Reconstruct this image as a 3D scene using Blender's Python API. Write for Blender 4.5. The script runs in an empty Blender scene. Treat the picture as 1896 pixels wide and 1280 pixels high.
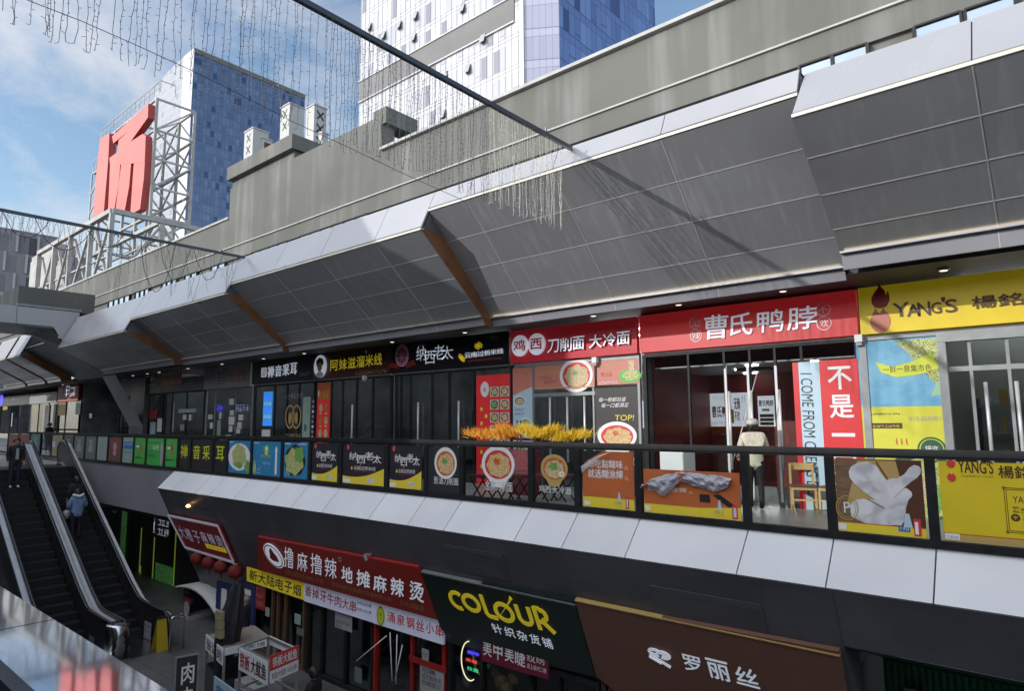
import bpy, bmesh, math, random
from mathutils import Vector, Matrix
rng = random.Random(7)
sc = bpy.context.scene
COL = sc.collection
# ---------------------------------------------------------------- camera
YAW, PITCH, ROLL, FPX = math.radians(40.1788), math.radians(6.6918), math.radians(-0.3840), 1194.55
_f = Vector((-math.sin(YAW)*math.cos(PITCH), math.cos(YAW)*math.cos(PITCH), math.sin(PITCH)))
_r = Vector((math.cos(YAW), math.sin(YAW), 0)); _u = _r.cross(_f)
CR = _r*math.cos(ROLL)+_u*math.sin(ROLL); CU = -_r*math.sin(ROLL)+_u*math.cos(ROLL); CF = _f
cd = bpy.data.cameras.new('camera'); cam = bpy.data.objects.new('camera', cd); COL.objects.link(cam)
cd.sensor_fit = 'HORIZONTAL'; cd.sensor_width = 36.0; cd.lens = 36.0*FPX/1896.0
cd.clip_start = 0.05; cd.clip_end = 3000
cam.matrix_world = Matrix(((CR.x, CU.x, -CF.x, 0), (CR.y, CU.y, -CF.y, 0), (CR.z, CU.z, -CF.z, 0), (0, 0, 0, 1)))
sc.camera = cam
# ---------------------------------------------------------------- light
SUN_DIR = Vector((1.235, 2.5, -1.0)).normalized()          # the way the light travels
sl = bpy.data.lights.new('sun', 'SUN'); sl.energy = 2.0; sl.angle = math.radians(0.55); sl.color = (1.0, 0.975, 0.94)
so = bpy.data.objects.new('sun', sl); COL.objects.link(so)
so.rotation_euler = SUN_DIR.to_track_quat('-Z', 'Y').to_euler(); so.location = (-20, -40, 40)
w = bpy.data.worlds.new('World'); sc.world = w; w.use_nodes = True
nt = w.node_tree; nt.nodes.clear()
wo = nt.nodes.new('ShaderNodeOutputWorld'); bg = nt.nodes.new('ShaderNodeBackground')
sky = nt.nodes.new('ShaderNodeTexSky'); sky.sky_type = 'NISHITA'; sky.sun_disc = False
sky.sun_elevation = math.asin(-SUN_DIR.z); sky.sun_rotation = math.radians(206.3)
sky.air_density = 1.2; sky.dust_density = 1.0; sky.ozone_density = 2.2
bg.inputs[1].default_value = 0.15
tc = nt.nodes.new('ShaderNodeTexCoord'); mp = nt.nodes.new('ShaderNodeMapping')
mp.inputs['Scale'].default_value = (1.0, 1.6, 3.2); mp.inputs['Rotation'].default_value = (0.25, 0.5, 0.3)
mp.inputs['Location'].default_value = (1.3, 0.4, 0.2)
nz = nt.nodes.new('ShaderNodeTexNoise'); nz.inputs['Scale'].default_value = 2.6; nz.inputs['Detail'].default_value = 9
nz.inputs['Roughness'].default_value = 0.62; nz.inputs['Distortion'].default_value = 0.5
rp = nt.nodes.new('ShaderNodeValToRGB'); rp.color_ramp.elements[0].position = 0.40; rp.color_ramp.elements[1].position = 0.72
# the thin cloud thickens towards the west (-X), as a real veil of cirrus there
sx = nt.nodes.new('ShaderNodeSeparateXYZ'); mr = nt.nodes.new('ShaderNodeMapRange')
mr.inputs['From Min'].default_value = -0.55; mr.inputs['From Max'].default_value = -0.80
mr.inputs['To Min'].default_value = 0.07; mr.inputs['To Max'].default_value = 1.0
mu = nt.nodes.new('ShaderNodeMath'); mu.operation = 'MULTIPLY'
mx = nt.nodes.new('ShaderNodeMix'); mx.data_type = 'RGBA'; mx.inputs[7].default_value = (3.9, 4.0, 4.25, 1)
nt.links.new(tc.outputs['Generated'], mp.inputs[0]); nt.links.new(mp.outputs[0], nz.inputs[0]); nt.links.new(nz.outputs[0], rp.inputs[0])
nt.links.new(tc.outputs['Generated'], sx.inputs[0]); nt.links.new(sx.outputs[0], mr.inputs[0])
nt.links.new(rp.outputs[0], mu.inputs[0]); nt.links.new(mr.outputs[0], mu.inputs[1])
nt.links.new(mu.outputs[0], mx.inputs[0]); nt.links.new(sky.outputs[0], mx.inputs[6])
# unseen bright cloud added behind the viewer in the southern sky, for fill light
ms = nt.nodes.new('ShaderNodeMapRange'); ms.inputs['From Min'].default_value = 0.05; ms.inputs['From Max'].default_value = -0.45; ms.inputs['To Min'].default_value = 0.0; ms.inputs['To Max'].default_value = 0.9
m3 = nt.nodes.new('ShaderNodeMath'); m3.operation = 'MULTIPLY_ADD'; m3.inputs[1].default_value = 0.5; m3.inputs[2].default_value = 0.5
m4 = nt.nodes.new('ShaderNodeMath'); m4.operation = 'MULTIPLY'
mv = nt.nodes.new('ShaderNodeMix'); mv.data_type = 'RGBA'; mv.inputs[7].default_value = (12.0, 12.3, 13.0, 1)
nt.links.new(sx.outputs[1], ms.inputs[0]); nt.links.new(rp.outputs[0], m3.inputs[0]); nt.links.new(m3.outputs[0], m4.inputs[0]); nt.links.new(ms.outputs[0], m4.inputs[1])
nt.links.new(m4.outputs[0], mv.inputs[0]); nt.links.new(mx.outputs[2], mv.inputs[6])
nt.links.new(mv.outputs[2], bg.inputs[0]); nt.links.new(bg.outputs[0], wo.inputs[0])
sc.view_settings.view_transform = 'Standard'; sc.view_settings.look = 'None'
sc.view_settings.exposure = 0.5; sc.view_settings.gamma = 1.0
sc.cycles.max_bounces = 8; sc.cycles.transparent_max_bounces = 16; sc.cycles.caustics_reflective = False
sc.cycles.caustics_refractive = False; sc.cycles.sample_clamp_indirect = 4.0
try:
    sc.cycles.use_denoising = True
except Exception:
    pass
# ---------------------------------------------------------------- helpers
def ray(px, py):
    return (CR*((px-948)/FPX) - CU*((py-640)/FPX) + CF)
def P(px, py, X=None, Y=None, Z=None):
    """point of the photographed place seen at a pixel, on a known plane"""
    d = ray(px, py)
    t = Y/d.y if Y is not None else X/d.x if X is not None else Z/d.z
    return d*t
def tag(o, label=None, cat=None, group=None, kind=None):
    if label: o['label'] = label
    if cat: o['category'] = cat
    if group: o['group'] = group
    if kind: o['kind'] = kind
    return o
def thing(name, loc, label, cat, group=None):
    o = bpy.data.objects.new(name, None); COL.objects.link(o); o.location = loc; o.empty_display_size = 0.2
    return tag(o, label, cat, group)
def worldloc(o):
    v = Vector((0, 0, 0))
    while o is not None:
        v += o.location; o = o.parent
    return v
def copy_tree(o, parent=None):
    c = o.copy(); COL.objects.link(c)
    if parent is not None: c.parent = parent
    for ch in list(o.children): copy_tree(ch, c)
    return c
_txt = {}
def glyphs(s, bold=0.0):
    k = (s, bold)
    if k not in _txt:
        c = bpy.data.curves.new('t', 'FONT'); c.body = s; c.offset = bold; c.resolution_u = 3
        o = bpy.data.objects.new('t', c); COL.objects.link(o)
        dg = bpy.context.evaluated_depsgraph_get(); m = bpy.data.meshes.new_from_object(o.evaluated_get(dg))
        vs = [(v.co.x, v.co.y) for v in m.vertices]; fs = [tuple(p.vertices) for p in m.polygons]
        cnt = {}
        for f in fs:
            for a, b in zip(f, f[1:]+f[:1]): cnt[(a, b)] = cnt.get((a, b), 0)+1
        rim = [e for e in cnt if (e[1], e[0]) not in cnt]
        bpy.data.objects.remove(o); bpy.data.curves.remove(c); bpy.data.meshes.remove(m)
        xs = [v[0] for v in vs] or [0, 1]; ys = [v[1] for v in vs] or [0, 1]
        x0, x1, y0, y1 = min(xs), max(xs), min(ys), max(ys)
        vs = [((x-x0)/max(1e-6, x1-x0), (y-y0)/max(1e-6, y1-y0)) for x, y in vs]
        _txt[k] = (vs, fs, rim)
    return _txt[k]
class Fr:
    """a flat frame: a along u, b along v, c out along n"""
    def __init__(s, o, u, v):
        s.o = Vector(o); s.u = Vector(u).normalized(); s.v = Vector(v).normalized(); s.n = s.u.cross(s.v).normalized()
    def p(s, a, b, c=0.0): return s.o+s.u*a+s.v*b+s.n*c
    def px(s, x, y):
        d = ray(x, y); t = s.o.dot(s.n)/d.dot(s.n); q = d*t-s.o
        return q.dot(s.u), q.dot(s.v)
class MB:
    def __init__(s): s.v = []; s.f = []; s.mi = []; s.m = []; s.sm = []
    def _m(s, m):
        if m not in s.m: s.m.append(m)
        return s.m.index(m)
    def add(s, vs, fs, m, smooth=False):
        k = len(s.v); i = s._m(m); s.v += [Vector(v) for v in vs]
        for f in fs: s.f.append(tuple(k+j for j in f)); s.mi.append(i); s.sm.append(smooth)
    def poly(s, pts, m): s.add(pts, [tuple(range(len(pts)))], m)
    def box(s, x0, x1, y0, y1, z0, z1, m):
        s.add([(x0,y0,z0),(x1,y0,z0),(x1,y1,z0),(x0,y1,z0),(x0,y0,z1),(x1,y0,z1),(x1,y1,z1),(x0,y1,z1)],
              [(0,3,2,1),(4,5,6,7),(0,1,5,4),(1,2,6,5),(2,3,7,6),(3,0,4,7)], m)
    def fbox(s, fr, a0, a1, b0, b1, c0, c1, m):
        q = [fr.p(a,b,c) for c in (c0,c1) for a,b in ((a0,b0),(a1,b0),(a1,b1),(a0,b1))]
        s.add(q, [(3,2,1,0),(4,5,6,7),(0,1,5,4),(1,2,6,5),(2,3,7,6),(3,0,4,7)], m)
    def rect(s, fr, a0, a1, b0, b1, c, m): s.poly([fr.p(a0,b0,c), fr.p(a1,b0,c), fr.p(a1,b1,c), fr.p(a0,b1,c)], m)
    def shape(s, fr, pts, c, m, depth=0.0):
        if depth <= 0: s.poly([fr.p(a,b,c) for a,b in pts], m)
        else:
            n = len(pts); q = [fr.p(a,b,c) for a,b in pts]+[fr.p(a,b,c+depth) for a,b in pts]
            s.add(q, [tuple(range(n-1,-1,-1)), tuple(range(n,2*n))]+[(i,(i+1)%n,n+(i+1)%n,n+i) for i in range(n)], m)
    def disc(s, fr, a, b, ra, rb, c, m, depth=0.0, n=28, t0=0.0, t1=360.0, wob=0.0):
        full = t1-t0 >= 359.9; k = n if full else n+1
        pts = []
        for i in range(k):
            t = math.radians(t0+(t1-t0)*i/n); w_ = 1+wob*math.sin(i*7.3)*math.cos(i*3.1)
            pts.append((a+ra*math.cos(t)*w_, b+rb*math.sin(t)*w_))
        s.shape(fr, pts, c, m, depth)
    def ring(s, fr, a, b, ra, rb, wd, c, m, depth=0.01, n=32, t0=0.0, t1=360.0):
        for i in range(n):
            p0, p1 = math.radians(t0+(t1-t0)*i/n), math.radians(t0+(t1-t0)*(i+1)/n)
            o = [(a+ra*math.cos(t), b+rb*math.sin(t)) for t in (p0, p1)]; q = [(a+(ra-wd)*math.cos(t), b+(rb-wd)*math.sin(t)) for t in (p1, p0)]
            s.shape(fr, q[::-1][:0]+[o[0], o[1], q[0], q[1]], c, m, depth)
    def text(s, fr, t, a0, a1, b0, b1, c, m, depth=0.0, bold=0.0, slant=0.0, m2=None):
        vs, fs, rim = glyphs(t); n = len(vs); W, H = a1-a0, b1-b0
        d = bold*.5*H                            # heavier strokes: the glyph struck several times, each a hair further out
        for k, (ox, oy) in enumerate([(0,0)] if d < .0015 else [(d,0),(-d,0),(0,d),(0,-d)]):
            e = c+k*.0004; kx = (W-2*d)/W; ky = (H-2*d)/H
            top = [fr.p(a0+d+ox+x*W*kx+slant*y*H, b0+d+oy+y*H*ky, e+depth) for x, y in vs]
            s.add(top, fs, m)
            if depth > 0:
                bot = [fr.p(a0+d+ox+x*W*kx+slant*y*H, b0+d+oy+y*H*ky, e) for x, y in vs]
                s.add(top+bot, [(q, p, p+n, q+n) for p, q in rim], m2 or m)
    def line(s, fr, a0, b0, a1, b1, wd, c, m, depth=0.0):
        dx, dy = a1-a0, b1-b0; L = math.hypot(dx, dy) or 1; nx, ny = -dy/L*wd/2, dx/L*wd/2
        s.shape(fr, [(a0-nx,b0-ny),(a1-nx,b1-ny),(a1+nx,b1+ny),(a0+nx,b0+ny)], c, m, depth)
    def tube(s, pts, r, m, n=6, cap=True, r2=None, smooth=True):
        pts = [Vector(p) for p in pts]; k = len(s.v); vs = []; fs = []; N = len(pts)
        up0 = Vector((0, 0, 1))
        for i, p in enumerate(pts):
            d = (pts[min(i+1,N-1)]-pts[max(i-1,0)]).normalized()
            if abs(d.dot(up0)) > 0.95: up0 = Vector((1, 0, 0)) if abs(d.x) < 0.9 else Vector((0, 1, 0))
            a = d.cross(up0).normalized(); b = a.cross(d).normalized()
            rr = r if r2 is None else r+(r2-r)*i/(N-1)
            vs += [p+a*rr*math.cos(2*math.pi*j/n)+b*rr*math.sin(2*math.pi*j/n) for j in range(n)]
        for i in range(N-1):
            for j in range(n): fs.append((i*n+j, i*n+(j+1)%n, (i+1)*n+(j+1)%n, (i+1)*n+j))
        if cap: fs += [tuple(range(n-1,-1,-1)), tuple((N-1)*n+j for j in range(n))]
        s.add(vs, fs, m, smooth)
    def beam(s, p0, p1, wd, ht, m):
        p0, p1 = Vector(p0), Vector(p1); d = (p1-p0).normalized()
        up = Vector((0,0,1)) if abs(d.z) < 0.95 else Vector((0,1,0))
        a = d.cross(up).normalized()*wd/2; b = a.cross(d).normalized()*ht/2
        q = [p+sa*a+sb*b for p in (p0,p1) for sa,sb in ((-1,-1),(1,-1),(1,1),(-1,1))]
        s.add(q, [(0,1,2,3),(7,6,5,4),(0,4,5,1),(1,5,6,2),(2,6,7,3),(3,7,4,0)], m)
    def lathe(s, c, prof, m, n=20, smooth=True):
        c = Vector(c); vs = []; fs = []
        for r, z in prof: vs += [c+Vector((r*math.cos(2*math.pi*j/n), r*math.sin(2*math.pi*j/n), z)) for j in range(n)]
        for i in range(len(prof)-1):
            for j in range(n): fs.append((i*n+j, i*n+(j+1)%n, (i+1)*n+(j+1)%n, (i+1)*n+j))
        fs += [tuple(range(n-1,-1,-1)), tuple((len(prof)-1)*n+j for j in range(n))]
        s.add(vs, fs, m, smooth)
    def blob(s, c, rx, ry, rz, m, nu=14, nv=9, jit=0.0):
        c = Vector(c); vs = []; fs = []
        for i in range(nv+1):
            ph = math.pi*i/nv
            for j in range(nu):
                th = 2*math.pi*j/nu; k = 1+rng.uniform(-jit, jit)
                vs.append(c+Vector((rx*math.sin(ph)*math.cos(th)*k, ry*math.sin(ph)*math.sin(th)*k, rz*math.cos(ph)*k)))
        for i in range(nv):
            for j in range(nu): fs.append((i*nu+j, (i+1)*nu+j, (i+1)*nu+(j+1)%nu, i*nu+(j+1)%nu))
        s.add(vs, fs, m, True)
    def build(s, name, parent=None, origin=None):
        if not s.v: return None
        off = worldloc(parent) if parent is not None else Vector((0,0,0)); loc = Vector((0,0,0))
        if parent is None:
            if origin is None:
                mn = [min(v[i] for v in s.v) for i in range(3)]; mxx = [max(v[i] for v in s.v) for i in range(3)]
                loc = Vector(((mn[0]+mxx[0])/2, (mn[1]+mxx[1])/2, mn[2]))
            else: loc = Vector(origin)
            off = loc
        me = bpy.data.meshes.new(name); me.from_pydata([v-off for v in s.v], [], s.f)
        for m in s.m: me.materials.append(m)
        me.polygons.foreach_set('material_index', s.mi); me.polygons.foreach_set('use_smooth', s.sm)
        me.update()
        o = bpy.data.objects.new(name, me); COL.objects.link(o)
        if parent is not None: o.parent = parent
        else: o.location = loc
        return o
# ---------------------------------------------------------------- materials
def base(name):
    m = bpy.data.materials.new(name); m.use_nodes = True
    return m, m.node_tree, m.node_tree.nodes['Principled BSDF']
def M(name, col, rough=0.55, metal=0.0, var=0.0, scale=3.0, stretch=(1,1,1), bump=0.0, emit=0.0, col2=None, spec=0.5, bscale=None, detail=5.0):
    m, t, b = base(name); c4 = (*col, 1)
    b.inputs['Base Color'].default_value = c4; b.inputs['Roughness'].default_value = rough; b.inputs['Metallic'].default_value = metal
    b.inputs['Specular IOR Level'].default_value = spec
    if emit > 0:
        b.inputs['Emission Color'].default_value = c4; b.inputs['Emission Strength'].default_value = emit
    if var > 0 or bump > 0 or col2:
        tc_ = t.nodes.new('ShaderNodeTexCoord'); mp_ = t.nodes.new('ShaderNodeMapping'); mp_.inputs['Scale'].default_value = stretch
        t.links.new(tc_.outputs['Object'], mp_.inputs[0])
        n = t.nodes.new('ShaderNodeTexNoise'); n.inputs['Scale'].default_value = scale; n.inputs['Detail'].default_value = detail; n.inputs['Roughness'].default_value = 0.6
        t.links.new(mp_.outputs[0], n.inputs[0])
        if var > 0 or col2:
            r = t.nodes.new('ShaderNodeValToRGB'); r.color_ramp.elements[0].position = 0.32; r.color_ramp.elements[1].position = 0.68
            a_ = [max(0, x*(1-var)) for x in col]; b_ = list(col2) if col2 else [min(1, x*(1+var)) for x in col]
            r.color_ramp.elements[0].color = (*a_, 1); r.color_ramp.elements[1].color = (*b_, 1)
            t.links.new(n.outputs[0], r.inputs[0]); t.links.new(r.outputs[0], b.inputs['Base Color'])
            if emit > 0: t.links.new(r.outputs[0], b.inputs['Emission Color'])
        if bump > 0:
            bn = t.nodes.new('ShaderNodeBump'); bn.inputs['Strength'].default_value = bump; bn.inputs['Distance'].default_value = 0.02
            src = n
            if bscale:
                src = t.nodes.new('ShaderNodeTexNoise'); src.inputs['Scale'].default_value = bscale; src.inputs['Detail'].default_value = 3
                t.links.new(tc_.outputs['Object'], src.inputs[0])
            t.links.new(src.outputs[0], bn.inputs['Height']); t.links.new(bn.outputs[0], b.inputs['Normal'])
    return m
def glassmat(name, tint=(0.86,0.9,0.9), refl=0.10, rough=0.02):
    m = bpy.data.materials.new(name); m.use_nodes = True; t = m.node_tree; t.nodes.clear()
    o = t.nodes.new('ShaderNodeOutputMaterial'); x = t.nodes.new('ShaderNodeMixShader'); tr = t.nodes.new('ShaderNodeBsdfTransparent')
    g = t.nodes.new('ShaderNodeBsdfGlossy'); lw = t.nodes.new('ShaderNodeLayerWeight'); ad = t.nodes.new('ShaderNodeMath'); ad.operation = 'MULTIPLY_ADD'
    tr.inputs[0].default_value = (*tint, 1); g.inputs['Roughness'].default_value = rough; lw.inputs[0].default_value = 0.25
    ad.inputs[1].default_value = 0.42; ad.inputs[2].default_value = refl
    t.links.new(lw.outputs['Fresnel'], ad.inputs[0]); t.links.new(ad.outputs[0], x.inputs[0])
    t.links.new(tr.outputs[0], x.inputs[1]); t.links.new(g.outputs[0], x.inputs[2]); t.links.new(x.outputs[0], o.inputs[0])
    return m
def mathn(t, op, a, b=None, c=None):
    n = t.nodes.new('ShaderNodeMath'); n.operation = op
    for i, q in enumerate((a, b, c)):
        if q is None: continue
        if isinstance(q, (int, float)): n.inputs[i].default_value = q
        else: t.links.new(q, n.inputs[i])
    return n.outputs[0]
def mixn(t, f, a, b):
    n = t.nodes.new('ShaderNodeMix'); n.data_type = 'RGBA'
    for i, q in ((0, f), (6, a), (7, b)):
        if isinstance(q, tuple): n.inputs[i].default_value = (*q, 1)
        elif isinstance(q, (int, float)): n.inputs[i].default_value = q
        else: t.links.new(q, n.inputs[i])
    return n.outputs[2]
def curtain(name, cw, fh, span, glassA, glassB, spandrel, mull, darkp=0.15, dark=(0.1,0.1,0.12), rough=0.15, metal=0.0, half=True, off=(0,0), irregular=0.0):
    """a curtain wall: a grid of panes and spandrels, each pane its own tone"""
    m, t, b = base(name); tc_ = t.nodes.new('ShaderNodeTexCoord'); s = t.nodes.new('ShaderNodeSeparateXYZ'); t.links.new(tc_.outputs['Object'], s.inputs[0])
    u = mathn(t, 'DIVIDE', mathn(t, 'ADD', mathn(t, 'ADD', s.outputs[0], s.outputs[1]), off[0]), cw)
    v = mathn(t, 'DIVIDE', mathn(t, 'ADD', s.outputs[2], off[1]), fh)
    cu, cv = mathn(t, 'FLOOR', u), mathn(t, 'FLOOR', v); fu, fv = mathn(t, 'FRACT', u), mathn(t, 'FRACT', v)
    def rnd(a, bb, seed):
        c_ = t.nodes.new('ShaderNodeCombineXYZ'); t.links.new(a, c_.inputs[0]); t.links.new(bb, c_.inputs[1]); c_.inputs[2].default_value = seed
        w_ = t.nodes.new('ShaderNodeTexWhiteNoise'); t.links.new(c_.outputs[0], w_.inputs[0]); return w_.outputs['Value']
    r1, r2, r3 = rnd(cu, cv, 1.5), rnd(cu, cv, 7.5), rnd(cu, cv, 3.5)
    pane = mixn(t, r1, glassA, glassB)
    pane = mixn(t, mathn(t, 'LESS_THAN', r2, darkp), pane, dark)
    hb = mathn(t, 'MULTIPLY', mathn(t, 'LESS_THAN', r3, 0.45), mathn(t, 'LESS_THAN', mathn(t, 'ABSOLUTE', mathn(t, 'SUBTRACT', fv, mathn(t, 'MULTIPLY_ADD', r1, 0.3, span+0.1))), 0.02))
    if half: pane = mixn(t, hb, pane, mull)
    sp = mathn(t, 'LESS_THAN', fv, span)
    if irregular > 0:
        pane = mixn(t, mathn(t, 'LESS_THAN', r3, irregular), pane, spandrel)
    c = mixn(t, sp, pane, spandrel)
    ed = mathn(t, 'MAXIMUM', mathn(t, 'LESS_THAN', fu, 0.05), mathn(t, 'LESS_THAN', mathn(t, 'ABSOLUTE', mathn(t, 'SUBTRACT', fv, span)), 0.015))
    ed = mathn(t, 'MAXIMUM', ed, mathn(t, 'LESS_THAN', fv, 0.015))
    c = mixn(t, ed, c, mull)
    n = t.nodes.new('ShaderNodeTexNoise'); n.inputs['Scale'].default_value = 0.07; n.inputs['Detail'].default_value = 4
    t.links.new(tc_.outputs['Object'], n.inputs[0])
    c = mixn(t, mathn(t, 'MULTIPLY', n.outputs[0], 0.35), c, tuple(x*0.72 for x in glassA))
    t.links.new(c, b.inputs['Base Color']); b.inputs['Metallic'].default_value = metal
    t.links.new(mathn(t, 'MULTIPLY_ADD', r2, 0.15, rough), b.inputs['Roughness'])
    # panes sit a hair out of true, so what they mirror breaks up from pane to pane
    bn = t.nodes.new('ShaderNodeBump'); bn.inputs['Strength'].default_value = 0.25; bn.inputs['Distance'].default_value = 0.25
    t.links.new(mathn(t, 'MULTIPLY', n.outputs[0], 1.0), bn.inputs['Height']); t.links.new(bn.outputs[0], b.inputs['Normal'])
    return m
def streaky(name, col, light, dark, rough, metal=0.0, s1=(6,6,0.25), amt=0.5, base_scale=0.6, spec=0.5):
    """sheet or plaster with broad clouding and run-off streaks down it"""
    m, t, b = base(name); tc_ = t.nodes.new('ShaderNodeTexCoord')
    mp_ = t.nodes.new('ShaderNodeMapping'); mp_.inputs['Scale'].default_value = s1; t.links.new(tc_.outputs['Object'], mp_.inputs[0])
    a = t.nodes.new('ShaderNodeTexNoise'); a.inputs['Scale'].default_value = 1.0; a.inputs['Detail'].default_value = 6; t.links.new(mp_.outputs[0], a.inputs[0])
    c = t.nodes.new('ShaderNodeTexNoise'); c.inputs['Scale'].default_value = base_scale; c.inputs['Detail'].default_value = 8; t.links.new(tc_.outputs['Object'], c.inputs[0])
    def ramp(src, lo, hi):
        r = t.nodes.new('ShaderNodeMapRange'); r.inputs[1].default_value = lo; r.inputs[2].default_value = hi; t.links.new(src, r.inputs[0]); return r.outputs[0]
    x = mixn(t, mathn(t, 'MULTIPLY', ramp(c.outputs[0], 0.35, 0.7), 0.7), col, dark)
    x = mixn(t, mathn(t, 'MULTIPLY', mathn(t, 'MULTIPLY', ramp(a.outputs[0], 0.5, 0.72), ramp(c.outputs[0], 0.62, 0.4)), amt), x, light)
    fine = t.nodes.new('ShaderNodeTexNoise'); fine.inputs['Scale'].default_value = 40; fine.inputs['Detail'].default_value = 2; t.links.new(tc_.outputs['Object'], fine.inputs[0])
    x = mixn(t, mathn(t, 'MULTIPLY', fine.outputs[0], 0.12), x, dark)
    t.links.new(x, b.inputs['Base Color']); b.inputs['Metallic'].default_value = metal; b.inputs['Specular IOR Level'].default_value = spec
    t.links.new(mathn(t, 'MULTIPLY_ADD', c.outputs[0], 0.2, rough-0.1), b.inputs['Roughness'])
    return m
def foodmat(name, c1, c2, c3, scale=30.0, distort=2.5):
    """a printed picture of tangled food: strands of three tones"""
    m, t, b = base(name); tc_ = t.nodes.new('ShaderNodeTexCoord')
    n = t.nodes.new('ShaderNodeTexNoise'); n.inputs['Scale'].default_value = scale; n.inputs['Detail'].default_value = 2; n.inputs['Distortion'].default_value = distort
    t.links.new(tc_.outputs['Object'], n.inputs[0])
    r = t.nodes.new('ShaderNodeValToRGB'); e = r.color_ramp.elements
    e[0].position = 0.38; e[0].color = (*c1, 1); e[1].position = 0.62; e[1].color = (*c3, 1); k = e.new(0.5); k.color = (*c2, 1)
    t.links.new(n.outputs[0], r.inputs[0]); t.links.new(r.outputs[0], b.inputs['Base Color']); b.inputs['Roughness'].default_value = 0.35
    return m
CONC = streaky('rendered_concrete', (0.146,0.148,0.132), (0.240,0.242,0.225), (0.100,0.102,0.090), 0.85, s1=(2.2,2.2,0.16), amt=0.95, base_scale=0.35)
OPPO = M('dark_facade', (0.16,0.16,0.165), 0.5, var=0.4, scale=0.5)
CONC2 = M('concrete_coping', (0.42,0.42,0.40), 0.7, var=0.15, scale=2)
WHITEPAN = streaky('white_aluminium_panel', (0.43,0.43,0.445), (0.48,0.48,0.49), (0.36,0.36,0.385), 0.30, metal=0.12, s1=(1.5,1.5,0.3), amt=0.4, base_scale=0.5)
LEDGES = [streaky('white_ledge_panel_%s'%n, (0.70*k,0.70*k,0.71*k), (0.75*k,0.75*k,0.76*k), (0.60*k,0.60*k,0.62*k), r, s1=(2.5,1.0,0.8), amt=0.35, base_scale=0.9) for n,k,r in (('plain',1.0,.38),('paler',1.035,.34),('duller',0.96,.42))]
LEDGEW = LEDGES[0]
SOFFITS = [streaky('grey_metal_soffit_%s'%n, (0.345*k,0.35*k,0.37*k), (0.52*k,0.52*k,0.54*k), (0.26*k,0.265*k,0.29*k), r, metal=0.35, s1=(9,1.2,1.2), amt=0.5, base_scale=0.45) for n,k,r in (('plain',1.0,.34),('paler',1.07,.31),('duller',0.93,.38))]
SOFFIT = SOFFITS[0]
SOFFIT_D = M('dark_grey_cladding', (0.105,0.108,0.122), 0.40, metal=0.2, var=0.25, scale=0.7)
SLABGREY = M('grey_slab_cladding', (0.30,0.30,0.33), 0.45, metal=0.2, var=0.12, scale=0.4)
CREAM = M('cream_edge_trim', (0.62,0.60,0.50), 0.4, var=0.12, scale=3)
ALU = M('brushed_aluminium', (0.62,0.62,0.62), 0.4, metal=0.3, var=0.1, scale=4)
ALUDULL = M('dull_aluminium', (0.27,0.28,0.285), 0.45, metal=0.35, var=0.12, scale=5)
STEEL = M('polished_steel', (0.62,0.62,0.63), 0.22, metal=1.0, var=0.12, scale=6)
RUST = M('orange_brown_fin', (0.16,0.07,0.030), 0.5, var=0.35, scale=1.5)
GAP = M('dark_joint', (0.10,0.10,0.11), 0.7)
BLACKMET = M('black_powder_coat', (0.014,0.014,0.016), 0.55, spec=0.3, var=0.4, scale=5)
DARKROOM = M('dark_interior', (0.19,0.19,0.195), 0.7, var=0.5, scale=1.0)
DARKCEIL = M('dark_ceiling', (0.055,0.052,0.055), 0.6, var=0.3, scale=1)
GLASS = glassmat('clear_glass', (0.90,0.93,0.92), 0.04)
SHOPGLASS = glassmat('shop_glass', (0.74,0.78,0.78), 0.05)
PAVING = M('grey_stone_paving', (0.115,0.112,0.108), 0.45, var=0.3, scale=0.8, bump=0.1)
FLOORUP = M('walkway_tile', (0.33,0.33,0.31), 0.35, var=0.15, scale=1.0)
TOWERW = curtain('pale_curtain_wall', 1.02, 3.9, 0.27, (0.34,0.355,0.405), (0.47,0.48,0.515), (0.54,0.545,0.56), (0.20,0.205,0.235), 0.15, (0.15,0.16,0.20), 0.3, irregular=0.25)
TOWERC = curtain('violet_curtain_wall', 1.05, 3.9, 0.26, (0.32,0.335,0.44), (0.37,0.38,0.49), (0.42,0.43,0.53), (0.14,0.15,0.22), 0.04, (0.3,0.3,0.4), 0.18, half=False)
TOWERB = curtain('blue_curtain_wall', 1.2, 3.9, 0.28, (0.14,0.20,0.40), (0.28,0.36,0.58), (0.18,0.25,0.45), (0.05,0.07,0.16), 0.22, (0.06,0.09,0.19), 0.12, metal=0.55, irregular=0.2)  # shaded side face: sky reflection partly put into the pane colours
TOWERB2 = curtain('deep_blue_curtain_wall', 1.7, 3.9, 0.26, (0.12,0.16,0.255), (0.20,0.245,0.345), (0.15,0.195,0.30), (0.05,0.072,0.15), 0.10, (0.055,0.085,0.17), 0.15, metal=0.5)  # far tower's shaded side, mirrored sky partly painted into its panes
TOWERW2 = curtain('hazy_white_wall', 2.2, 3.9, 0.24, (0.25,0.265,0.30), (0.29,0.305,0.34), (0.33,0.34,0.365), (0.17,0.185,0.22), 0.06, (0.17,0.185,0.22), 0.3)
EDGEW = M('white_tower_edge', (0.45,0.46,0.48), 0.5)
TOWERD = curtain('grey_slit_wall', 1.3, 3.4, 0.10, (0.12,0.12,0.14), (0.17,0.17,0.19), (0.20,0.20,0.22), (0.24,0.24,0.26), 0.25, (0.04,0.04,0.05), 0.4, irregular=0.42)
BANDGREY = M('grey_band', (0.125,0.127,0.125), 0.6, var=0.15, scale=0.2)
def pal(name, c, e=0.0, r=0.45): return M(name, c, r, emit=e, var=0.06, scale=2)
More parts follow.
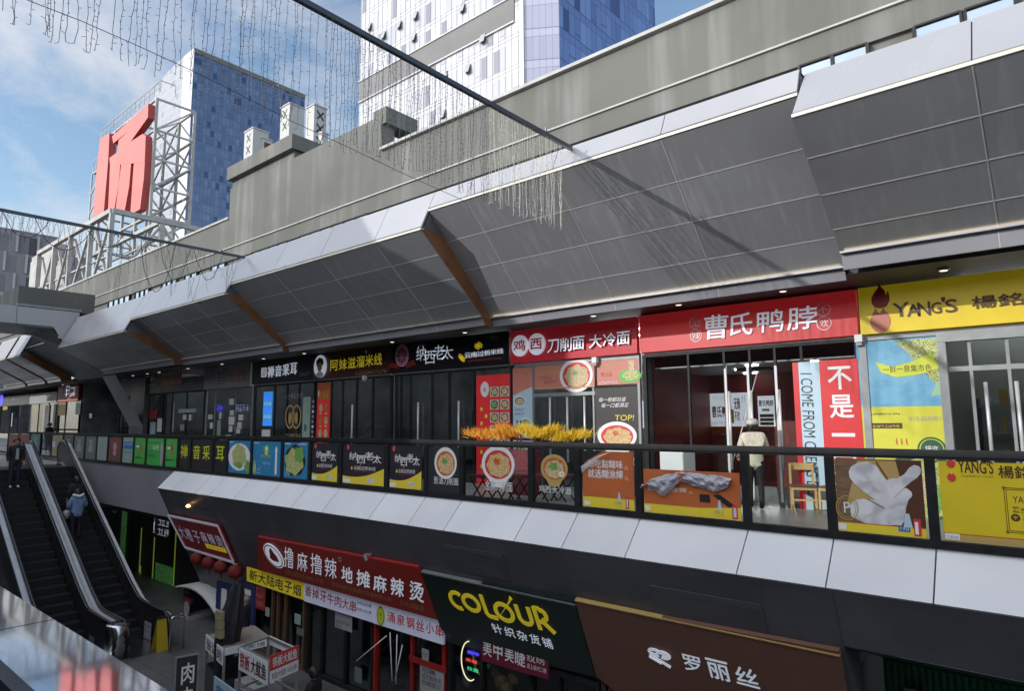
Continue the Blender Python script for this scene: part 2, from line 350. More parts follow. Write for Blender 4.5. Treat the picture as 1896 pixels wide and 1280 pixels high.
W_ = pal('white_print', (0.78,0.78,0.78)); K_ = pal('black_print', (0.02,0.02,0.022)); R_ = pal('red_print', (0.62,0.05,0.045))
Y_ = pal('yellow_print', (0.80,0.62,0.05)); O_ = pal('orange_print', (0.52,0.135,0.04)); B_ = pal('blue_print', (0.035,0.17,0.42))
G_ = pal('green_print', (0.10,0.46,0.10)); LG_ = pal('lime_print', (0.62,0.68,0.06)); DG_ = pal('dark_green_print', (0.03,0.10,0.05)); MAR_ = pal('maroon_print', (0.20,0.02,0.03))
GREY_ = pal('grey_print', (0.34,0.34,0.35)); LB_ = pal('pale_blue_print', (0.45,0.60,0.70)); BR_ = pal('brown_print', (0.10,0.035,0.02)); PINK_ = pal('pink_print', (0.62,0.20,0.38))
CY_ = pal('cyan_print', (0.08,0.42,0.62)); DR_ = pal('deep_red_print', (0.36,0.025,0.02)); TAN_ = pal('tan_print', (0.50,0.34,0.12)); SAL_ = pal('salmon_print', (0.58,0.20,0.15))
W_L = pal('white_lit_letter', (0.80,0.86,1.0), 0.20); Y_L = pal('yellow_lit_letter', (0.80,0.64,0.03), 0.15); WP_L = pal('white_lit_panel', (0.50,0.52,0.66), 0.12)
BL_L = pal('blue_lit_screen', (0.05,0.36,0.85), 0.30); LED_R = pal('red_neon', (1.0,0.06,0.05), 0.7); LED_B = pal('blue_neon', (0.06,0.05,1.0), 0.9); LED_G = pal('green_neon', (0.05,0.9,0.30), 0.6); LED_Y = pal('yellow_neon', (0.9,0.85,0.5), 0.6)
NOOD = foodmat('noodle_picture', (0.45,0.14,0.05), (0.66,0.46,0.20), (0.80,0.68,0.42), 34)
NOOD2 = foodmat('pale_noodle_picture', (0.30,0.18,0.07), (0.62,0.48,0.25), (0.74,0.66,0.46), 40)
SOUP = foodmat('red_soup_picture', (0.40,0.04,0.015), (0.58,0.14,0.03), (0.66,0.28,0.06), 14)
HERB = foodmat('green_herb_picture', (0.03,0.14,0.03), (0.10,0.34,0.06), (0.45,0.60,0.22), 45)
LEAFY = foodmat('leafy_dish_picture', (0.10,0.20,0.06), (0.50,0.50,0.14), (0.68,0.66,0.34), 22)
CHICK = foodmat('poultry_picture', (0.50,0.49,0.50), (0.64,0.63,0.64), (0.74,0.73,0.73), 5, 0.6)
WOODP = M('wood_picture', (0.20,0.12,0.065), 0.5, var=0.4, scale=6, stretch=(0.6,0.6,9))
WOOD = M('pale_wood', (0.55,0.36,0.15), 0.45, var=0.2, scale=4, stretch=(1,1,6))
FAC = Fr((0,12.3,0), (1,0,0), (0,0,1))          # face of the upper shop signs
FLZ, GZ = -1.6, -6.2                             # upper walkway and ground levels
# ================================================================ the setting
def struct(mb, name, parent=None):
    o = mb.build(name, parent)
    if parent is None: o['kind'] = 'structure'
    return o
b = MB(); b.poly([(-400,-60,GZ),(300,-60,GZ),(300,400,GZ),(-400,400,GZ)], PAVING); struct(b, 'ground')
b = MB()
for i in range(34):                     # paving joints, a sheet of thin lines on the court floor
    x = -34+i*1.2; b.poly([(x,0.6,GZ+.004),(x+.02,0.6,GZ+.004),(x+.02,9.6,GZ+.004),(x,9.6,GZ+.004)], GAP)
for j in range(8):
    y = 1.2+j*1.2; b.poly([(-34,y,GZ+.008),(8,y,GZ+.008),(8,y+.02,GZ+.008),(-34,y+.02,GZ+.008)], GAP)
struct(b, 'paving_joints')
b = MB(); b.box(-75,6,9.04,12.42,-2.4,FLZ,FLOORUP); struct(b, 'walkway_floor')
b = MB(); b.box(-48,-31.2,2.0,9.03,-2.6,FLZ-.004,FLOORUP); struct(b, 'bridge_floor')

# ---------------------------------------------------------------- mall building across the court
mall = thing('mall_building', (-15,11.2,GZ), 'long low shopping building with rough grey concrete upper wall above slanted metal canopies', 'building')
ZT, ZM = 7.62, 8.69
b = MB()
def wallpoly(pts):                      # upper concrete wall, front at Y=11, 0.45 thick
    fr = Fr((0,11,0),(1,0,0),(0,0,1)); b.shape(fr, pts, -0.45, CONC, 0.45)
wallpoly([(-62,5.93),(8,5.93),(8,ZT),(-14.08,ZT),(-14.08,ZM),(-23,ZM),(-23,ZT),(-62,ZT-.15)])
b.box(-14.5,-13.92,11.02,12.2,ZM-.25,ZM+.24,CONC); b.box(-13.95,-12.3,11.9,12.3,ZT-.4,ZM-.35,CONC)
b.box(-23.0,-18.55,10.84,12.6,8.97,9.46,CONC); b.box(-22.9,-18.7,11.03,12.5,8.3,8.99,CONC)
b.build('parapet_wall', mall)
b = MB()
b.box(-14.05,8,10.9,11.5,ZT-.005,ZT+.07,CONC2); b.box(-62,-23.02,10.95,11.5,ZT-.09,ZT-.01,CONC2)
b.build('coping', mall)
b = MB(); b.box(-62,8,10.955,11.02,6.385,6.42,CONC2); b.build('string_course', mall)
b = MB(); b.box(-62,8,11.46,26,5.6,7.0,CONC); b.build('roof', mall)
WINSKY = M('bright_window_glass', (0.36,0.42,0.50), 0.08, metal=0.85, var=0.1, scale=1)
for (x0,y0,x1,y1,n) in ((200,570,240,550,4),(250,545,276,536,3),(299,527,327,519,3),(342,511,365,505,2),(391,492,417,486,2),(465,467,531,445,4),(554,437,681,392,6),(1480,130,1606,82,2),(1692,52,1780,28,1),(1786,26,1880,-4,1)):
    xa, xb = P(x0,y0,Y=11).x, P(x1,y1,Y=11).x
    wn = MB(); fr = Fr((0,10.985,0),(1,0,0),(0,0,1))
    wn.fbox(fr,xa,xb,5.10,5.16,-.06,.03,BLACKMET); wn.fbox(fr,xa,xb,5.905,5.935,-.06,.02,BLACKMET)
    for k in range(n+1):
        x = xa+(xb-xa)*k/n; wn.fbox(fr,x-.025,x+.025,5.16,5.905,-.06,.02,BLACKMET)
    o = wn.build('clerestory_window', mall)
    g = MB(); g.rect(fr,xa,xb,5.16,5.905,-.02,WINSKY); g.build('pane', o)
b = MB()                                  # plain wall between the clerestory openings
b.box(-62,8,11.08,11.4,4.4,5.935,CONC); b.build('clerestory_wall', mall)
# canopies
YB, ZB, YS, ZS = 11.10, 2.39, 11.17, 2.20
def canopy(x0, x1, sh, d, ftop, nrow, cols, fin=None, lift=0.0, cream=True, white=WHITEPAN):
    """one canopy bay: white fascia leaning back, dark soffit leaning in to the shop fronts"""
    FT = (9.27+sh+(ftop[0] if ftop else 0), 4.95+(ftop[1] if ftop else 0)); LP = (9.07+sh-d, 4.52-2.15*d+lift); yb, zb, ys, zs = YB+sh*.6-1.5*d, ZB+(.0 if not sh else .0), YS+sh*.6-1.5*d, ZS+(.12 if sh else 0)
    if sh: zb = ZB+.18+lift*.4*0
    can = MB()
    # roof slab over the canopy and its inner ceiling
    can.add([(x0,FT[0]+.02,FT[1]-.03),(x1,FT[0]+.02,FT[1]-.03),(x1,11.05,5.08),(x0,11.05,5.08)], [(0,1,2,3)], SLABGREY)
    can.add([(x0,LP[0]+.12,LP[1]),(x1,LP[0]+.12,LP[1]),(x1,FT[0]+.08,FT[1]-.08),(x0,FT[0]+.08,FT[1]-.08)], [(0,1,2,3)], SLABGREY)
    for x in (x0+.01, x1-.01):
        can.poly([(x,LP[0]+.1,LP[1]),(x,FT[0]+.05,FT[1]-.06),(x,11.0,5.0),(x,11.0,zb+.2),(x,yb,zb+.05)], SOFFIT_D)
    o = can.build('canopy', mall)
    fs = MB(); sl_ = Fr((0,LP[0],LP[1]),(1,0,0),(0,FT[0]-LP[0],FT[1]-LP[1])); L = math.hypot(FT[0]-LP[0],FT[1]-LP[1])
    cs = sorted(cols)
    ed = [x0]+[c for c in cs if x0 < c < x1]+[x1]
    for a, c in zip(ed, ed[1:]): fs.fbox(sl_, a+.008, c-.008, .035, L, -.03, .0, white)
    fs.fbox(sl_, x0, x1, .03, L-.02, -.05, -.032, GAP)
    fs.build('fascia', o)
    ln = MB(); ln.box(x0, x1, LP[0]-.004, LP[0]+.10, LP[1]-.045, LP[1]+.0, CREAM); ln.build('edge_trim', o)
    sf = MB(); so_ = Fr((0,LP[0]+.02,LP[1]-.05),(1,0,0),(0,LP[0]+.02-yb,LP[1]-.05-zb)); SL = math.hypot(yb-LP[0]-.02, LP[1]-.05-zb)
    rr_ = random.Random(int(x0*7)); rowt = [0]+[-SL*k/(nrow+.75) for k in range(1,nrow+1)]+[-SL]
    for a, c in zip(ed, ed[1:]):
        for t0, t1 in zip(rowt, rowt[1:]): sf.rect(so_, a, c, t1, t0, 0, rr_.choice(SOFFITS))
    sf.build('soffit', o)
    jt = MB()
    for k in range(1, nrow+1):
        t = -SL*k/(nrow+.75); jt.fbox(so_, x0+.01, x1-.01, t-.007, t+.007, .001, .006, ALU)
    for c in cs:
        if x0 < c < x1: jt.fbox(so_, c-.007, c+.007, -SL, -.01, .001, .0075, ALU)
    jt.build('joint_trim', o)
    st = MB(); st.add([(x0,yb,zb),(x1,yb,zb),(x1,ys,zs),(x0,ys,zs)], [(0,3,2,1)], SLABGREY); st.box(x0,x1,ys+.002,ys+.05,zs,zs+.05,DARKCEIL)
    for c in cs:
        if x0 < c < x1: st.add([(c-.008,yb-.005,zb),(c+.008,yb-.005,zb),(c+.008,ys-.005,zs),(c-.008,ys-.005,zs)], [(0,3,2,1)], ALU)
    st.build('lower_edge_panel', o)
    st2 = MB(); st2.box(x0,x1,yb-.085,yb+.02,zb-.012,zb-.002,SLABGREY); st2.box(x0,x1,yb-.085,yb-.079,zb-.002,zb+.018,SLABGREY); st2.build('cove_lip', o)
    ls = MB(); ls.box(x0+.05,x1-.05,yb-.070,yb-.03,zb+.002,zb+.008,LEDW if x1 > -9 else LEDW2); ls.build('light_strip', o)
    if fin:                                     # rust-brown end face of the bay, where it stands out below its neighbour
        fb = MB(); xx = x1+.004
        fb.poly([(xx,LP[0]-.01,LP[1]-.03),(xx,LP[0]+.02,LP[1]-.06),(xx,yb-.01,zb-.005),(xx,ys,zs-.005),(xx,ys+.45,zs+.03),(xx,yb+.5,zb+.15),(xx,LP[0]+.7,LP[1]-.02)], RUST); fb.build('end_fin', o)
    return o
LEDW = M('warm_led_line', (1.0,0.86,0.58), 0.5, emit=1.5)
LEDW2 = M('dim_led_line', (0.75,0.65,0.45), 0.5, emit=0.3)
canopy(-2.42, 7.0, -.40, 0.0, (.55,-.02), 3, (-.45,1.7,3.9), lift=-.48)
canopy(-9.98, -2.44, 0.0, 0.0, None, 3, (-4.53,-6.68,-8.85))
canopy(-18.3, -9.98, 0.0, 0.21, None, 3, (-11.55,-13.7,-15.9), fin=.26)
canopy(-25.4, -18.3, 0.0, 0.35, (-.05,-.12), 3, (-20.4,-22.6,-24.7), fin=.26)
canopy(-32.9, -25.4, 0.0, 0.56, (-.12,-.26), 3, (-27.1,-29.1,-31.1), fin=.26)
for x0, x1 in ((-41.6,-39.3),(-45.4,-42.1),(-50,-45.9)): canopy(x0, x1, 0.0, 0.50, (-.2,-.3), 2, (), fin=.15)
# ceiling under the canopies and the dark back of the canopies
b = MB(); b.box(-62,7,11.2,16.5,2.30,2.42,DARKCEIL); b.build('shop_ceiling', mall)
b = MB(); b.box(-62,7,16.2,16.4,FLZ,2.3,DARKROOM); b.build('back_wall', mall)
b = MB(); b.box(-62,7,12.43,16.3,FLZ-.2,FLZ-.01,FLOORUP); b.build('shop_floor', mall)
for x in (-61.9,-53.0,-2.54,-6.80,-10.46,-15.14,-19.2,-23.38,-27.35,-31.5,-37,-43,-47):
    b = MB(); b.box(x-.06,x+.06,12.51,16.2,FLZ,2.3,DARKROOM); b.build('partition_wall', mall)
DL = M('downlight_glow', (1.0,0.86,0.66), 0.4, emit=1.2)
for x in (-44,-33.5,-31.8,-30.5,-27.6,-24.6,-21.5,-18.9,-14.4,-11.5,-7.6,-5.6,-3.6,-1.2):
    b = MB(); b.lathe((x,11.75,2.262),[(.075,.0),(.085,.012),(.085,.04)],ALUDULL,14)
    o = b.build('downlight', mall); b = MB(); b.lathe((x,11.75,2.258),[(.055,0),(.055,.004)],DL,12); b.build('lamp', o)
# bridge canopy crossing the court at the far left
br = thing('bridge_canopy', (-34.5,6.5,3.2), 'grey metal clad canopy beam crossing the court above the escalators, dark box on top', 'canopy')
b = MB()
for y0,y1 in ((-3,1.8),(1.82,4.4),(4.42,6.98),(7.0,9.25)): b.box(-33.05,-33.0,y0,y1,4.2,4.93,WHITEPAN)
b.box(-36.4,-33.06,-3,9.25,4.2,4.92,SLABGREY); b.build('fascia', br)
b = MB(); b.box(-36.4,-33.02,-3,8.9,4.12,4.195,SOFFIT_D); b.build('soffit', br)
b = MB(); b.box(-37.2,-33.3,7.05,9.9,4.95,5.86,CONC); b.box(-33.3,-33.24,7.0,9.4,5.0,5.1,ALUDULL); b.build('roof_box', br)
b = MB()
b.add([(-33.0,8.3,4.2),(-33.0,9.27,4.2),(-33.0,9.27,3.4),(-33.0,8.8,3.4)], [(0,1,2,3)], WHITEPAN)
b.add([(-33.0,8.2,4.19),(-33.02,8.75,3.38),(-33.4,11.0,2.25),(-35.0,11.0,2.25),(-36.2,8.1,4.19)], [(0,1,2,3,4)], SOFFIT_D)
b.add([(-33.02,8.75,3.4),(-33.02,9.3,3.35),(-33.02,11.15,2.3),(-33.4,11.0,2.24)], [(0,1,2,3)], SOFFIT_D)
b.add([(-39.4,8.75,3.75),(-32.95,8.75,3.75),(-32.95,11.2,2.28),(-39.4,11.2,2.28)],[(0,3,2,1)],SOFFIT_D); b.add([(-39.4,8.75,3.76),(-32.95,8.75,3.76),(-32.95,11.1,5.0),(-39.4,11.1,5.0)],[(0,1,2,3)],SLABGREY)
b.build('slanted_soffit', br)
b = MB(); b.add([(-34.9,12.2,-.1),(-33.2,12.2,-.1),(-33.2,10.9,2.25),(-34.9,10.9,2.25)],[(0,1,2,3)],SLABGREY); b.box(-34.9,-33.2,12.2,12.4,FLZ,2.2,SOFFIT_D); b.build('slanted_column', br)
# lower soffit: one inclined plane under the walkway
LK = 2.1
LOW = Fr((0,8.5,-2.0),(1,0,0),(0,-1/LK,1))      # b runs up the slope, negative downwards
RECESS = M('recess_grey', (0.085,0.085,0.095), 0.45, var=.2, scale=1)
def lowY(z): return 8.5+(-2.0-z)/LK
led = thing('balcony_ledge', (-10,8.9,-2.0), 'row of white sloping metal panels along the edge of the upper walkway', 'ledge')
POSTX = [-1.22,-2.31,-3.39,-5.05,-6.19,-7.17,-8.87,-9.88,-11.11,-12.79,-14.05,-15.3,-16.86,-18.23,-19.1,-20.59,-21.48,-22.5,-24.0,-25.1,-26.21,-27.62,-28.84,-30.2,-31.6]
b = MB(); slp = Fr((0,8.5,-2.0),(1,0,0),(0,.5,.5)); SLL = math.hypot(.5,.5)
ed = [5.0,2.4,.95]+POSTX[:16]+[-21.7]
for a, c in zip(ed, ed[1:]): b.fbox(slp, c+.009, a-.009, 0, SLL, -.05, 0, rng.choice(LEDGES))
b.fbox(slp, -21.69, 5, .005, SLL-.005, -.06, -.052, GAP); b.build('panel', led)
b = MB(); b.box(-21.72,5,9.0,9.06,-1.6,-1.475,ALUDULL); b.build('top_trim', led)
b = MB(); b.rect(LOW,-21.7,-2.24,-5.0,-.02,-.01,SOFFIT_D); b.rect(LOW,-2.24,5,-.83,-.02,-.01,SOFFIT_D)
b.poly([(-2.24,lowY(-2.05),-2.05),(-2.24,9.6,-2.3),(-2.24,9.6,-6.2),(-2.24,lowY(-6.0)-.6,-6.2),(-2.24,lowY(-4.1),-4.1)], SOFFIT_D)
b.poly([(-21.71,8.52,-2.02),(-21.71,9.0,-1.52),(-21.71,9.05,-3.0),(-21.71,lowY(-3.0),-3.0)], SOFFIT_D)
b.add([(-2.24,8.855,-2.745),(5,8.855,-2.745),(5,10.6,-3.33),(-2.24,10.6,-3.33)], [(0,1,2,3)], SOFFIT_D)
b.build('soffit', led)
for (xa,xb,za,zb_) in ((-9.0,-7.55,-2.28,-2.78),(-4.75,-3.15,-2.38,-2.86),(-20.6,-18.4,-2.35,-3.1)):
    ba, bb = -(abs(za+2.0))*math.hypot(1/LK,1), -(abs(zb_+2.0))*math.hypot(1/LK,1)
    b = MB(); b.fbox(LOW, xa, xb, bb, ba, -.008, .004, RECESS); b.rect(LOW, xa, xb, ba-.10, ba, .007, GAP); b.build('recessed_panel', led)      # soffit recesses drawn flat: darker panel, dark strip along the top
b = MB(); b.box(-31.2,-21.73,9.0,9.03,-2.98,-1.47,SLABGREY); b.box(-21.75,-21.7,8.98,9.4,-2.98,-1.5,SLABGREY); b.box(-31.2,-21.73,8.98,9.05,-1.505,-1.45,ALUDULL)
b.box(-31.2,-21.73,9.035,9.6,-2.98,-2.9,SOFFIT_D); b.build('slab_edge', led)
b = MB(); b.box(-62,-20.0,9.3,14,-3.2,-3.0,DARKCEIL); b.build('lower_ceiling', led)

# ---------------------------------------------------------------- building behind the viewer: it throws the shade
ob = thing('opposite_building', (-20,-6,GZ), 'plain grey building block along the near side of the court, taller at its left half', 'building')
b = MB(); b.box(-90,30,-9,-3,GZ,4.35,OPPO); b.build('main_block', ob)
b = MB(); b.box(-46,-19.2,-9,-3.02,4.3,10.3,OPPO); b.build('upper_block', ob)
b = MB(); b.box(-95,-46.02,-9,-3.02,4.3,7.4,OPPO); b.build('end_block', ob)
b = MB(); b.box(-60,20,-3,.30,-2.2,FLZ,FLOORUP); struct(b, 'near_walkway_floor')
# near parapet with its polished cap
hr = thing('parapet', (-3,.38,FLZ), 'near parapet with a broad polished metal cap mirroring the red rooftop character', 'parapet')
CAPM = M('polished_metal_cap', (0.40,0.41,0.45), 0.055, metal=0.95, var=0.22, scale=3, stretch=(1.2,9,1), bump=0.0)
b = MB()
for x0,x1 in ((-60,-5.2),(-5.19,-3.2),(-3.19,-1.62),(-1.615,-.2),(-.195,6)): b.box(x0,x1,.318,.447,-.43,-.40,CAPM)
b.build('cap', hr)
b = MB(); b.box(-60,6,.335,.43,FLZ,-.431,BLACKMET); b.build('panel', hr)

# ---------------------------------------------------------------- towers far behind
MULL = M('pale_mullion', (0.33,0.335,0.36), 0.4)
YT = 55.0; kk = YT/120.0
tw = thing('office_tower', (-55,65,GZ), 'pale glass office tower with a grey band and blue side face, behind the concrete parapet', 'tower')
xl, xc = P(667,120,Y=YT).x, P(970,0,Y=YT).x; pr = P(1035,20,Y=YT+2.2); x2 = pr.x; y2 = YT+2.2
yb_ = P(1212.5,25,X=x2).y
Z0, Z1 = GZ, 92.0
b = MB(); b.add([(xl,YT,Z0),(xc,YT,Z0),(xc,YT,Z1),(xl,YT,Z1)],[(0,1,2,3)],TOWERW)
b.add([(xl,yb_,Z0),(xl,YT,Z0),(xl,YT,Z1),(xl,yb_,Z1)],[(0,1,2,3)],TOWERW)
b.add([(xl,YT,Z1),(xc,YT,Z1),(x2,y2,Z1),(x2,yb_,Z1),(xl,yb_,Z1)],[(0,1,2,3,4)],BANDGREY); b.build('front_wall', tw)
b = MB(); b.add([(xc,YT,Z0),(x2,y2,Z0),(x2,y2,Z1),(xc,YT,Z1)],[(0,1,2,3)],TOWERC); b.build('corner_wall', tw)
b = MB(); b.add([(x2,y2,Z0),(x2,yb_,Z0),(x2,yb_,Z1),(x2,y2,Z1)],[(0,1,2,3)],TOWERB); b.add([(x2,yb_,Z0),(xl,yb_,Z0),(xl,yb_,Z1),(x2,yb_,Z1)],[(0,1,2,3)],TOWERB); b.build('side_wall', tw)
zt, zb2 = P(669,152,Y=YT).z, P(669,188,Y=YT).z; xe = P(953,20,Y=YT).x
b = MB(); b.box(xl+.1,xe,YT-.12,YT+.1,zb2,zt,BANDGREY); b.box(xl-.15,xe,YT-.25,YT+.1,zb2-.18,zb2,WHITEPAN)
b.box(xl-.15,xe,YT-.25,YT+.1,zt,zt+.18,WHITEPAN); b.build('band', tw)
b = MB()
for k in range(int((xc-xl)/1.02)+1): b.box(xl+k*1.02-.018,xl+k*1.02+.018,YT-.05,YT-.002,10,Z1,MULL)
for k in range(int((Z1-10)/3.9)): b.box(xl,xc,YT-.04,YT-.004,10+k*3.9-.03,10+k*3.9+.03,MULL)
b.box(xc-.55,xc+.05,YT-.2,YT-.01,10,Z1,WHITEPAN); b.build('mullion_grid', tw)
for px,py in ((686,50),(741,47),(768,70),(712,66),(771,30),(858,16),(822,212),(896,72),(868,128)):
    q = P(px,py,Y=YT); b = MB(); w_, h_ = .42, .62
    b.add([(q.x-w_,YT-.16,q.z+h_),(q.x+w_,YT-.16,q.z+h_),(q.x+w_,YT-.55,q.z-h_),(q.x-w_,YT-.55,q.z-h_)],[(0,1,2,3)],GREY_)
    b.add([(q.x-w_,YT-.17,q.z-h_),(q.x+w_,YT-.17,q.z-h_),(q.x+w_,YT-.17,q.z+h_),(q.x-w_,YT-.17,q.z+h_)],[(0,1,2,3)],GAP)
    b.build('open_window', tw)
YL = 115.0
tl = thing('blue_tower', (-300,140,GZ), 'tall blue glass tower with rounded white end wall, far behind the red rooftop character', 'tower')
q0 = P(360,88,Y=YL); xk = q0.x; zk = q0.z; yk2 = P(565,170,X=xk).y; xk0 = P(285,150,Y=YL).x; xw = P(341,100,Y=YL).x
b = MB(); b.add([(xk,YL,GZ),(xk,yk2,GZ),(xk,yk2,zk),(xk,YL,zk)],[(0,1,2,3)],TOWERB2); b.build('side_wall', tl)
b = MB()
arc = [(xk0+ (xk-xk0)*.02, zk-9), (xk0+4, zk-5), (xk0+10, zk-2.2), (xk0+18, zk-.6), (xw, zk)]
b.poly([(xk0,YL,GZ),(xw,YL,GZ)]+[(x,YL,z) for x,z in arc[::-1]], TOWERW2)
b.add([(x,YL,z) for x,z in arc]+[(x,yk2,z) for x,z in arc],[(i,i+1,6+i,5+i) for i in range(4)],TOWERW2); b.build('end_wall', tl)
b = MB(); b.add([(xw,YL-.05,GZ),(xk,YL-.05,GZ),(xk,YL-.05,zk),(xw,YL-.05,zk)],[(0,1,2,3)],EDGEW); b.box(xw,xk+.3,YL,yk2,zk-2.2,zk,BANDGREY); b.build('corner_strip', tl)
dk = thing('dark_tower', (-140,50,GZ), 'dark grey block with narrow staggered windows at the far left behind the steel frame', 'building')
X3 = -130.0; ya, yc = P(0,420,X=X3).y-30, P(108,440,X=X3).y; zd = P(0,420,X=X3).z
b = MB(); b.add([(X3,ya,GZ),(X3,yc,GZ),(X3,yc,zd),(X3,ya,zd)],[(0,1,2,3)],TOWERD); b.add([(X3,yc,GZ),(X3-30,yc,GZ),(X3-30,yc,zd),(X3,yc,zd)],[(0,1,2,3)],TOWERD)
b.add([(X3,ya,zd),(X3,yc,zd),(X3-30,yc,zd),(X3-30,ya,zd)],[(0,1,2,3)],BANDGREY); b.build('wall', dk)
b = MB()
for k in range(26):
    y = ya+(yc-ya)*k/26
    for j in range(10):
        if (k*7+j*3)%5 < 2: b.box(X3-.02,X3+.35,y,y+.3,GZ+4+j*3.4,GZ+7.2+j*3.4,GREY_)
b.build('cladding', dk)  # staggered upright fins on the wall, joined in one mesh
# ================================================================ rooftop red character on its steel frame
PAINTW = M('white_painted_steel', (0.34,0.34,0.325), 0.45, var=0.2, scale=1.5)
GREYST = M('grey_steel_frame', (0.40,0.40,0.39), 0.5, var=0.2, scale=1)
REDCH = M('red_front_sheet', (0.60,0.125,0.105), 0.5, var=0.12, scale=0.5); REDSD = M('shaded_red_return', (0.36,0.05,0.045), 0.5)  # returns darker red: their shade is put into the colour
rs = thing('rooftop_sign', (-47,16,12), 'giant red rooftop character on a white steel lattice frame', 'sign')
RF = Fr((0,15,0),(1,0,0),(0,0,1))
b = MB()
strokes = ([(185,256),(202,246),(200,292),(197,330),(191,398),(171,412),(177,330)],
  [(207,252),(274,191),(273,217),(241,262),(235,266),(236,243),(209,265)],
  [(219,259),(236,243),(241,262),(264,247),(269,251),(267,300),(203,306),(202,292),(217,281)],
  [(203,304),(222,300),(219,340),(211,386),(199,394)], [(224,300),(242,297),(238,345),(228,399),(213,388)], [(247,297),(267,298),(265,330),(258,387),(240,397)])
for i, s_ in enumerate(strokes):
    pts = [RF.px(x,y) for x,y in s_]
    if sum(p[0]*q[1]-q[0]*p[1] for p,q in zip(pts,pts[1:]+pts[:1])) < 0: pts = pts[::-1]
    b.shape(RF, pts, -.42-.004*i, REDSD, .40); b.shape(RF, pts, -.016-.004*i, REDCH)
b.build('character', rs)
b = MB(); y0, y1 = 15.5, 17.9; xs = [-52.6,-50.2,-47.8,-45.4,-43.0]; zs = [11.2,13.1,15.0,16.9,18.8,20.9]
for x in xs:
    for y in (y0,y1): b.beam((x,y,zs[0]),(x,y,zs[-1]),.16,.16,PAINTW)
for z in zs:
    for y in (y0,y1): b.beam((xs[0],y,z),(xs[-1],y,z),.12,.12,PAINTW)
    for x in (xs[0],xs[2],xs[-1]): b.beam((x,y0,z),(x,y1,z),.11,.11,GREYST)
for j in range(5):
    for x in (xs[0],xs[-1]): b.beam((x,y0,zs[j+(j%2)]),(x,y1,zs[j+1-(j%2)]),.10,.10,GREYST)
    for i in range(4): b.beam((xs[i],y1,zs[j+((i+j)%2)]),(xs[i+1],y1,zs[j+1-((i+j)%2)]),.09,.09,GREYST)
for j in range(5): b.beam((xs[-1],y0,zs[j]),(xs[-1]-2.4,y1,zs[j+1]),.08,.08,GREYST)
b.build('lattice', rs)
b = MB()
for x in [xs[0]+i*.8 for i in range(14)]: b.beam((x,15.3,20.95),(x,15.3,21.7),.04,.04,GREYST)
b.beam((xs[0],15.3,21.7),(-42.0,15.3,21.7),.04,.04,GREYST); b.beam((xs[0],15.3,21.3),(-42.0,15.3,21.3),.03,.03,GREYST)
b.beam((-42.0,15.3,20.95),(-42.0,15.3,21.75),.04,.04,GREYST); b.beam((-42,15.3,21.7),(-42,16.2,21.7),.04,.04,GREYST); b.beam((-42,16.2,20.95),(-42,16.2,21.7),.04,.04,GREYST)
b.box(-53.9,-52.7,15.3,17.9,18.6,18.7,GREYST)
for x,z in ((-53.9,19.6),(-53.2,19.6)): b.beam((x,15.3,18.6),(x,15.3,z),.04,.04,GREYST)
b.beam((-54.0,15.3,19.6),(-52.6,15.3,19.6),.04,.04,GREYST); b.beam((-54,15.3,11.2),(-54,15.3,18.6),.10,.10,GREYST)
for z in (12.5,14,15.5,17): b.beam((-54,15.3,z),(-52.6,15.5,z+1.4),.07,.07,GREYST)
b.build('catwalk', rs)
b = MB(); YB_ = 12.6; c = P(208,390,Y=YB_); zt_ = c.z; xr = c.x
def fp(x,y): q = P(x,y,Y=YB_); return (q.x,YB_,q.z)
zb0 = 6.6
XE = P(72,474,Y=YB_).x
b.beam((xr,YB_,zt_),(XE,YB_,zt_),.26,.26,PAINTW); b.beam((xr,YB_,zt_),(xr,19.5,zt_),.28,.28,PAINTW)
for i,x in enumerate((xr,xr-3.4,xr-7.2,xr-10.6,XE)):
    b.beam((x,YB_,zb0),(x,YB_,zt_-.14),.24,.24,PAINTW)
    if i: b.beam((x,YB_,zb0+.6),(xp-.1,YB_,zt_-.3),.13,.13,PAINTW); b.beam((x+.1,YB_+.2,zt_-.3),(xp,YB_+.2,zb0+.6),.13,.13,PAINTW)
    xp = x
for y in (15.3,18.2):
    b.beam((xr,y,zb0),(xr,y,zt_-.17),.26,.26,PAINTW); b.beam((xr,y,zt_),(-56,y,zt_),.22,.22,PAINTW)
b.beam((xr,YB_,zb0+1),(xr,15.3,zt_-.2),.14,.14,PAINTW); b.beam((xr,15.3,zt_-.2),(xr,18.2,zb0+1),.14,.14,PAINTW)
for z in (8.2,9.6):
    b.beam((xr,YB_,z),(xr,19,z),.14,.14,PAINTW); b.beam((XE,YB_+.1,z),(xr,YB_+.1,z),.10,.10,PAINTW)
for i in range(6): b.beam((xr-.6-i*1.6,13.2,9.0+.3*(i%2)),(xr-.6-i*1.6,18,8.2+.4*(i%3)),.10,.10,PAINTW)
b.build('base_frame', rs)
b = MB()
for px0,px1,pyt in ((62,82,478),(84,104,462),(110,128,484)):
    qa, qb = P(px0,pyt,Y=13.4), P(px1,pyt,Y=13.4); b.box(qa.x,qb.x,13.3,14.6,6.6,qa.z,SLABGREY); b.box(qa.x+.1,qb.x-.1,13.22,13.3,7.2,qa.z-.4,PAINTW)
o = b.build('air_handling_unit'); tag(o, 'pale grey rooftop plant cabinets standing behind the left end of the parapet', 'plant unit')
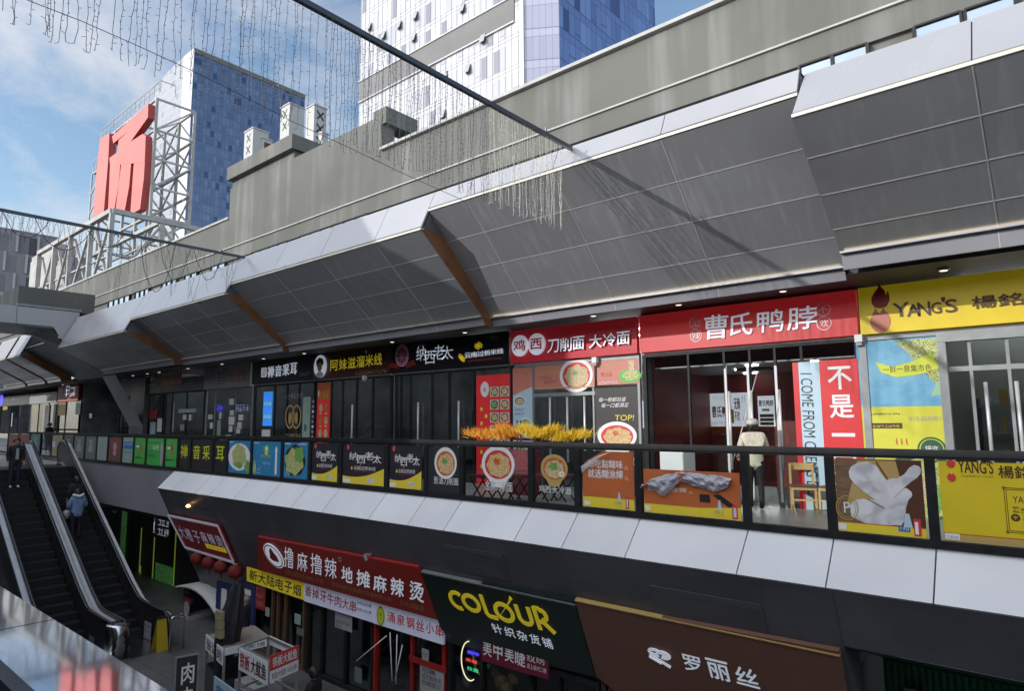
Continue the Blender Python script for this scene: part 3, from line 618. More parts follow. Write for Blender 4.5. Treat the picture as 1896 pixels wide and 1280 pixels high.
# rooftop vents
VW = M('white_vent_paint', (0.42,0.42,0.41), 0.5, var=0.06, scale=2)
for i,(xa,xb,yt,ybm,nl,lab) in enumerate(((453,484,246,302,3,'white box chimney vent at the left end of the concrete roof block, short'),(520,553,201,265,2,'tall white box chimney vent with two cross louvres, standing before the blue tower'),
        (567,597,202,262,4,'tall white chimney vent with dark diamond louvres, right of the other tall one'),(478,497,261,285,0,'small white roof vent with a brown opening beside the leftmost chimney'),(590,604,249,276,1,'low white roof vent peeping over the concrete parapet'))):
    Yv = 13.0+.4*(i%2); q0, q1 = P(xa,yt,Y=Yv), P(xb,ybm,Y=Yv); wd = (q1.x-q0.x)*.48; dp = (q1.x-q0.x)*.46
    t = thing('roof_vent', ((q0.x+q1.x)/2,Yv,7.2), lab, 'vent', 'white rooftop vents')
    b = MB(); b.box(q0.x,q0.x+wd,Yv,Yv+dp,7.0,q0.z-.0,VW); b.build('shaft', t)
    b = MB(); h = q0.z; side = 1 if i in (2,3) else 0
    for k in range(nl):
        z = h-.35-.52*k
        if side: f_ = Fr((q0.x+wd,Yv+dp*.5,z),(0,1,0),(0,0,1))
        else: f_ = Fr((q0.x+wd*.5,Yv,z),(1,0,0),(0,0,1))
        for sgn in (1,-1):
            b.line(f_,-.15,-.17*sgn,.15,.17*sgn,.07,.004 if sgn>0 else .008,K_)
    if i == 3: b.rect(Fr((q0.x+wd,Yv,h),(0,1,0),(0,0,1)),.05,dp-.05,-.6,-.15,.004,BR_)
    b.build('louvre', t)
    b = MB(); b.box(q0.x-.03,q0.x+wd+.03,Yv-.03,Yv+dp+.03,h,h+.05,VW); b.build('cap', t)
# ================================================================ beams over the court and their light strings
BEAM = M('dark_blue_beam', (0.055,0.065,0.085), 0.4, var=0.2, scale=2)
for X0,y0,y1,z0,lab in ((-6.34,-3.0,9.2,4.87,'dark square beam overhead with light strings, running into the canopy fascia'),
                        (-18.05,-3.0,9.15,4.86,'dark beam at the far left carrying tangled light strings')):
    t = thing('overhead_beam', (X0,3,z0), lab, 'beam', None)
    b = MB(); b.beam((X0,y0,z0),(X0,y1,z0),.062,.07,BEAM); b.build('tube', t)
    b = MB()
    for y in (8.45,6.1,2.4): b.tube([(X0,y,z0+.04),(X0,y,z0+.14)],.02,ALUDULL,8)
    b.build('bracket', t)
STR = M('light_string_wire', (0.05,0.053,0.075), 0.5)
STR2 = M('sunlit_string_wire', (0.55,0.53,0.45), 0.4)  # same wire at the canopy end, its sunlit look put into the colour
def strand_mesh(L, seed, mat, kink):
    r = random.Random(seed); b = MB(); z = 0; x = y = 0.0; pts = [(0,0,0)]
    while z > -L:
        z -= .07; k = kink*(1+2.2*max(0,(-z/L-.72)))
        x += r.uniform(-1,1)*k-x*.10; y += r.uniform(-1,1)*k-y*.10; pts.append((x,y,z))
    b.tube(pts,.0028,mat,4,smooth=False)
    for p in pts[1:]:
        if r.random() < .85:
            a = r.uniform(0,6.28); l = r.uniform(.018,.038)
            b.tube([p,(p[0]+l*math.cos(a),p[1]+l*math.sin(a),p[2]+r.uniform(-.012,.02))],.0028,mat,3,smooth=False)
    return b
variants = []
for k in range(9):
    o = strand_mesh(1.53, 40+k, STR, .006+.002*(k%3)).build('light_string', origin=(0,0,0)); variants.append(o.data); COL.objects.unlink(o); bpy.data.objects.remove(o)
variants2 = []
for k in range(5):
    o = strand_mesh(1.53, 80+k, STR2, .007).build('light_string', origin=(0,0,0)); variants2.append(o.data); COL.objects.unlink(o); bpy.data.objects.remove(o)
y = .95; n = 0
while y < 8.95:
    pale = y > 7.0
    me = (variants2 if pale else variants)[n % (5 if pale else 9)]
    o = bpy.data.objects.new('light_string', me); COL.objects.link(o)
    o.location = (-6.34+rng.uniform(-.03,.03), y, 4.83); o.rotation_euler = (rng.uniform(-.03,.03), rng.uniform(-.02,.02), rng.uniform(0,6.28)); o.scale = (1,1,rng.uniform(.94,1.03))
    tag(o, 'dark string of tiny lamps in the curtain hanging under the near overhead beam' if not pale else 'pale string of tiny lamps at the canopy end of the near overhead beam', 'light string', 'light strings on the near beam' if not pale else 'pale light strings at the canopy end of the near beam')
    n += 1; y += rng.choice((.03,.045,.055,.075,.10)) if y < 4 else rng.choice((.028,.038,.05,.06))
y = 3.2
while y < 9.0:
    o = bpy.data.objects.new('light_string', variants[n%9]); COL.objects.link(o)
    o.location = (-18.05+rng.uniform(-.06,.06), y, 4.82); o.rotation_euler = (rng.uniform(-.12,.12), rng.uniform(-.3,.3), rng.uniform(0,6.28))
    o.scale = (1.3,1.3,(rng.uniform(.15,.5) if y < 4.6 or rng.random() < .45 else rng.uniform(.6,1.1)))
    tag(o, 'dark tangled string of tiny lamps hanging from the far left beam', 'light string', 'light strings on the far beam'); n += 1
    y += rng.choice((.03,.045,.06)) if y < 5.4 else rng.choice((.05,.07,.09,.13))
for k,(ya_,yb2,dip) in enumerate(((3.4,4.3,.5),(4.0,5.2,.65),(6.3,7.2,1.35),(6.8,7.6,1.0),(7.7,8.5,.8),(5.1,5.9,.4))):
    b = MB(); b.tube([(-18.05+.05*math.sin(i+k), ya_+(yb2-ya_)*i/16, 4.82-dip*(1-((i-8)/8)**2)) for i in range(17)],.009,STR,4)
    tag(b.build('drooping_cable'), 'thin dark cable drooping in a loop between the light strings of the far left beam', 'cable', 'drooping cables on the far beam')
b = MB(); b.tube([P(x,y_,X=-6.38) for x,y_ in ((20,-14),(57,2),(150,38),(250,82),(355,130),(440,172),(540,224),(640,270),(740,318),(860,372))],.004,STR,4)
tag(b.build('guide_wire'), 'thin guide wire running diagonally behind the hanging light strings', 'wire')
# ================================================================ upper walkway balustrade and its posters
RY = 9.0
bal = thing('balustrade', (-12,RY,FLZ), 'long black framed glass railing along the upper walkway, hung with posters', 'railing')
RT0, RT1, RB0, RB1 = -.475, -.365, -1.475, -1.40
b = MB(); b.box(-62,5,RY-.05,RY+.05,RT0+.03,RT1,BLACKMET); b.box(-62,5,RY-.03,RY+.03,RT0,RT0+.03,BLACKMET); b.build('top_rail', bal)
b = MB(); b.box(-62,5,RY-.045,RY+.045,RB0,RB1,BLACKMET); b.build('bottom_rail', bal)
allp = [.1,1.4,2.7,4.0]+POSTX+[-33.0,-34.6,-36.3,-38,-40,-42,-44.5]
allp.sort(reverse=True)
for x in allp:
    b = MB(); b.box(x-.05,x+.05,RY-.044,RY+.044,RB1,RT0,BLACKMET); b.build('post', bal)
for a, c in zip(allp, allp[1:]):
    b = MB(); b.box(c+.05,a-.05,RY-.006,RY+.006,RB1,RT0,GLASS); b.build('glass_pane', bal)
PF = Fr((0,RY-.02,0),(1,0,0),(0,0,1))           # front of the glass: posters hang here
def bowl(m, fr, a, c, r, d, soup=SOUP, nood=NOOD, top=HERB, foot=True, tilt=.84, topr=.3, rimm=None):
    rimm = rimm or W_
    if foot: m.shape(fr,[(a-r*.80,c-r*.35),(a-r*.34,c-r*1.05),(a+r*.34,c-r*1.05),(a+r*.80,c-r*.35)],d,rimm)
    m.disc(fr,a,c,r,r*tilt,d+.002,rimm); m.disc(fr,a+.01*r,c-.02*r,r*.82,r*tilt*.78,d+.004,soup); m.disc(fr,a+.05*r,c-.05*r,r*.70,r*tilt*.64,d+.006,nood,n=22,wob=.09)
    if top: m.disc(fr,a-.04*r,c+.12*r,r*topr,r*topr*.7,d+.008,top,n=16,wob=.25)
def dashes(m, fr, a0, a1, c, h, n, d, mat, seed=0):
    """a row of print too small to read: each cell a tangle of short strokes"""
    r = random.Random(seed+int(a0*50)); x = a0; s = (a1-a0)/n
    for i in range(n):
        q = s*.80; t = min(q,h)*.10
        hs = sorted(r.sample(range(6),r.choice((2,3,3,4)))); x0,x1 = x+q*r.choice((0,0,.1,.42)),x+q*r.choice((1,1,.9,.62))
        for k in hs:
            z = c+h*k/5.4; m.rect(fr,x0 if k%2 else x,x1 if k%2 else x+q,z,z+t,d,mat)
        for k in range(r.choice((1,2,2,3))):
            xx = x+q*r.choice((.08,.3,.48,.7,.9)); z0,z1 = c+h*r.choice((0,0,.2,.4)),c+h*r.choice((1,1,.8,.7)); m.rect(fr,xx,xx+t,z0,z1,d+.0006,mat)
        x += s
def smooth(pts, it=2):
    for _ in range(it):
        o = []
        for (ax,ay),(bx,by) in zip(pts,pts[1:]+pts[:1]): o += [(ax*.75+bx*.25,ay*.75+by*.25),(ax*.25+bx*.75,ay*.25+by*.75)]
        pts = o
    return pts
def promo(m, fr, a0, a1, c0, hgt=.16, curve=.5, d=.004):
    """the yellow swoosh strip along the foot of the drink brand posters, with its small bottle and box"""
    n = 10; W = a1-a0
    pts = [(a0,c0),(a1,c0)]+[(a1-W*i/n, c0+hgt*(1+curve*((1-i/n)**2)*2.2-.25*math.sin(math.pi*i/n))) for i in range(n+1)]
    m.shape(fr,pts,d,Y_); m.rect(fr,a0+.01,a0+W*.2,c0+.02,c0+.02+hgt*.5,d+.002,W_)
    x = a0+W*.62; m.rect(fr,x,x+W*.16,c0+.05,c0+.05+hgt*.55,d+.002,W_); dashes(m,fr,x+.01,x+W*.155,c0+.06,hgt*.45,3,d+.004,B_)
def poster(xl, xr, label, mk, name='poster', grp='posters on the glass railing', z0=None, z1=None, mat=K_):
    z0 = RB1+.012 if z0 is None else z0; z1 = RT0-.02 if z1 is None else z1
    t = thing(name, ((xl+xr)/2,RY-.02,z0), label, 'poster', grp)
    b = MB(); b.fbox(PF,xl,xr,z0,z1,-.010,0,mat); b.build('sheet', t)
    b = MB(); mk(b,xl,xr,z0,z1,t)
    if b.v: b.build('print', t)
def lettering(t, fr, s, a0, a1, c0, c1, d, m, bold=.02, depth=0, slant=0, m2=None):
    b = MB(); b.text(fr,s,a0,a1,c0,c1,d,m,depth,bold,slant,m2); return b.build('lettering', t)
def flame(m, fr, a, c, w, h, d, mat):
    pts = [(0,-.5),(.3,-.44),(.47,-.22),(.48,.02),(.40,.20),(.36,.10),(.30,.02),(.26,.22),(.12,.36),(-.04,.56),(-.06,.36),(-.24,.20),(-.42,-.02),(-.44,-.25),(-.28,-.44)]
    m.shape(fr,[(a+x*w,c+y*h) for x,y in pts],d,mat,.004)
def drop(m, fr, a, c, w, h, d, mat, nick=None):
    m.shape(fr,[(a+w*.5*math.cos(t)*(1-.16*max(0,math.sin(t))), c+h*.5*math.sin(t)) for t in [2*math.pi*i/26 for i in range(26)]],d,mat,.004)
    if nick: m.shape(fr,[(a-w*.2,c+h*.5),(a,c+h*.30),(a+w*.2,c+h*.5)],d+.006,nick)
DKB = pal('dark_brown_print', (0.085,0.03,0.015))
EGG = pal('pale_red_print', (0.50,0.16,0.11))
# Yang sheet
def mk_yang(m,a,c,z0,z1,t):
    flame(m,PF,*PF.px(1760,856),.085,.13,.002,R_); x,z = PF.px(1762,884); drop(m,PF,x,z,.085,.10,.002,R_,Y_)
    lettering(t,PF,"YANG'S",PF.px(1775,876)[0],PF.px(1840,876)[0],PF.px(1775,876)[1],PF.px(1840,863)[1]+.05,.002,DKB,.025)
    dashes(m,PF,PF.px(1780,882)[0],PF.px(1840,882)[0],PF.px(1780,883)[1],.02,16,.002,DKB)
    lettering(t,PF,"楊銘宇",PF.px(1849,886)[0],PF.px(1849,886)[0]+.42,PF.px(1849,886)[1],PF.px(1849,886)[1]+.14,.002,DKB,.03)
    x0,zz = PF.px(1866,986); x1,zq = PF.px(1866,904)
    for q in (0,.018): 
        m.line(PF,x0+q,zz+q,x0+q,zq-q,.006,.002,DKB); m.line(PF,x0+q,zz+q,c-.02,zz+q,.006,.003,DKB); m.line(PF,x0+q,zq-q,c-.02,zq-q,.006,.003,DKB)
    m.ring(PF,x0,zz,.015,.015,.006,.004,DKB,.001,12); m.ring(PF,x0,zq,.015,.015,.006,.004,DKB,.001,12)
    lettering(t,PF,"YANG'S",x0+.07,x0+.32,zq-.16,zq-.08,.002,DKB,.02)
    m.disc(PF,x0+.08,zz+.16,.04,.04,.002,DKB); lettering(t,PF,"宇",x0+.06,x0+.10,zz+.14,zz+.18,.004,Y_)
    dashes(m,PF,x0+.14,x0+.42,zz+.14,.05,4,.002,DKB); dashes(m,PF,x0+.14,x0+.42,zz+.06,.03,8,.002,DKB); dashes(m,PF,x0+.06,x0+.42,zq-.26,.06,5,.002,DKB)
    m.rect(PF,a,c,z0,z0+.07,.002,TAN_); m.line(PF,a,z0+.085,c,z0+.085,.012,.003,O_); m.rect(PF,a+.01,a+.15,z0+.015,z0+.085,.006,W_); dashes(m,PF,a+.02,a+.14,z0+.03,.03,3,.008,GREY_)
poster(-1.13,.03,'bright yellow poster with a red flame mark and black lettering, rightmost on the railing',mk_yang,mat=pal('poster_yellow',(0.72,0.55,0.02)))
def mk_chick(m,a,c,z0,z1,t):
    W,H = c-a, z1-z0; q = lambda u,v: (a+W*u,z0+H*v)
    m.shape(PF,[q(.10,.30),q(.28,.98),q(.80,.98),q(.92,.74),q(.62,.50)],.002,TAN_); m.shape(PF,[q(.72,1),q(1,1),q(1,.12),q(.8,.10),q(.80,.5)],.003,BR_)
    m.shape(PF,smooth([q(.17,.13),q(.15,.42),q(.38,.47),q(.60,.40),q(.76,.36),q(.78,.13)],1),.005,CHICK)
    m.shape(PF,smooth([q(.60,.36),q(.68,.50),q(.80,.66),q(.90,.56),q(.81,.45),q(.77,.14),q(.62,.14)],1),.0056,CHICK)
    m.shape(PF,smooth([q(.15,.78),q(.22,.93),q(.46,.98),q(.60,.72),q(.74,.58),q(.74,.30),q(.62,.28),q(.50,.42),q(.25,.62)],1),.0062,CHICK)
    m.shape(PF,smooth([q(.52,.62),q(.60,.74),q(.78,.77),q(.90,.95),q(1.0,.92),q(.98,.80),q(.84,.69),q(.74,.56),q(.62,.48)],1),.0068,CHICK)
    m.line(PF,*q(.50,.97),*q(.62,.74),.014,.0085,BR_); m.line(PF,*q(.36,.465),*q(.56,.35),.012,.0085,WOODP); m.line(PF,*q(.80,.64),*q(.68,.50),.006,.0085,GREY_)
    m.ring(PF,*q(.12,.32),.13,.15,.012,.007,TAN_,.001); m.ring(PF,*q(.12,.32),.10,.12,.006,.007,TAN_,.001); lettering(t,PF,'P',*[q(.08,0)[0],q(.16,0)[0]],q(0,.25)[1],q(0,.40)[1],.008,W_)
    m.rect(PF,a,c,z0,z0+.12*H,.006,Y_); m.rect(PF,a,c,z0+.118*H,z0+.13*H,.007,O_)
    m.rect(PF,a,a+.1*W,z0+.02,z0+.09,.008,W_); x,z = q(.70,.06); m.rect(PF,x,x+.13*W,z,z+.07*H,.008,B_); dashes(m,PF,x+.01,x+.125*W,z+.015,.04,3,.010,W_)
    m.shape(PF,[q(.76,.12),q(.86,.12),q(.83,.30),q(.79,.30)],.009,LB_); x,z = q(.87,.02); m.rect(PF,x,x+.08*W,z,z+.22*H,.009,R_); m.rect(PF,x+.012,x+.05*W,z+.02,z+.18*H,.011,W_)
poster(-2.24,-1.30,'poster with a photo of pale dressed poultry on a brown wooden board',mk_chick,mat=WOODP)
def mk_cone(m,a,c,z0,W):
    x = a+W*.68; m.shape(PF,[(x,z0+.10),(x+.075,z0+.10),(x+.05,z0+.26),(x+.028,z0+.26)],.006,LB_); m.rect(PF,x-.04,x+.09,z0+.05,z0+.13,.008,Y_); dashes(m,PF,x-.035,x+.085,z0+.065,.055,4,.010,B_)
    m.rect(PF,a+W*.84,a+W*.90,z0+.02,z0+.20,.006,R_); m.rect(PF,a+W*.855,a+W*.885,z0+.04,z0+.17,.008,LB_)
def mk_or1(m,a,c,z0,z1,t):
    W = c-a; H = z1-z0
    lettering(t,PF,'想吃黏糊味',a+.11*W,a+.80*W,z0+.70*H,z0+.85*H,.003,W_,.03); lettering(t,PF,'就选糊涂婶',a+.11*W,a+.80*W,z0+.52*H,z0+.68*H,.003,W_,.03)
    lettering(t,PF,'儿',a+.83*W,a+.90*W,z0+.69*H,z0+.76*H,.003,W_,.01); lettering(t,PF,'儿',a+.83*W,a+.90*W,z0+.51*H,z0+.58*H,.003,W_,.01)
    m.rect(PF,a,c,z0,z0+.18*H,.002,Y_); m.rect(PF,a+.02,a+.14,z0+.03,z0+.09,.004,W_); mk_cone(m,a,c,z0,W)
    m.shape(PF,[(a,z0+.66*H),(a+.05*W,z0+.80*H),(a+.42*W,z1+.004),(a,z1+.004)],.004,K_)
    pts = [(a-.005,z0+.60*H,.012),(a+.14*W,z0+.70*H,.06),(a+.45*W,z0+.93*H,.08),(a+.60*W,z1,.012),(a+.32*W,z0+.90*H,.10),(a+.02*W,z0+.72*H,.08)]
    m.poly([PF.p(*p) for p in (pts[0],pts[1],pts[5])],W_); m.poly([PF.p(*p) for p in (pts[1],pts[2],pts[4],pts[5])],W_); m.poly([PF.p(*p) for p in (pts[2],pts[3],pts[4])],W_)
poster(-6.08,-5.13,'orange poster with white lettering, its upper left corner peeling off the glass',mk_or1,mat=O_)
def mk_or2(m,a,c,z0,z1,t):
    W = c-a; H = z1-z0
    lettering(t,PF,'就选糊涂婶',a+.04*W,a+.47*W,z0+.50*H,z0+.62*H,.003,W_,.03); lettering(t,PF,'儿',a+.49*W,a+.53*W,z0+.49*H,z0+.55*H,.003,W_,.01)
    m.rect(PF,a,c,z0,z0+.20*H,.002,Y_); m.shape(PF,[(a,z0+.2*H),(c,z0+.2*H),(c,z0+.27*H),(a+.6*W,z0+.2*H)],.0025,Y_); m.rect(PF,a+.01,a+.10,z0+.03,z0+.10,.004,W_); mk_cone(m,a+.16*W,c,z0,W*.9)
    m.shape(PF,[(a+.60*W,z0+.50*H),(a+.70*W,z0+.50*H),(a+.71*W,z0+.33*H),(a+.60*W,z0+.33*H)],.004,K_); m.shape(PF,[(a+.73*W,z0+.50*H),(a+.80*W,z0+.52*H),(a+.97*W,z0+.27*H),(a+.88*W,z0+.26*H)],.004,K_)
poster(-4.96,-3.47,'wide orange poster half covered by a hanging grey striped cloth',mk_or2,z1=-.74,mat=O_)
# the bowls printed straight on the clear panes
def bowlposter(xa,xb,label,text,cx,cz,r,soup,nood,top,foot,tr,tpx,rim=None,nm='bowl_picture'):
    t = thing('bowl_sticker', ((xa+xb)/2,RY-.02,RB1), label, 'poster', 'posters on the glass railing')
    b = MB(); bowl(b,PF,cx,cz,r,.002,soup,nood,top,foot,.84,tr,rim); 
    b.build(nm, t)
    (x0,y0),(x1,y1) = tpx; p0, p1 = PF.px(x0,y0), PF.px(x1,y1)
    lettering(t,PF,text,p0[0]-.006,p1[0]+.006,p0[1]-.004,p1[1]+.004,.0015,K_,.05); lettering(t,PF,text,p0[0],p1[0],p0[1],p1[1],.003,W_,.012)
    return t
x,z = PF.px(1026,868); tb = bowlposter(-7.1,-6.25,'red noodle bowl sticker with green herbs and half an egg on a pane','鸡西大冷面',x,z,.285,SOUP,NOOD2,HERB,True,.34,((998,912),(1058,903)),TAN_)
b = MB(); b.disc(PF,x+.17,z-.09,.06,.05,.014,W_); b.disc(PF,x+.175,z-.088,.035,.03,.016,Y_); b.build('egg_picture', tb)
x,z = PF.px(922,860); bowlposter(-8.8,-7.25,'large white noodle bowl sticker with a meat topping on the widest clear pane','金辣刀削面',x,z,.40,R_,NOOD,SOUP,True,.22,((898,908),(949,893)))
x,z = PF.px(825,858); t_ = thing('bowl_poster',(-9.4,RY-.02,RB1),'dark poster with a round bowl of red noodles topped with chopped greens','poster','posters on the glass railing')
b = MB(); b.fbox(PF,-9.82,-8.93,RB1+.01,RT0-.02,-.01,0,pal('charcoal_print',(0.03,0.03,0.034))); b.build('sheet',t_)
b = MB(); bowl(b,PF,x,z,.315,.002,SOUP,NOOD,HERB,False,.98,.26); b.build('bowl_picture',t_)
p0,p1 = PF.px(803,896),PF.px(849,886); lettering(t_,PF,'葱油刀削面',p0[0],p1[0],p0[1],p1[1],.003,W_,.01)
def mk_nx(m,a,c,z0,z1,t):
    W = c-a; H = z1-z0
    m.disc(PF,a+.13*W,z0+.92*H,.045,.065,.003,R_); m.disc(PF,a+.13*W,z0+.92*H,.03,.045,.005,EGG)
    for i,ch in enumerate('纳西老太'):
        dz = (.0,-.075,.02,-.05)[i]*H; x0 = a+(.16+.19*i)*W; lettering(t,PF,ch,x0,x0+.21*W,z0+(.60+0)*H+dz,z0+.80*H+dz,.003+.001*i,W_,.008)
    m.line(PF,a+.36*W,z0+.70*H,a+.90*W,z0+.70*H,.012,.009,W_)
    lettering(t,PF,'云南过桥米线',a+.28*W,a+.80*W,z0+.36*H,z0+.46*H,.003,W_,.02); m.disc(PF,a+.23*W,z0+.40*H,.03,.04,.003,LG_,n=7); m.disc(PF,a+.45*W,z0+.50*H,.02,.02,.003,Y_,n=3)
    m.rect(PF,a+.3*W,a+.78*W,z0+.31*H,z0+.335*H,.003,MAR_); promo(m,PF,a+.01,c-.01,z0+.01,.17,.55)
NXB = pal('aubergine_print',(0.028,0.022,0.032))
poster(-11.02,-10.0,'black poster with white thin lettering and a yellow swoosh, nearest the red noodle bowl',mk_nx,mat=NXB)
poster(-12.7,-11.2,'widest of the black posters with white thin lettering and a yellow swoosh',mk_nx,mat=NXB)
poster(-13.95,-12.9,'black poster with white thin lettering and yellow swoosh, beside the blue food posters',mk_nx,mat=NXB)
PB = pal('poster_blue',(0.03,0.22,0.42))
def mk_g1(m,a,c,z0,z1,t):
    W=c-a;H=z1-z0; m.disc(PF,a+.48*W,z0+.50*H,.44*W,.43*H,.002,K_,n=20,wob=.06); m.disc(PF,a+.44*W,z0+.46*H,.39*W,.36*H,.004,LEAFY,n=18,wob=.16); m.disc(PF,a+.66*W,z0+.66*H,.22*W,.22*H,.006,HERB,n=14,wob=.2)
    m.rect(PF,a+.02,a+.3,z1-.05,z1-.03,.004,W_); m.rect(PF,c-.4,c-.05,z1-.05,z1-.03,.004,W_); dashes(m,PF,a+.05,a+.3,z0+.04,.13,3,.007,LB_)
def mk_b2(m,a,c,z0,z1,t):
    W=c-a;H=z1-z0; m.disc(PF,a+.5*W,z0+.78*H,.12*W,.13*H,.003,G_,n=12,wob=.2); m.disc(PF,a+.5*W,z0+.79*H,.05*W,.07*H,.005,W_); m.disc(PF,a+.5*W,z0+.66*H,.06*W,.06*H,.005,Y_)
    dashes(m,PF,a+.3*W,a+.68*W,z0+.53*H,.07,7,.003,LG_); dashes(m,PF,a+.38*W,a+.66*W,z0+.32*H,.07,5,.003,LB_); m.rect(PF,a+.82*W,a+.89*W,z0+.06*H,z0+.74*H,.003,W_); m.shape(PF,[(a+.80*W,z0+.72*H),(a+.91*W,z0+.72*H),(a+.87*W,z0+.86*H),(a+.84*W,z0+.86*H)],.004,W_)
    m.disc(PF,a+.08*W,z0+.22*H,.06*W,.2*H,.003,LEAFY,n=10,wob=.2); dashes(m,PF,a+.16*W,a+.32*W,z0+.06*H,.17,2,.004,W_); m.rect(PF,a+.03,a+.3,z1-.06,z1-.03,.004,LB_)
def mk_g3(m,a,c,z0,z1,t):
    W=c-a;H=z1-z0; m.disc(PF,a+.5*W,z0+.5*H,.52*W,.42*H,.002,W_); m.disc(PF,a+.5*W,z0+.52*H,.33*W,.37*H,.004,LEAFY,n=18,wob=.10); m.disc(PF,a+.9*W,z0+.22*H,.12*W,.2*H,.006,HERB,n=10,wob=.2); m.disc(PF,a+.5*W,z0+.25*H,.2*W,.1*H,.006,HERB,n=10,wob=.2); m.rect(PF,a+.03,a+.25,z1-.05,z1-.03,.006,W_)
poster(-15.22,-14.15,'blue poster with a dark bowl of yellow and green vegetables',mk_g1,mat=PB)
poster(-16.78,-15.4,'plain blue poster with a small yellow emblem and a white arrow-like bottle',mk_b2,mat=PB)
poster(-18.14,-16.95,'blue and white poster with a bowl of pale yellow noodles',mk_g3,mat=PB)
BLP = pal('black_panel_print',(0.022,0.02,0.02)); YB_P = pal('yellow_green_print',(0.62,0.66,0.03))
for xa,xb,s,lab in ((-19.02,-18.31,'耳','black railing panel with one yellow character, right of the two-character panel'),(-20.50,-19.2,'音采','black railing panel with two yellow characters'),(-21.40,-20.68,'禅','narrow black railing panel with one yellow character, beside the green poster')):
    poster(xa,xb,lab,lambda m,a,c,z0,z1,t,s=s: [lettering(t,PF,ch,a+(c-a)*(i+.14)/len(s),a+(c-a)*(i+.86)/len(s),z0+.30,z0+.72,.003,YB_P,.02) for i,ch in enumerate(s)] and None,mat=BLP)
def mk_gr(kind):
    def f(m,a,c,z0,z1,t):
        W=c-a;H=z1-z0
        if kind == 0: m.disc(PF,a+.55*W,z0+.62*H,.10*W,.28*H,.003,O_,n=9,wob=.2); m.rect(PF,a+.05*W,a+.7*W,z0+.22*H,z0+.26*H,.003,K_); m.rect(PF,a+.12*W,a+.6*W,z0+.62*H,z0+.70*H,.003,W_)
        if kind == 1:
            m.rect(PF,a+.05*W,a+.8*W,z0+.82*H,z0+.84*H,.003,DG_); m.rect(PF,a+.05*W,a+.8*W,z0+.50*H,z0+.52*H,.003,DG_); dashes(m,PF,a+.1*W,a+.6*W,z0+.28*H,.14,3,.003,DG_); dashes(m,PF,a+.35*W,a+.72*W,z0+.58*H,.14,2,.003,W_); m.disc(PF,a+.90*W,z0+.45*H,.10*W,.45*H,.004,GREY_)
        if kind == 2: m.rect(PF,a+.05*W,a+.95*W,z0+.55*H,z0+.82*H,.003,B_); dashes(m,PF,a+.1*W,a+.9*W,z0+.68*H,.08,4,.005,W_); dashes(m,PF,a+.1*W,a+.9*W,z0+.38*H,.08,4,.003,B_)
        if kind == 3: m.disc(PF,a+.5*W,z0+.62*H,.28*W,.26*H,.003,DR_,n=14,wob=.1); m.disc(PF,a+.5*W,z0+.60*H,.14*W,.18*H,.005,GREY_); m.disc(PF,a+.5*W,z0+.34*H,.14*W,.10*H,.004,GREY_)
        if kind == 4: m.disc(PF,a+.5*W,z0+.5*H,.22*W,.25*H,.003,GREY_,n=9,wob=.3); m.disc(PF,a+.5*W,z0+.80*H,.2*W,.06*H,.003,GREY_)
    return f
PGR = pal('poster_green',(0.06,0.42,0.07)); PTEAL = pal('poster_grey_green',(0.13,0.17,0.15)); PTEAL2 = pal('poster_pale_green',(0.30,0.42,0.36)); PBRN = pal('poster_red_brown',(0.17,0.06,0.05))
for xa,xb,k,mm,lab in ((-22.42,-21.56,0,PGR,'narrow green poster with an orange figure, beside the black yellow-lettered panel'),(-23.92,-22.58,1,PGR,'wide bright green poster with a dark curved shape at its right'),(-25.02,-24.08,0,PGR,'green and white poster with a small orange figure, left of the wide green one'),
    (-26.13,-25.18,2,PTEAL2,'pale poster with dark blue lettered bands'),(-27.54,-26.29,3,PBRN,'dull red-brown poster with a grey round motif'),(-28.76,-27.7,4,PTEAL2,'pale green poster with a dark motif, right of the two dull grey ones'),
    (-30.12,-28.92,4,PTEAL,'dull grey-green poster, the right one of two'),(-31.52,-30.28,4,PTEAL,'dull grey-green poster next to the escalator head'),(-32.92,-31.7,4,pal('poster_brown_grey',(0.12,0.095,0.085)),'dim brown-grey poster behind the escalator head'),(-34.5,-33.1,4,pal('poster_cream',(0.42,0.33,0.17)),'cream yellow poster behind the escalator head'),(-37.9,-36.4,4,pal('poster_teal',(0.05,0.22,0.19)),'teal and brown poster behind the left escalator head'),(-41.9,-38.1,3,PBRN,'dim brown poster at the far left of the railing')):
    poster(xa,xb,lab,mk_gr(k),mat=mm)
# striped cloth hung over the wide orange poster
m_,t_,b_ = base('striped_cloth'); tc_ = t_.nodes.new('ShaderNodeTexCoord'); wv = t_.nodes.new('ShaderNodeTexWave'); wv.inputs['Scale'].default_value = 17; wv.inputs['Distortion'].default_value = 7; wv.bands_direction = 'Z'; wv.inputs['Detail'].default_value = 2
t_.links.new(tc_.outputs['Object'], wv.inputs[0]); t_.links.new(mixn(t_, wv.outputs[0], (0.13,0.125,0.17), (0.66,0.65,0.68)), b_.inputs['Base Color']); b_.inputs['Roughness'].default_value = 0.8
b = MB(); pts = []; NU, NV = 90, 16
top = [(1189,905),(1206,888),(1235,878),(1262,874),(1300,878),(1330,880),(1357,887)]; bot = [(1192,897),(1205,902),(1230,920),(1262,892),(1300,904),(1325,912),(1350,902)]
def lerp(ps,u):
    k = u*(len(ps)-1); i = min(int(k),len(ps)-2); f = k-i; return (ps[i][0]*(1-f)+ps[i+1][0]*f, ps[i][1]*(1-f)+ps[i+1][1]*f)
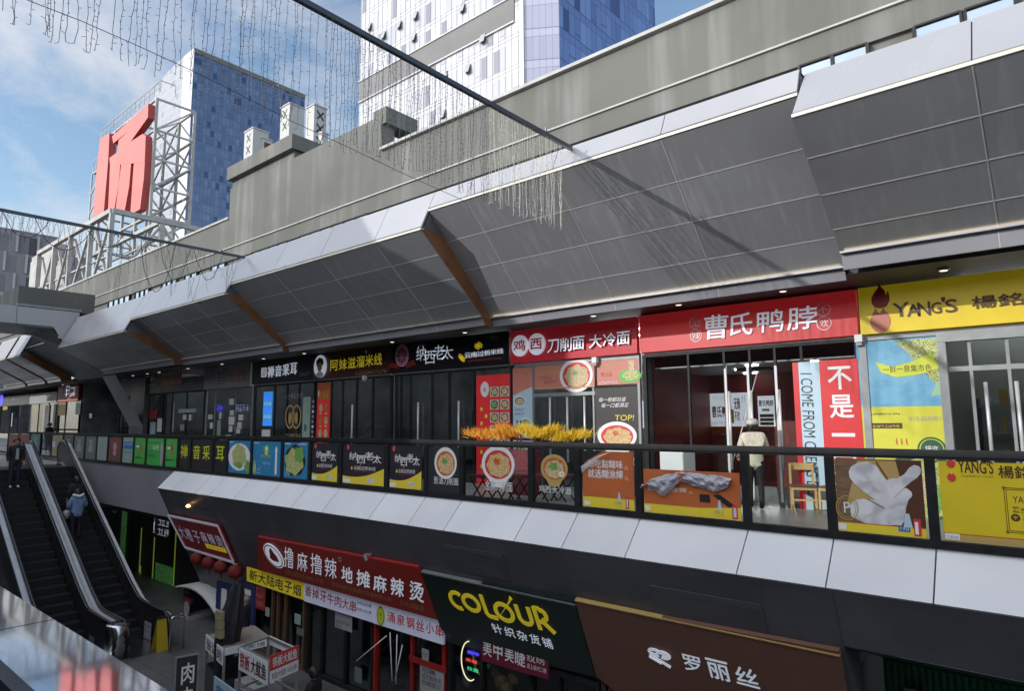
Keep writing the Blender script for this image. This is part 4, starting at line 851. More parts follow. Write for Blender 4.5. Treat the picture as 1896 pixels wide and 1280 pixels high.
for i in range(NU+1):
    u = i/NU; pa, pb = PF.px(*lerp(top,u)), PF.px(*lerp(bot,u))
    for j in range(NV+1):
        v = j/NV; pts.append(PF.p(pa[0]+(pb[0]-pa[0])*v, pa[1]+(pb[1]-pa[1])*v, .03+.05*math.sin(math.pi*v)+.013*math.sin(u*38+v*9)+.009*math.sin(u*17-v*14)+.007*math.sin(u*83-v*6+2*math.sin(v*7))+.004*math.sin(u*140+v*21)))
b.add(pts,[(i*(NV+1)+j,(i+1)*(NV+1)+j,(i+1)*(NV+1)+j+1,i*(NV+1)+j+1) for i in range(NU) for j in range(NV)],m_,True)
cl = tag(b.build('striped_cloth'),'crumpled grey and white striped cloth bound with red string, hung on the railing','cloth')
b = MB(); b.tube([PF.p(*PF.px(x,y),.10) for x,y in ((1262,876),(1268,882),(1262,890),(1266,897))],.012,R_,6); b.tube([PF.p(*PF.px(x,y),.10) for x,y in ((1260,877),(1272,878))],.012,R_,6); b.build('red_string', cl)
# dried yellow plumes lying along the rail
PLM = M('yellow_plume', (0.80,0.52,0.02), 0.7, var=0.3, scale=20); PLO = M('orange_plume', (0.75,0.33,0.02), 0.7, var=0.3, scale=20); WRAP = M('maroon_wrapping', (0.17,0.03,0.03), 0.4, var=0.3, scale=6)
GF = Fr((0,9.05,0),(1,0,0),(0,0,1))
for k,(xa,ya_,xb,yb_2,mat,lab) in enumerate(((955,812,866,806,PLO,'orange-yellow plume bunch at the left end, fanning left over the rail'),(960,812,925,796,PLO,'upright orange plume bunch, second from the left on the rail'),(1000,812,968,797,PLM,'broad yellow plume bunch in the middle, leaning left'),(985,814,1030,799,PLM,'yellow plume bunch leaning right over the maroon wrapping'),(1020,818,1086,808,PLM,'bright yellow plume bunch at the right end, fanning right'))):
    p0, p1 = GF.px(xa,ya_), GF.px(xb,yb_2); t = thing('plume_bunch', GF.p(p0[0],-.36,0), lab, 'dried flowers', 'plume bunches on the rail')
    b = MB(); d = Vector((p1[0]-p0[0],0,p1[1]-p0[1])); L = d.length; dn = d.normalized()
    for i in range(800):
        s_ = rng.uniform(.15,.95); q = GF.p(p0[0],p0[1],0)+dn*L*s_+Vector((rng.gauss(0,.07),rng.gauss(0,.07),rng.gauss(0,.025)))
        if q.z < -.355: q.z = -.355+rng.random()*.05
        e = (dn*rng.uniform(.3,1.0)+Vector((rng.gauss(0,.35),rng.gauss(0,.4),abs(rng.gauss(1.0,.5))))).normalized()*rng.uniform(.08,.19)
        sd = e.cross(Vector((rng.gauss(0,1),rng.gauss(0,1),rng.gauss(0,1)))).normalized()*.0045
        b.add([q-sd,q+sd,q+e*.6+sd*.8,q+e,q+e*.6-sd*.8],[(0,1,2,3,4)],mat)
    b.build('plumes', t)
    b = MB(); c = GF.p(p0[0],p0[1],.02); n_ = 9
    rr = [(c+dn*L*.05*0+Vector((.16*math.cos(i*.7),.10*math.sin(i*.7),.05+.03*math.sin(i*2.2)))-dn*.02) for i in range(n_)]
    tip = c-dn*.22; tip.z = -.35
    for q in rr: q.z = max(q.z-.04,-.36)
    b.add([tip]+rr,[(0,i+1,(i+1)%n_+1) for i in range(n_)],WRAP); b.build('wrapping', t)
# ================================================================ upper shop signs
def signboard(x0,x1,z0,z1,mat,label,grp='signboards over the upper shops',thick=.12):
    t = thing('shop_sign', ((x0+x1)/2,12.36,z0), label, 'shop sign', grp)
    b = MB(); b.box(x0,x1,12.30,12.30+thick,z0,z1,mat); b.build('board', t); return t
def T(t, s, pl, pr, d, m, depth=.0, bold=.02, fr=FAC, slant=0, m2=None, name='lettering'):
    p0, p1 = fr.px(*pl), fr.px(*pr); b = MB(); b.text(fr,s,p0[0],p1[0],p0[1],p1[1],d,m,depth,bold,slant,m2); return b.build(name,t)
SY = pal('sign_yellow',(0.70,0.52,0.015),.09,.35); SR = pal('sign_red',(0.52,0.022,0.026),.17,.4); SR2 = pal('sign_crimson',(0.48,0.022,0.035),.10,.3); SBK = pal('sign_black',(0.014,0.011,0.016),0,.25); SBRN = pal('sign_brown',(0.085,0.025,0.017),0,.4)
SGR = pal('sign_slate',(0.022,0.026,0.032),0,.4); SLG = pal('sign_light_grey',(0.36,0.34,0.34),0,.5); SDK = pal('sign_charcoal',(0.06,0.056,0.06),0,.4)
ZT_,ZB_ = 2.26,1.44
t = signboard(-2.52,3.6,ZB_,2.25,SY,'yellow signboard with dark brown lettering and a red flame mark, rightmost upper shop')
b = MB(); x,z = FAC.px(1629,549); flame(b,FAC,x,z,.30,.42,.004,DR_); x,z = FAC.px(1630,594); drop(b,FAC,x,z,.31,.42,.004,EGG,SY)
for q in ((1622,574),(1635,573)): x,z = FAC.px(*q); b.disc(FAC,x,z,.022,.022,.004,DKB)
b.build('emblem', t)
for ch,x0,x1,y0,y1 in (('Y',1654,1683,559,588),('A',1680,1703,562,587),('N',1700,1722,558,586),('G',1725,1743,559,582),("'",1743,1750,550,560),('S',1751,1772,553,580)): T(t,ch,(x0,y1),(x1,y0),.004,DKB,.012,.04)
for i,ch in enumerate('楊銘宇'): T(t,ch,(1800+49*i,573-4.3*i),(1844+50*i,545-4.5*i),.004,DKB,.02,.035)
t = signboard(-6.79,-2.56,ZB_,2.24,SR,'red signboard with four white brush characters and small ringed characters at both ends')
for ch,q in zip('曹氏鸭脖',((1304,630,1347,581),(1352,623,1392,578),(1402,618,1449,572),(1458,613,1511,565))): T(t,ch,(q[0],q[1]),(q[2],q[3]),.01,W_L,.015,.02,slant=.06,m2=GREY_)
b = MB()
for ch,(x,y) in zip('无辣不欢',((1287,598),(1289,622),(1524,573),(1526,599))):
    a,c = FAC.px(x,y); b.ring(FAC,a,c,.125,.125,.014,.006,W_,.006); T(t,ch,(x-7.5,y+8),(x+7.5,y-8),.006,W_,0,.01)
b.build('ring', t)
t = signboard(-10.44,-6.86,ZB_,2.24,SR2,'crimson signboard with two white discs and bold white block characters')
for ch,(x,y) in zip('鸡西',((965,641),(996,638))):
    a,c = FAC.px(x,y); b = MB(); b.disc(FAC,a,c,.255,.265,.02,W_L,.05); b.build('disc', t); T(t,ch,(x-11,y+11),(x+11,y-12),.078,SR2,0,.05)
for s,q in (('刀削面',(1015,655,1085,618)),('大冷面',(1092,646,1169,606))):
    for i,ch in enumerate(s):
        w_ = (q[2]-q[0])/3; x0 = q[0]+w_*i; dy = -(q[1]-q[3]-27)*i/2.6
        T(t,ch,(x0+1,q[1]-3*i),(x0+w_-1,q[1]-3*i-27),.02,W_L,.04,.03,m2=DR_,slant=.04)
t = signboard(-15.1,-10.5,ZB_,2.28,SBK,'black signboard with white neon-thin characters and a pink round emblem')
a,c = FAC.px(746,659); b = MB(); b.disc(FAC,a,c,.29,.33,.01,PINK_,.03); b.ring(FAC,a,c,.28,.32,.02,.041,W_,.004)
for k in range(8): b.disc(FAC,a+.15*math.cos(k*.785),c+.17*math.sin(k*.785),.05,.05,.042,MAR_,n=6)
for s in (1,-1): b.shape(FAC,[(a+s*.15,c-.38),(a+s*.62,c-.30),(a+s*.5,c-.14),(a+s*.2,c-.24)][::s],.008,DR_,.01)
b.build('emblem', t)
for ch,q in zip('纳西老太',((771,669,789,640),(787,675,806,649),(803,667,824,638),(817,667,840,640))): T(t,ch,(q[0],q[1]),(q[2],q[3]),.01,W_L,.0,.0)
for i,ch in enumerate('云南过桥米线'): x0 = 861+12*i; T(t,ch,(x0,664-1.6*i),(x0+11.4,653-1.6*i),.01,W_L,.015,.025)
b = MB()
for x,y in ((884,642),(854,661),(857,665),(889,639)): a,c = FAC.px(x,y); b.disc(FAC,a,c,.10,.085,.008,Y_L,.01,n=6,wob=.3)
p0,p1 = FAC.px(866,671),FAC.px(930,663); b.rect(FAC,p0[0],p1[0],p0[1],p0[1]+.06,.006,MAR_); b.build('leaf_mark',t)
t = signboard(-19.16,-15.16,ZB_,2.30,SBRN,'brown signboard with yellow cut-out characters and a white oval portrait disc')
a,c = FAC.px(595,679); b = MB(); b.disc(FAC,a,c,.35,.38,.02,W_L,.04); b.disc(FAC,a,c+.13,.22,.16,.062,SGR,n=18,wob=.08); b.disc(FAC,a,c-.02,.14,.16,.064,TAN_); b.disc(FAC,a,c-.28,.22,.10,.062,LB_); b.build('portrait_disc',t)
for i,ch in enumerate('阿妹滋溜米线'): x0 = 613+16.2*i; T(t,ch,(x0,688-2.1*i),(x0+15.4,666-2.5*i),.01,Y_L,.03,.04,m2=BR_)
b = MB(); p0,p1 = FAC.px(658,695),FAC.px(716,690); dashes(b,FAC,p0[0],p1[0],p0[1],.10,12,.004,TAN_); a,c = FAC.px(678,652); b.disc(FAC,a,c,.06,.06,.004,W_); b.build('small_print',t)
t = signboard(-23.32,-19.24,ZB_,2.36,SGR,'slate signboard with white lit characters and a square white mark')
b = MB(); x0,z0 = FAC.px(485,698); x1,z1 = FAC.px(494,682); 
for (u0,v0,u1,v1) in ((0,1,1,1),(0,1,0,.5),(0,.5,1,.5),(1,.5,1,0),(1,0,0,0),(0,.75,.75,.75),(.25,.25,1,.25),(1,1,1,.5),(0,.5,0,0)): b.line(FAC,x0+(x1-x0)*u0,z0+(z1-z0)*v0,x0+(x1-x0)*u1,z0+(z1-z0)*v1,.045,.012+.001*u0+.0013*v1,W_L,.01)
b.build('emblem',t)
for i,ch in enumerate('禅音采耳'): x0 = 496+14*i; T(t,ch,(x0,700-1.9*i),(x0+12.6,678-2.2*i),.01,W_L,.02,.03)
b = MB(); p0,p1 = FAC.px(555,697),FAC.px(574,694); dashes(b,FAC,p0[0],p1[0],p0[1],.12,4,.004,GREY_); b.build('small_print',t)
t = signboard(-27.3,-23.44,ZB_-.05,2.26,SLG,'pale grey signboard with dim orange-brown characters')
for i,ch in enumerate('生活馆'): x0 = 425+11*i; T(t,ch,(x0,709-1.3*i),(x0+10,690-1.2*i),.004,O_,.0,.02)
b = MB()
for k in range(7): p0 = FAC.px(380+k*2.8,712-rng.random()*4); b.line(FAC,p0[0],p0[1],p0[0]+.10*rng.uniform(-1,2),p0[1]+rng.uniform(.4,.7),.03,.004+.001*k,SDK)
p0,p1 = FAC.px(402,712),FAC.px(423,695); dashes(b,FAC,p0[0],p1[0],p0[1],.6,2,.004,SDK); b.build('emblem',t)
t = signboard(-31.45,-27.36,ZB_-.05,2.0,SDK,'unlit charcoal signboard with a row of dull brown marks, left of the pale grey board')
b = MB(); p0,p1 = FAC.px(300,716),FAC.px(337,711)
for k in range(8): x=p0[0]+(p1[0]-p0[0])*(k+.5)/8; b.disc(FAC,x,p0[1]+.35,.16,.36,.004,SAL_ if k>4 else TAN_,.03,n=12); b.disc(FAC,x,p0[1]+.40,.08,.18,.036,SDK,n=10)
p0,p1 = FAC.px(340,712),FAC.px(358,709); dashes(b,FAC,p0[0],p1[0],p0[1],.15,3,.004,GREY_); b.build('lettering',t)
t = signboard(-36.9,-31.6,ZB_-.05,2.2,SDK,'dark signboard with two grey character shapes beside the slanted column')
b = MB(); p0,p1 = FAC.px(266,720),FAC.px(288,716); dashes(b,FAC,p0[0],p1[0],p0[1],.7,2,.004,W_); b.build('lettering',t)
t = signboard(-46.9,-43.1,ZB_-.1,2.25,DR_,'small dark red signboard with white characters far along the walkway')
b = MB(); p0,p1 = FAC.px(120,735),FAC.px(141,729); dashes(b,FAC,p0[0],p1[0],p0[1],.6,2,.006,W_L); p0,p1 = FAC.px(108,736),FAC.px(117,732); dashes(b,FAC,p0[0],p1[0],p0[1],.6,1,.006,LB_); b.rect(FAC,-46.8,-43.2,ZB_-.09,ZB_+.05,.004,SAL_); b.build('lettering',t)
t = signboard(-53,-47.1,ZB_-.1,2.0,GREY_,'blank grey fascia board left of the small dark red signboard')
t = signboard(-61,-53.1,ZB_-.1,2.0,SDK,'dark signboard with a blue round mark at the far left end of the walkway')
b = MB(); a,c = FAC.px(3,741); b.disc(FAC,a,c,.5,.4,.01,LED_B); p0,p1 = FAC.px(9,745),FAC.px(30,738); dashes(b,FAC,p0[0],p1[0],p0[1],.5,2,.006,GREY_); b.build('emblem',t)
# ================================================================ upper shop fronts
SG = Fr((0,12.44,0),(1,0,0),(0,0,1))
def front(x0,x1,label,mull,frame=ALUDULL,top=1.40,doors=(),transom=None,glass=SHOPGLASS,sill=True):
    t = thing('shopfront', ((x0+x1)/2,12.46,FLZ), label, 'shopfront', 'glazed fronts of the upper shops')
    b = MB(); b.box(x0,x1,12.40,12.50,top-.0,top+.045,ALU); b.box(x0,x1,12.41,12.49,top-.06,top-.002,frame)
    for x in (x0+.03,x1-.03): b.box(x-.03,x+.03,12.41,12.49,FLZ,top-.062,frame)
    b.box(x0+.062,x1-.062,12.42,12.48,FLZ,FLZ+.08,frame); b.build('frame', t)
    ms = [x0+.06]+list(mull)+[x1-.06]
    for x in mull:
        b = MB(); b.box(x-.022,x+.022,12.42,12.48,FLZ+.082,top-.062,frame); b.build('mullion', t)
    if transom is not None:
        b = MB(); b.box(x0+.062,x1-.062,12.415,12.485,transom-.04,transom+.04,frame); b.build('transom', t)
    for a,c in zip(ms,ms[1:]):
        b = MB(); b.box(a+.024,c-.024,12.445,12.455,FLZ+.082,top-.064,glass); b.build('glass_pane', t)
    for x in doors:
        b = MB(); b.tube([(x,12.36,-.95),(x,12.36,.55)],.026,ALU,8)
        for z in (-.85,.45): b.tube([(x,12.36,z),(x,12.44,z)],.012,STEEL,6)
        b.build('door_handle', t)
    return t
# noodle shop etc. : mullions taken off the photograph
gx = lambda px,py=760: SG.px(px,py)[0]
tA = front(-2.57,3.6,'grey framed shopfront with a wide dark double door, under the yellow signboard',(gx(1760),gx(1805),gx(1876),.9,2.2),top=1.40,transom=.78,doors=(gx(1808)+.15,gx(1872)+.1))
b = MB(); b.box(gx(1746),gx(1762),12.36,12.5,FLZ,1.33,ALUDULL); b.box(gx(1746),3.5,12.35,12.5,1.22,1.36,ALUDULL); b.box(-2.58,-2.47,12.38,12.5,FLZ,1.34,ALUDULL); b.build('door_frame', tA)
tB = front(-6.78,-2.6,'tall clear glass shopfront with a red interior, under the red signboard with four brush characters',(gx(1278),gx(1345),gx(1393),gx(1440),gx(1490)),frame=BLACKMET,doors=(gx(1354),gx(1395),gx(1447)),glass=GLASS)
for px in (1350,1392,1444):               # pale strips paint in the sunlit look of the glass door edges
    x = gx(px,800); b = MB(); b.box(x-.022,x+.022,12.375,12.40,FLZ+.09,1.0,pal('pale_door_edge',(.62,.63,.62)) if px==1350 else bpy.data.materials['pale_door_edge']); b.build('door_edge', tB)
tC = front(-10.4,-6.88,'shopfront pasted with bowl pictures and a glass double door, under the crimson signboard',(gx(988),gx(1100)),transom=.62,doors=(gx(1022),gx(1054),gx(1086)))
tD = front(-15.05,-10.5,'black shopfront with dim interior and red menu sheet, under the black signboard',(gx(742),gx(760),gx(800),gx(832),gx(878)),frame=BLACKMET,doors=(gx(778),gx(853)))
tE = front(-19.15,-15.2,'dark glass shopfront with a hanging lamp chain, under the brown signboard',(gx(613),gx(634),gx(660),gx(690)),frame=BLACKMET,doors=(gx(656),))
tF = front(-23.3,-19.25,'dark shopfront with two doors bearing gold round motifs, under the slate signboard',(gx(508),gx(531),gx(553)),frame=BLACKMET)
tG = front(-27.28,-23.42,'glass shopfront with white paper notices, under the pale grey signboard',(gx(398),gx(437)),doors=())
tH = front(-31.4,-27.4,'dark shopfront with white stickers, left of the one with paper notices',(gx(318),gx(345)),frame=BLACKMET)
tI = front(-37,-31.6,'black shopfront with grey reflections beside the slanted column',(gx(228),gx(252),gx(275)),frame=BLACKMET)
tJ = front(-46.9,-43.1,'narrow shopfront with tan and green posters, under the small dark red signboard',(gx(122),),frame=BLACKMET)
tK = front(-61,-47.1,'long dim shopfront at the far left end of the walkway',(gx(20),gx(34),gx(72),gx(90)),frame=BLACKMET)
# sheets stuck to the glass (each a thing)
SF2 = Fr((0,12.405,0),(1,0,0),(0,0,1))
def sheet(pl,pr,mat,label,mk=None,cat='poster',name='poster',grp='posters on the shop glass',fr=SF2,d=0.0):
    p0,p1 = fr.px(*pl),fr.px(*pr); t = thing(name,fr.p((p0[0]+p1[0])/2,p0[1],d),label,cat,grp)
    b = MB(); b.fbox(fr,p0[0],p1[0],p0[1],p1[1],d-.006,d,mat); b.build('sheet',t)
    if mk:
        b = MB(); mk(b,p0[0],p1[0],p0[1],p1[1],t,fr,d)
        if b.v: b.build('print',t)
    return t
def lt(t,fr,s,a0,a1,c0,c1,d,m,bold=.02,slant=0): b = MB(); b.text(fr,s,a0,a1,c0,c1,d,m,0,bold,slant); b.build('lettering',t)
SKYB = M('poster_sky_blue',(0.04,0.33,0.62),0.4,col2=(0.30,0.60,0.75),scale=0.9,var=.3)
YLM = pal('poster_lemon',(0.62,0.60,0.05))
def mk_chd(m,a,c,z0,z1,t,fr,d):
    W=c-a;H=z1-z0; q=lambda u,v:(a+W*u,z0+H*v)
    m.rect(fr,a,c,z0+.63*H,z1,d+.002,SKYB); m.shape(fr,[q(0,0),q(1,0),q(1,.10),q(0,.10)],d+.003,W_)
    m.shape(fr,[q(.45,.99),q(.99,.99),q(1,.72),q(.84,.76),q(.70,.84),q(.60,.92)],d+.004,LEAFY); m.shape(fr,[q(.80,.68),q(.92,.69),q(.98,.76),q(.88,.76)],d+.006,pal('pale_leaf_print',(.35,.55,.35)))
    m.shape(fr,[q(.22,.88),q(.40,.85),q(.62,.87),q(.84,.91),q(.92,.83),q(.70,.80),q(.45,.79),q(.28,.82)],d+.008,LG_); lt(t,fr,'一鲜一泉集市色',q(.30,0)[0],q(.84,0)[0],q(0,.815)[1],q(0,.855)[1],d+.010,DKB,.02)
    for i,ch in enumerate('金桔柠檬'): lt(t,fr,ch,q(.04,0)[0],q(.13,0)[0],q(0,.875-.062*i)[1],q(0,.925-.062*i)[1],d+.006,W_,.01)
    dashes(m,fr,*[q(.07,0)[0],q(.46,0)[0]],q(0,.585)[1],.03,14,d+.004,DG_); m.rect(fr,q(.07,0)[0],q(.47,0)[0],q(0,.51)[1],q(0,.54)[1],d+.004,DKB); dashes(m,fr,q(.09,0)[0],q(.45,0)[0],q(0,.517)[1],.035,8,d+.006,LG_)
    lt(t,fr,'010-85890118',q(.55,0)[0],q(.97,0)[0],q(0,.55)[1],q(0,.575)[1],d+.004,GREY_,.02)
    for k in range(3): x,z=q(.40+.055*k,.44); m.disc(fr,x,z,.02,.06,d+.004,O_,n=7,t0=90,t1=290)
    m.disc(fr,*q(.66,.19),.60*W*.78,.20*H,d+.005,DG_,n=24); m.disc(fr,*q(.67,.20),.36*W,.165*H,d+.007,LEAFY,n=22,wob=.10); m.disc(fr,*q(.60,.20),.15*W,.08*H,d+.009,NOOD2,n=14,wob=.2); m.disc(fr,*q(.80,.14),.12*W,.06*H,d+.009,HERB,n=12,wob=.2)
    m.disc(fr,*q(.77,.40),.20,.20,d+.011,DG_); m.ring(fr,*q(.77,.40),.17,.17,.012,d+.013,LG_,.001); lt(t,fr,'锅底',q(.70,0)[0],q(.84,0)[0],q(0,.385)[1],q(0,.42)[1],d+.013,W_,.02)
    for i,ch in enumerate('鲜锅鲜'): x,z=q(.10,.32-.10*i); m.shape(fr,[(x-.09,z),(x,z-.09),(x+.09,z),(x,z+.09)],d+.004,W_); lt(t,fr,ch,x-.035,x+.035,z-.035,z+.035,d+.006,GREY_,.01)
    m.rect(fr,*[q(.21,0)[0],q(.46,0)[0]],*[q(0,.20)[1],q(0,.31)[1]],d+.013,W_); dashes(m,fr,q(.24,0)[0],q(.36,0)[0],q(0,.285)[1],.03,4,d+.015,GREY_); dashes(m,fr,q(.24,0)[0],q(.43,0)[0],q(0,.245)[1],.025,8,d+.015,TAN_)
p0 = SF2.px(1601,628); p1 = SF2.px(1749,628)
sheet((1607,965),(1749,622),YLM,'tall yellow and blue poster of a food bowl with green leaves',mk_chd)
def mk_notdk(m,a,c,z0,z1,t,fr,d):
    for i,ch in enumerate('不是一家鸭脖'):
        H=.44; zc = z1-.32-.50*i
        if i == 2: m.rect(fr,a+.14,c-.12,zc-.03,zc+.03,d+.003,W_)
        else: lt(t,fr,ch,a+.13,c-.11,zc-.21,zc+.20,d+.003,W_,.035)
sheet((1536,985),(1588,664),SR,'red vertical banner of white brush characters by the yellow poster',mk_notdk,cat='banner',name='banner',d=.01)
def mk_icome(m,a,c,z0,z1,t,fr,d):
    s = 'I COME FROM CHENG DU'; rf = Fr(fr.p(0,0,0),fr.v*-1,fr.u); L=(z1-z0)*.72
    b2 = MB(); b2.text(rf,s,-z1+.2,-z1+.2+L,a+.13,a+.33,d+.004,K_,0,.012,.05); b2.build('lettering',t)
    m.rect(fr,a,a+.10,z0,z1,d+.003,SR)
sheet((1485,985),(1534,668),LB_,'pale blue vertical banner with sideways black latin lettering',mk_icome,cat='banner',name='banner',d=.006)
# noodle shop sheets
def mk_head(m,a,c,z0,z1,t,fr,d):
    W=c-a;H=z1-z0; lt(t,fr,'金辣刀削面',a+.04*W,a+.44*W,z0+.60*H,z0+.84*H,d+.003,TAN_,.02); dashes(m,fr,a+.1*W,a+.3*W,z0+.42*H,.07,5,d+.003,BR_); dashes(m,fr,a+.18*W,a+.38*W,z0+.24*H,.07,5,d+.003,BR_)
    bowl(m,fr,a+.71*W,z0+.52*H,.27*W,d+.003,R_,NOOD2,HERB,False,.86,.16)
    m.rect(fr,a,c,z0,z0+.05*H,d+.012,TAN_)
sheet((990,722),(1100,671),SAL_,'salmon red poster with a white noodle bowl above the glass double door',mk_head)
def mk_cold(m,a,c,z0,z1,t,fr,d):
    W=c-a;H=z1-z0; lt(t,fr,'鸡西冷面',a+.04*W,a+.62*W,z0+.66*H,z0+.88*H,d+.003,TAN_,.02); dashes(m,fr,a+.1*W,a+.4*W,z0+.36*H,.08,4,d+.003,BR_); dashes(m,fr,a+.05*W,a+.5*W,z0+.06*H,.05,9,d+.003,W_)
    m.disc(fr,a+.80*W,z0+.32*H,.27*W,.28*H,d+.003,G_); m.disc(fr,a+.82*W,z0+.34*H,.20*W,.2*H,d+.005,LEAFY,n=16,wob=.15); m.rect(fr,a+.78*W,a+.92*W,z0+.4*H,z0+.94*H,d+.007,NOOD2)
sheet((1106,714),(1181,664),SAL_,'salmon red poster of cold noodles lifted over a green bowl',mk_cold)
def mk_top(m,a,c,z0,z1,t,fr,d):
    W=c-a;H=z1-z0
    for k,s_ in enumerate(('每一根都劲道','每一口都满足')): lt(t,fr,s_,a+(.08+.06*k)*W,a+(.72+.06*k)*W,z0+(.875-.05*k)*H,z0+(.915-.05*k)*H,d+.003,W_,.02,.3)
    lt(t,fr,'TOP!',a+.46*W,a+.90*W,z0+.71*H,z0+.76*H,d+.003,Y_,.02,.1); bowl(m,fr,a+.50*W,z0+.58*H,.46*W,d+.003,R_,NOOD,SOUP,True,.62,.16)
    lt(t,fr,'金辣刀削面',a+.14*W,a+.92*W,z0+.33*H,z0+.40*H,d+.003,W_,.01); lt(t,fr,'14元起',a+.42*W,a+.85*W,z0+.23*H,z0+.29*H,d+.003,EGG,.04)
sheet((1106,930),(1180,716),pal('poster_charcoal',(0.03,0.028,0.026)),'black poster with a large noodle bowl, beside the glass double door',mk_top)
def mk_left(m,a,c,z0,z1,t,fr,d):
    W=c-a;H=z1-z0; m.shape(fr,[(a,z0+.80*H),(c,z0+.86*H),(c,z1),(a,z1)],d+.002,SAL_)
    for k,(u,v) in enumerate(((.36,.76),(.66,.60),(.40,.43))): bowl(m,fr,a+u*W,z0+v*H,.30*W,d+.004,(BR_,HERB,DG_)[k],(NOOD2,LEAFY,LEAFY)[k],None,False,.7)
    for v in (.69,.66,.52): dashes(m,fr,a+.1*W,a+.6*W,z0+v*H,.05,5,d+.003,K_)
    m.rect(fr,a+.20*W,a+.26*W,z0+.2*H,z0+.62*H,d+.012,K_); m.rect(fr,a+.38*W,a+.44*W,z0+.2*H,z0+.62*H,d+.012,K_)
sheet((951,940),(985,680),LB_,'narrow pale blue poster with three bowls at the left of the crimson-signed shop',mk_left)
PORC = pal('photo_tile',(0.55,0.50,0.42))
def mk_menu(cols,logo=True):
    def f(m,a,c,z0,z1,t,fr,d):
        W=c-a;H=z1-z0
        if logo: m.disc(fr,a+.26*W,z0+.90*H,.13*W,.055*H,d+.003,W_); lt(t,fr,'金',a+.22*W,a+.30*W,z0+.885*H,z0+.915*H,d+.005,R_,.03)
        r_ = 10
        for i in range(r_):
            for j in range(cols):
                x = a+(.42+.30*j)*W if logo else a+(.10+.45*j)*W; zz = z0+(.88-.090*i)*H; s=.26*W if logo else .36*W
                m.rect(fr,x,x+s,zz-.035*H,zz+.035*H,d+.003,PORC); m.disc(fr,x+s/2,zz,s*.40,.030*H,d+.005,K_); m.disc(fr,x+s/2,zz,s*.33,.024*H,d+.007,(LEAFY,NOOD2,HERB,NOOD)[(i*2+j)%4],n=12,wob=.15)
        if logo:
            for k in range(9): m.disc(fr,a+(.16+.14*(k%2))*W,z0+(.76-.05*k)*H,.045*W,.016*H,d+.003,Y_,n=6)
    return f
sheet((882,960),(944,692),SR,'red menu sheet with rows of bowl photographs, left of the crimson-signed shop',mk_menu(2))
def mk_menu2(m,a,c,z0,z1,t,fr,d):
    W=c-a;H=z1-z0; m.rect(fr,a,c,z0+.84*H,z1,d+.002,O_); dashes(m,fr,a+.2*W,a+.9*W,z0+.86*H,.22,5,d+.004,Y_); m.disc(fr,a+.1*W,z0+.9*H,.05*W,.03*H,d+.004,W_)
    for i in range(6):
        for j in range(2): m.disc(fr,a+(.3+.42*j)*W,z0+(.76-.12*i)*H,.15*W,.04*H,d+.003,(NOOD2,SOUP,LEAFY)[(i+j)%3],n=12,wob=.1); m.rect(fr,a+(.2+.42*j)*W,a+(.4+.42*j)*W,z0+(.70-.12*i)*H,z0+(.712-.12*i)*H,d+.003,Y_)
sheet((583,905),(612,708),SR,'red menu poster with pairs of bowls at the left of the brown-signed shop',mk_menu2)
sheet((574,905),(582,730),pal('black_strip',(0.03,0.02,0.025)),'narrow black strip poster with pale dots beside the red menu poster',lambda m,a,c,z0,z1,t,fr,d:[m.disc(fr,(a+c)/2,z1-.25-.17*i,.07,.05,d+.003,(GREY_,PINK_,W_)[i%3],n=8) for i in range(9)] and None)
sheet((556,905),(575,735),PTEAL2,'pale green price poster reading 88 in the slate-signed shop',lambda m,a,c,z0,z1,t,fr,d:(lt(t,fr,'88',a+.12,c-.18,z0+(z1-z0)*.62,z0+(z1-z0)*.70,d+.003,K_,.03),lt(t,fr,'采耳',a+.30,c-.10,z0+(z1-z0)*.80,z0+(z1-z0)*.88,d+.003,K_,.01),dashes(m,fr,a+.2,c-.1,z0+(z1-z0)*.95,.07,4,d+.003,K_),dashes(m,fr,a+.3,c-.1,z0+(z1-z0)*.52,.07,3,d+.003,GREY_)))
def mk_scr(m,a,c,z0,z1,t,fr,d):
    W=c-a;H=z1-z0
    for k in range(5): dashes(m,fr,a+.1*W,a+.9*W,z0+(.80-.19*k)*H,.10,5,d+.004,(LED_B,W_L)[k%2])
sheet((486,789),(505,725),BL_L,'bright blue lit screen in the slate-signed shop window',mk_scr,cat='screen',name='screen',grp=None)
for px0,px1,py0,py1 in ((484,500,812,796),(424,433,745+5,738),(417,427,818,806),(406,413,826,812),(425,433,770,760),(423,434,787,772),(423,430,800,789),(441,450,779,768),(439,447,795,782),(437,444,803,792),(385,393,777,768),(388,394,794,783),(405,410,776,764),(401,409,808,778),(338,345,778,768),(349,354,779,768)):
    green = px0 == 401
    sheet((px0,py0),(px1,py1),PTEAL2 if green else W_,'plain white paper notice stuck on a dark upper shop window' if not green else 'pale green strip notice on the glass of the paper-noticed shop',None,cat='notice',name='paper_notice',grp='paper notices on the shop glass' if not green else None,d=-.002)
for x in (541,562-14+5):
    a,c = SF2.px(x-4,772); t=thing('door_motif',SF2.p(a,c-.4,0),'gold ring motif on the dark door, left one' if x==541 else 'gold ring motif on the dark door, right one by the price poster','sticker'); b=MB(); b.ring(SF2,a,c,.30,.42,.06,.003,TAN_,.004); b.build('ring',t); b=MB(); b.disc(SF2,a,c-.05,.10,.22,.003,TAN_,.004,n=7); dashes(b,SF2,a-.3,a+.3,c-.72,.12,4,.003,TAN_); dashes(b,SF2,a-.35,a+.35,c+.62,.2,4,.003,GREY_); b.build('mark',t)
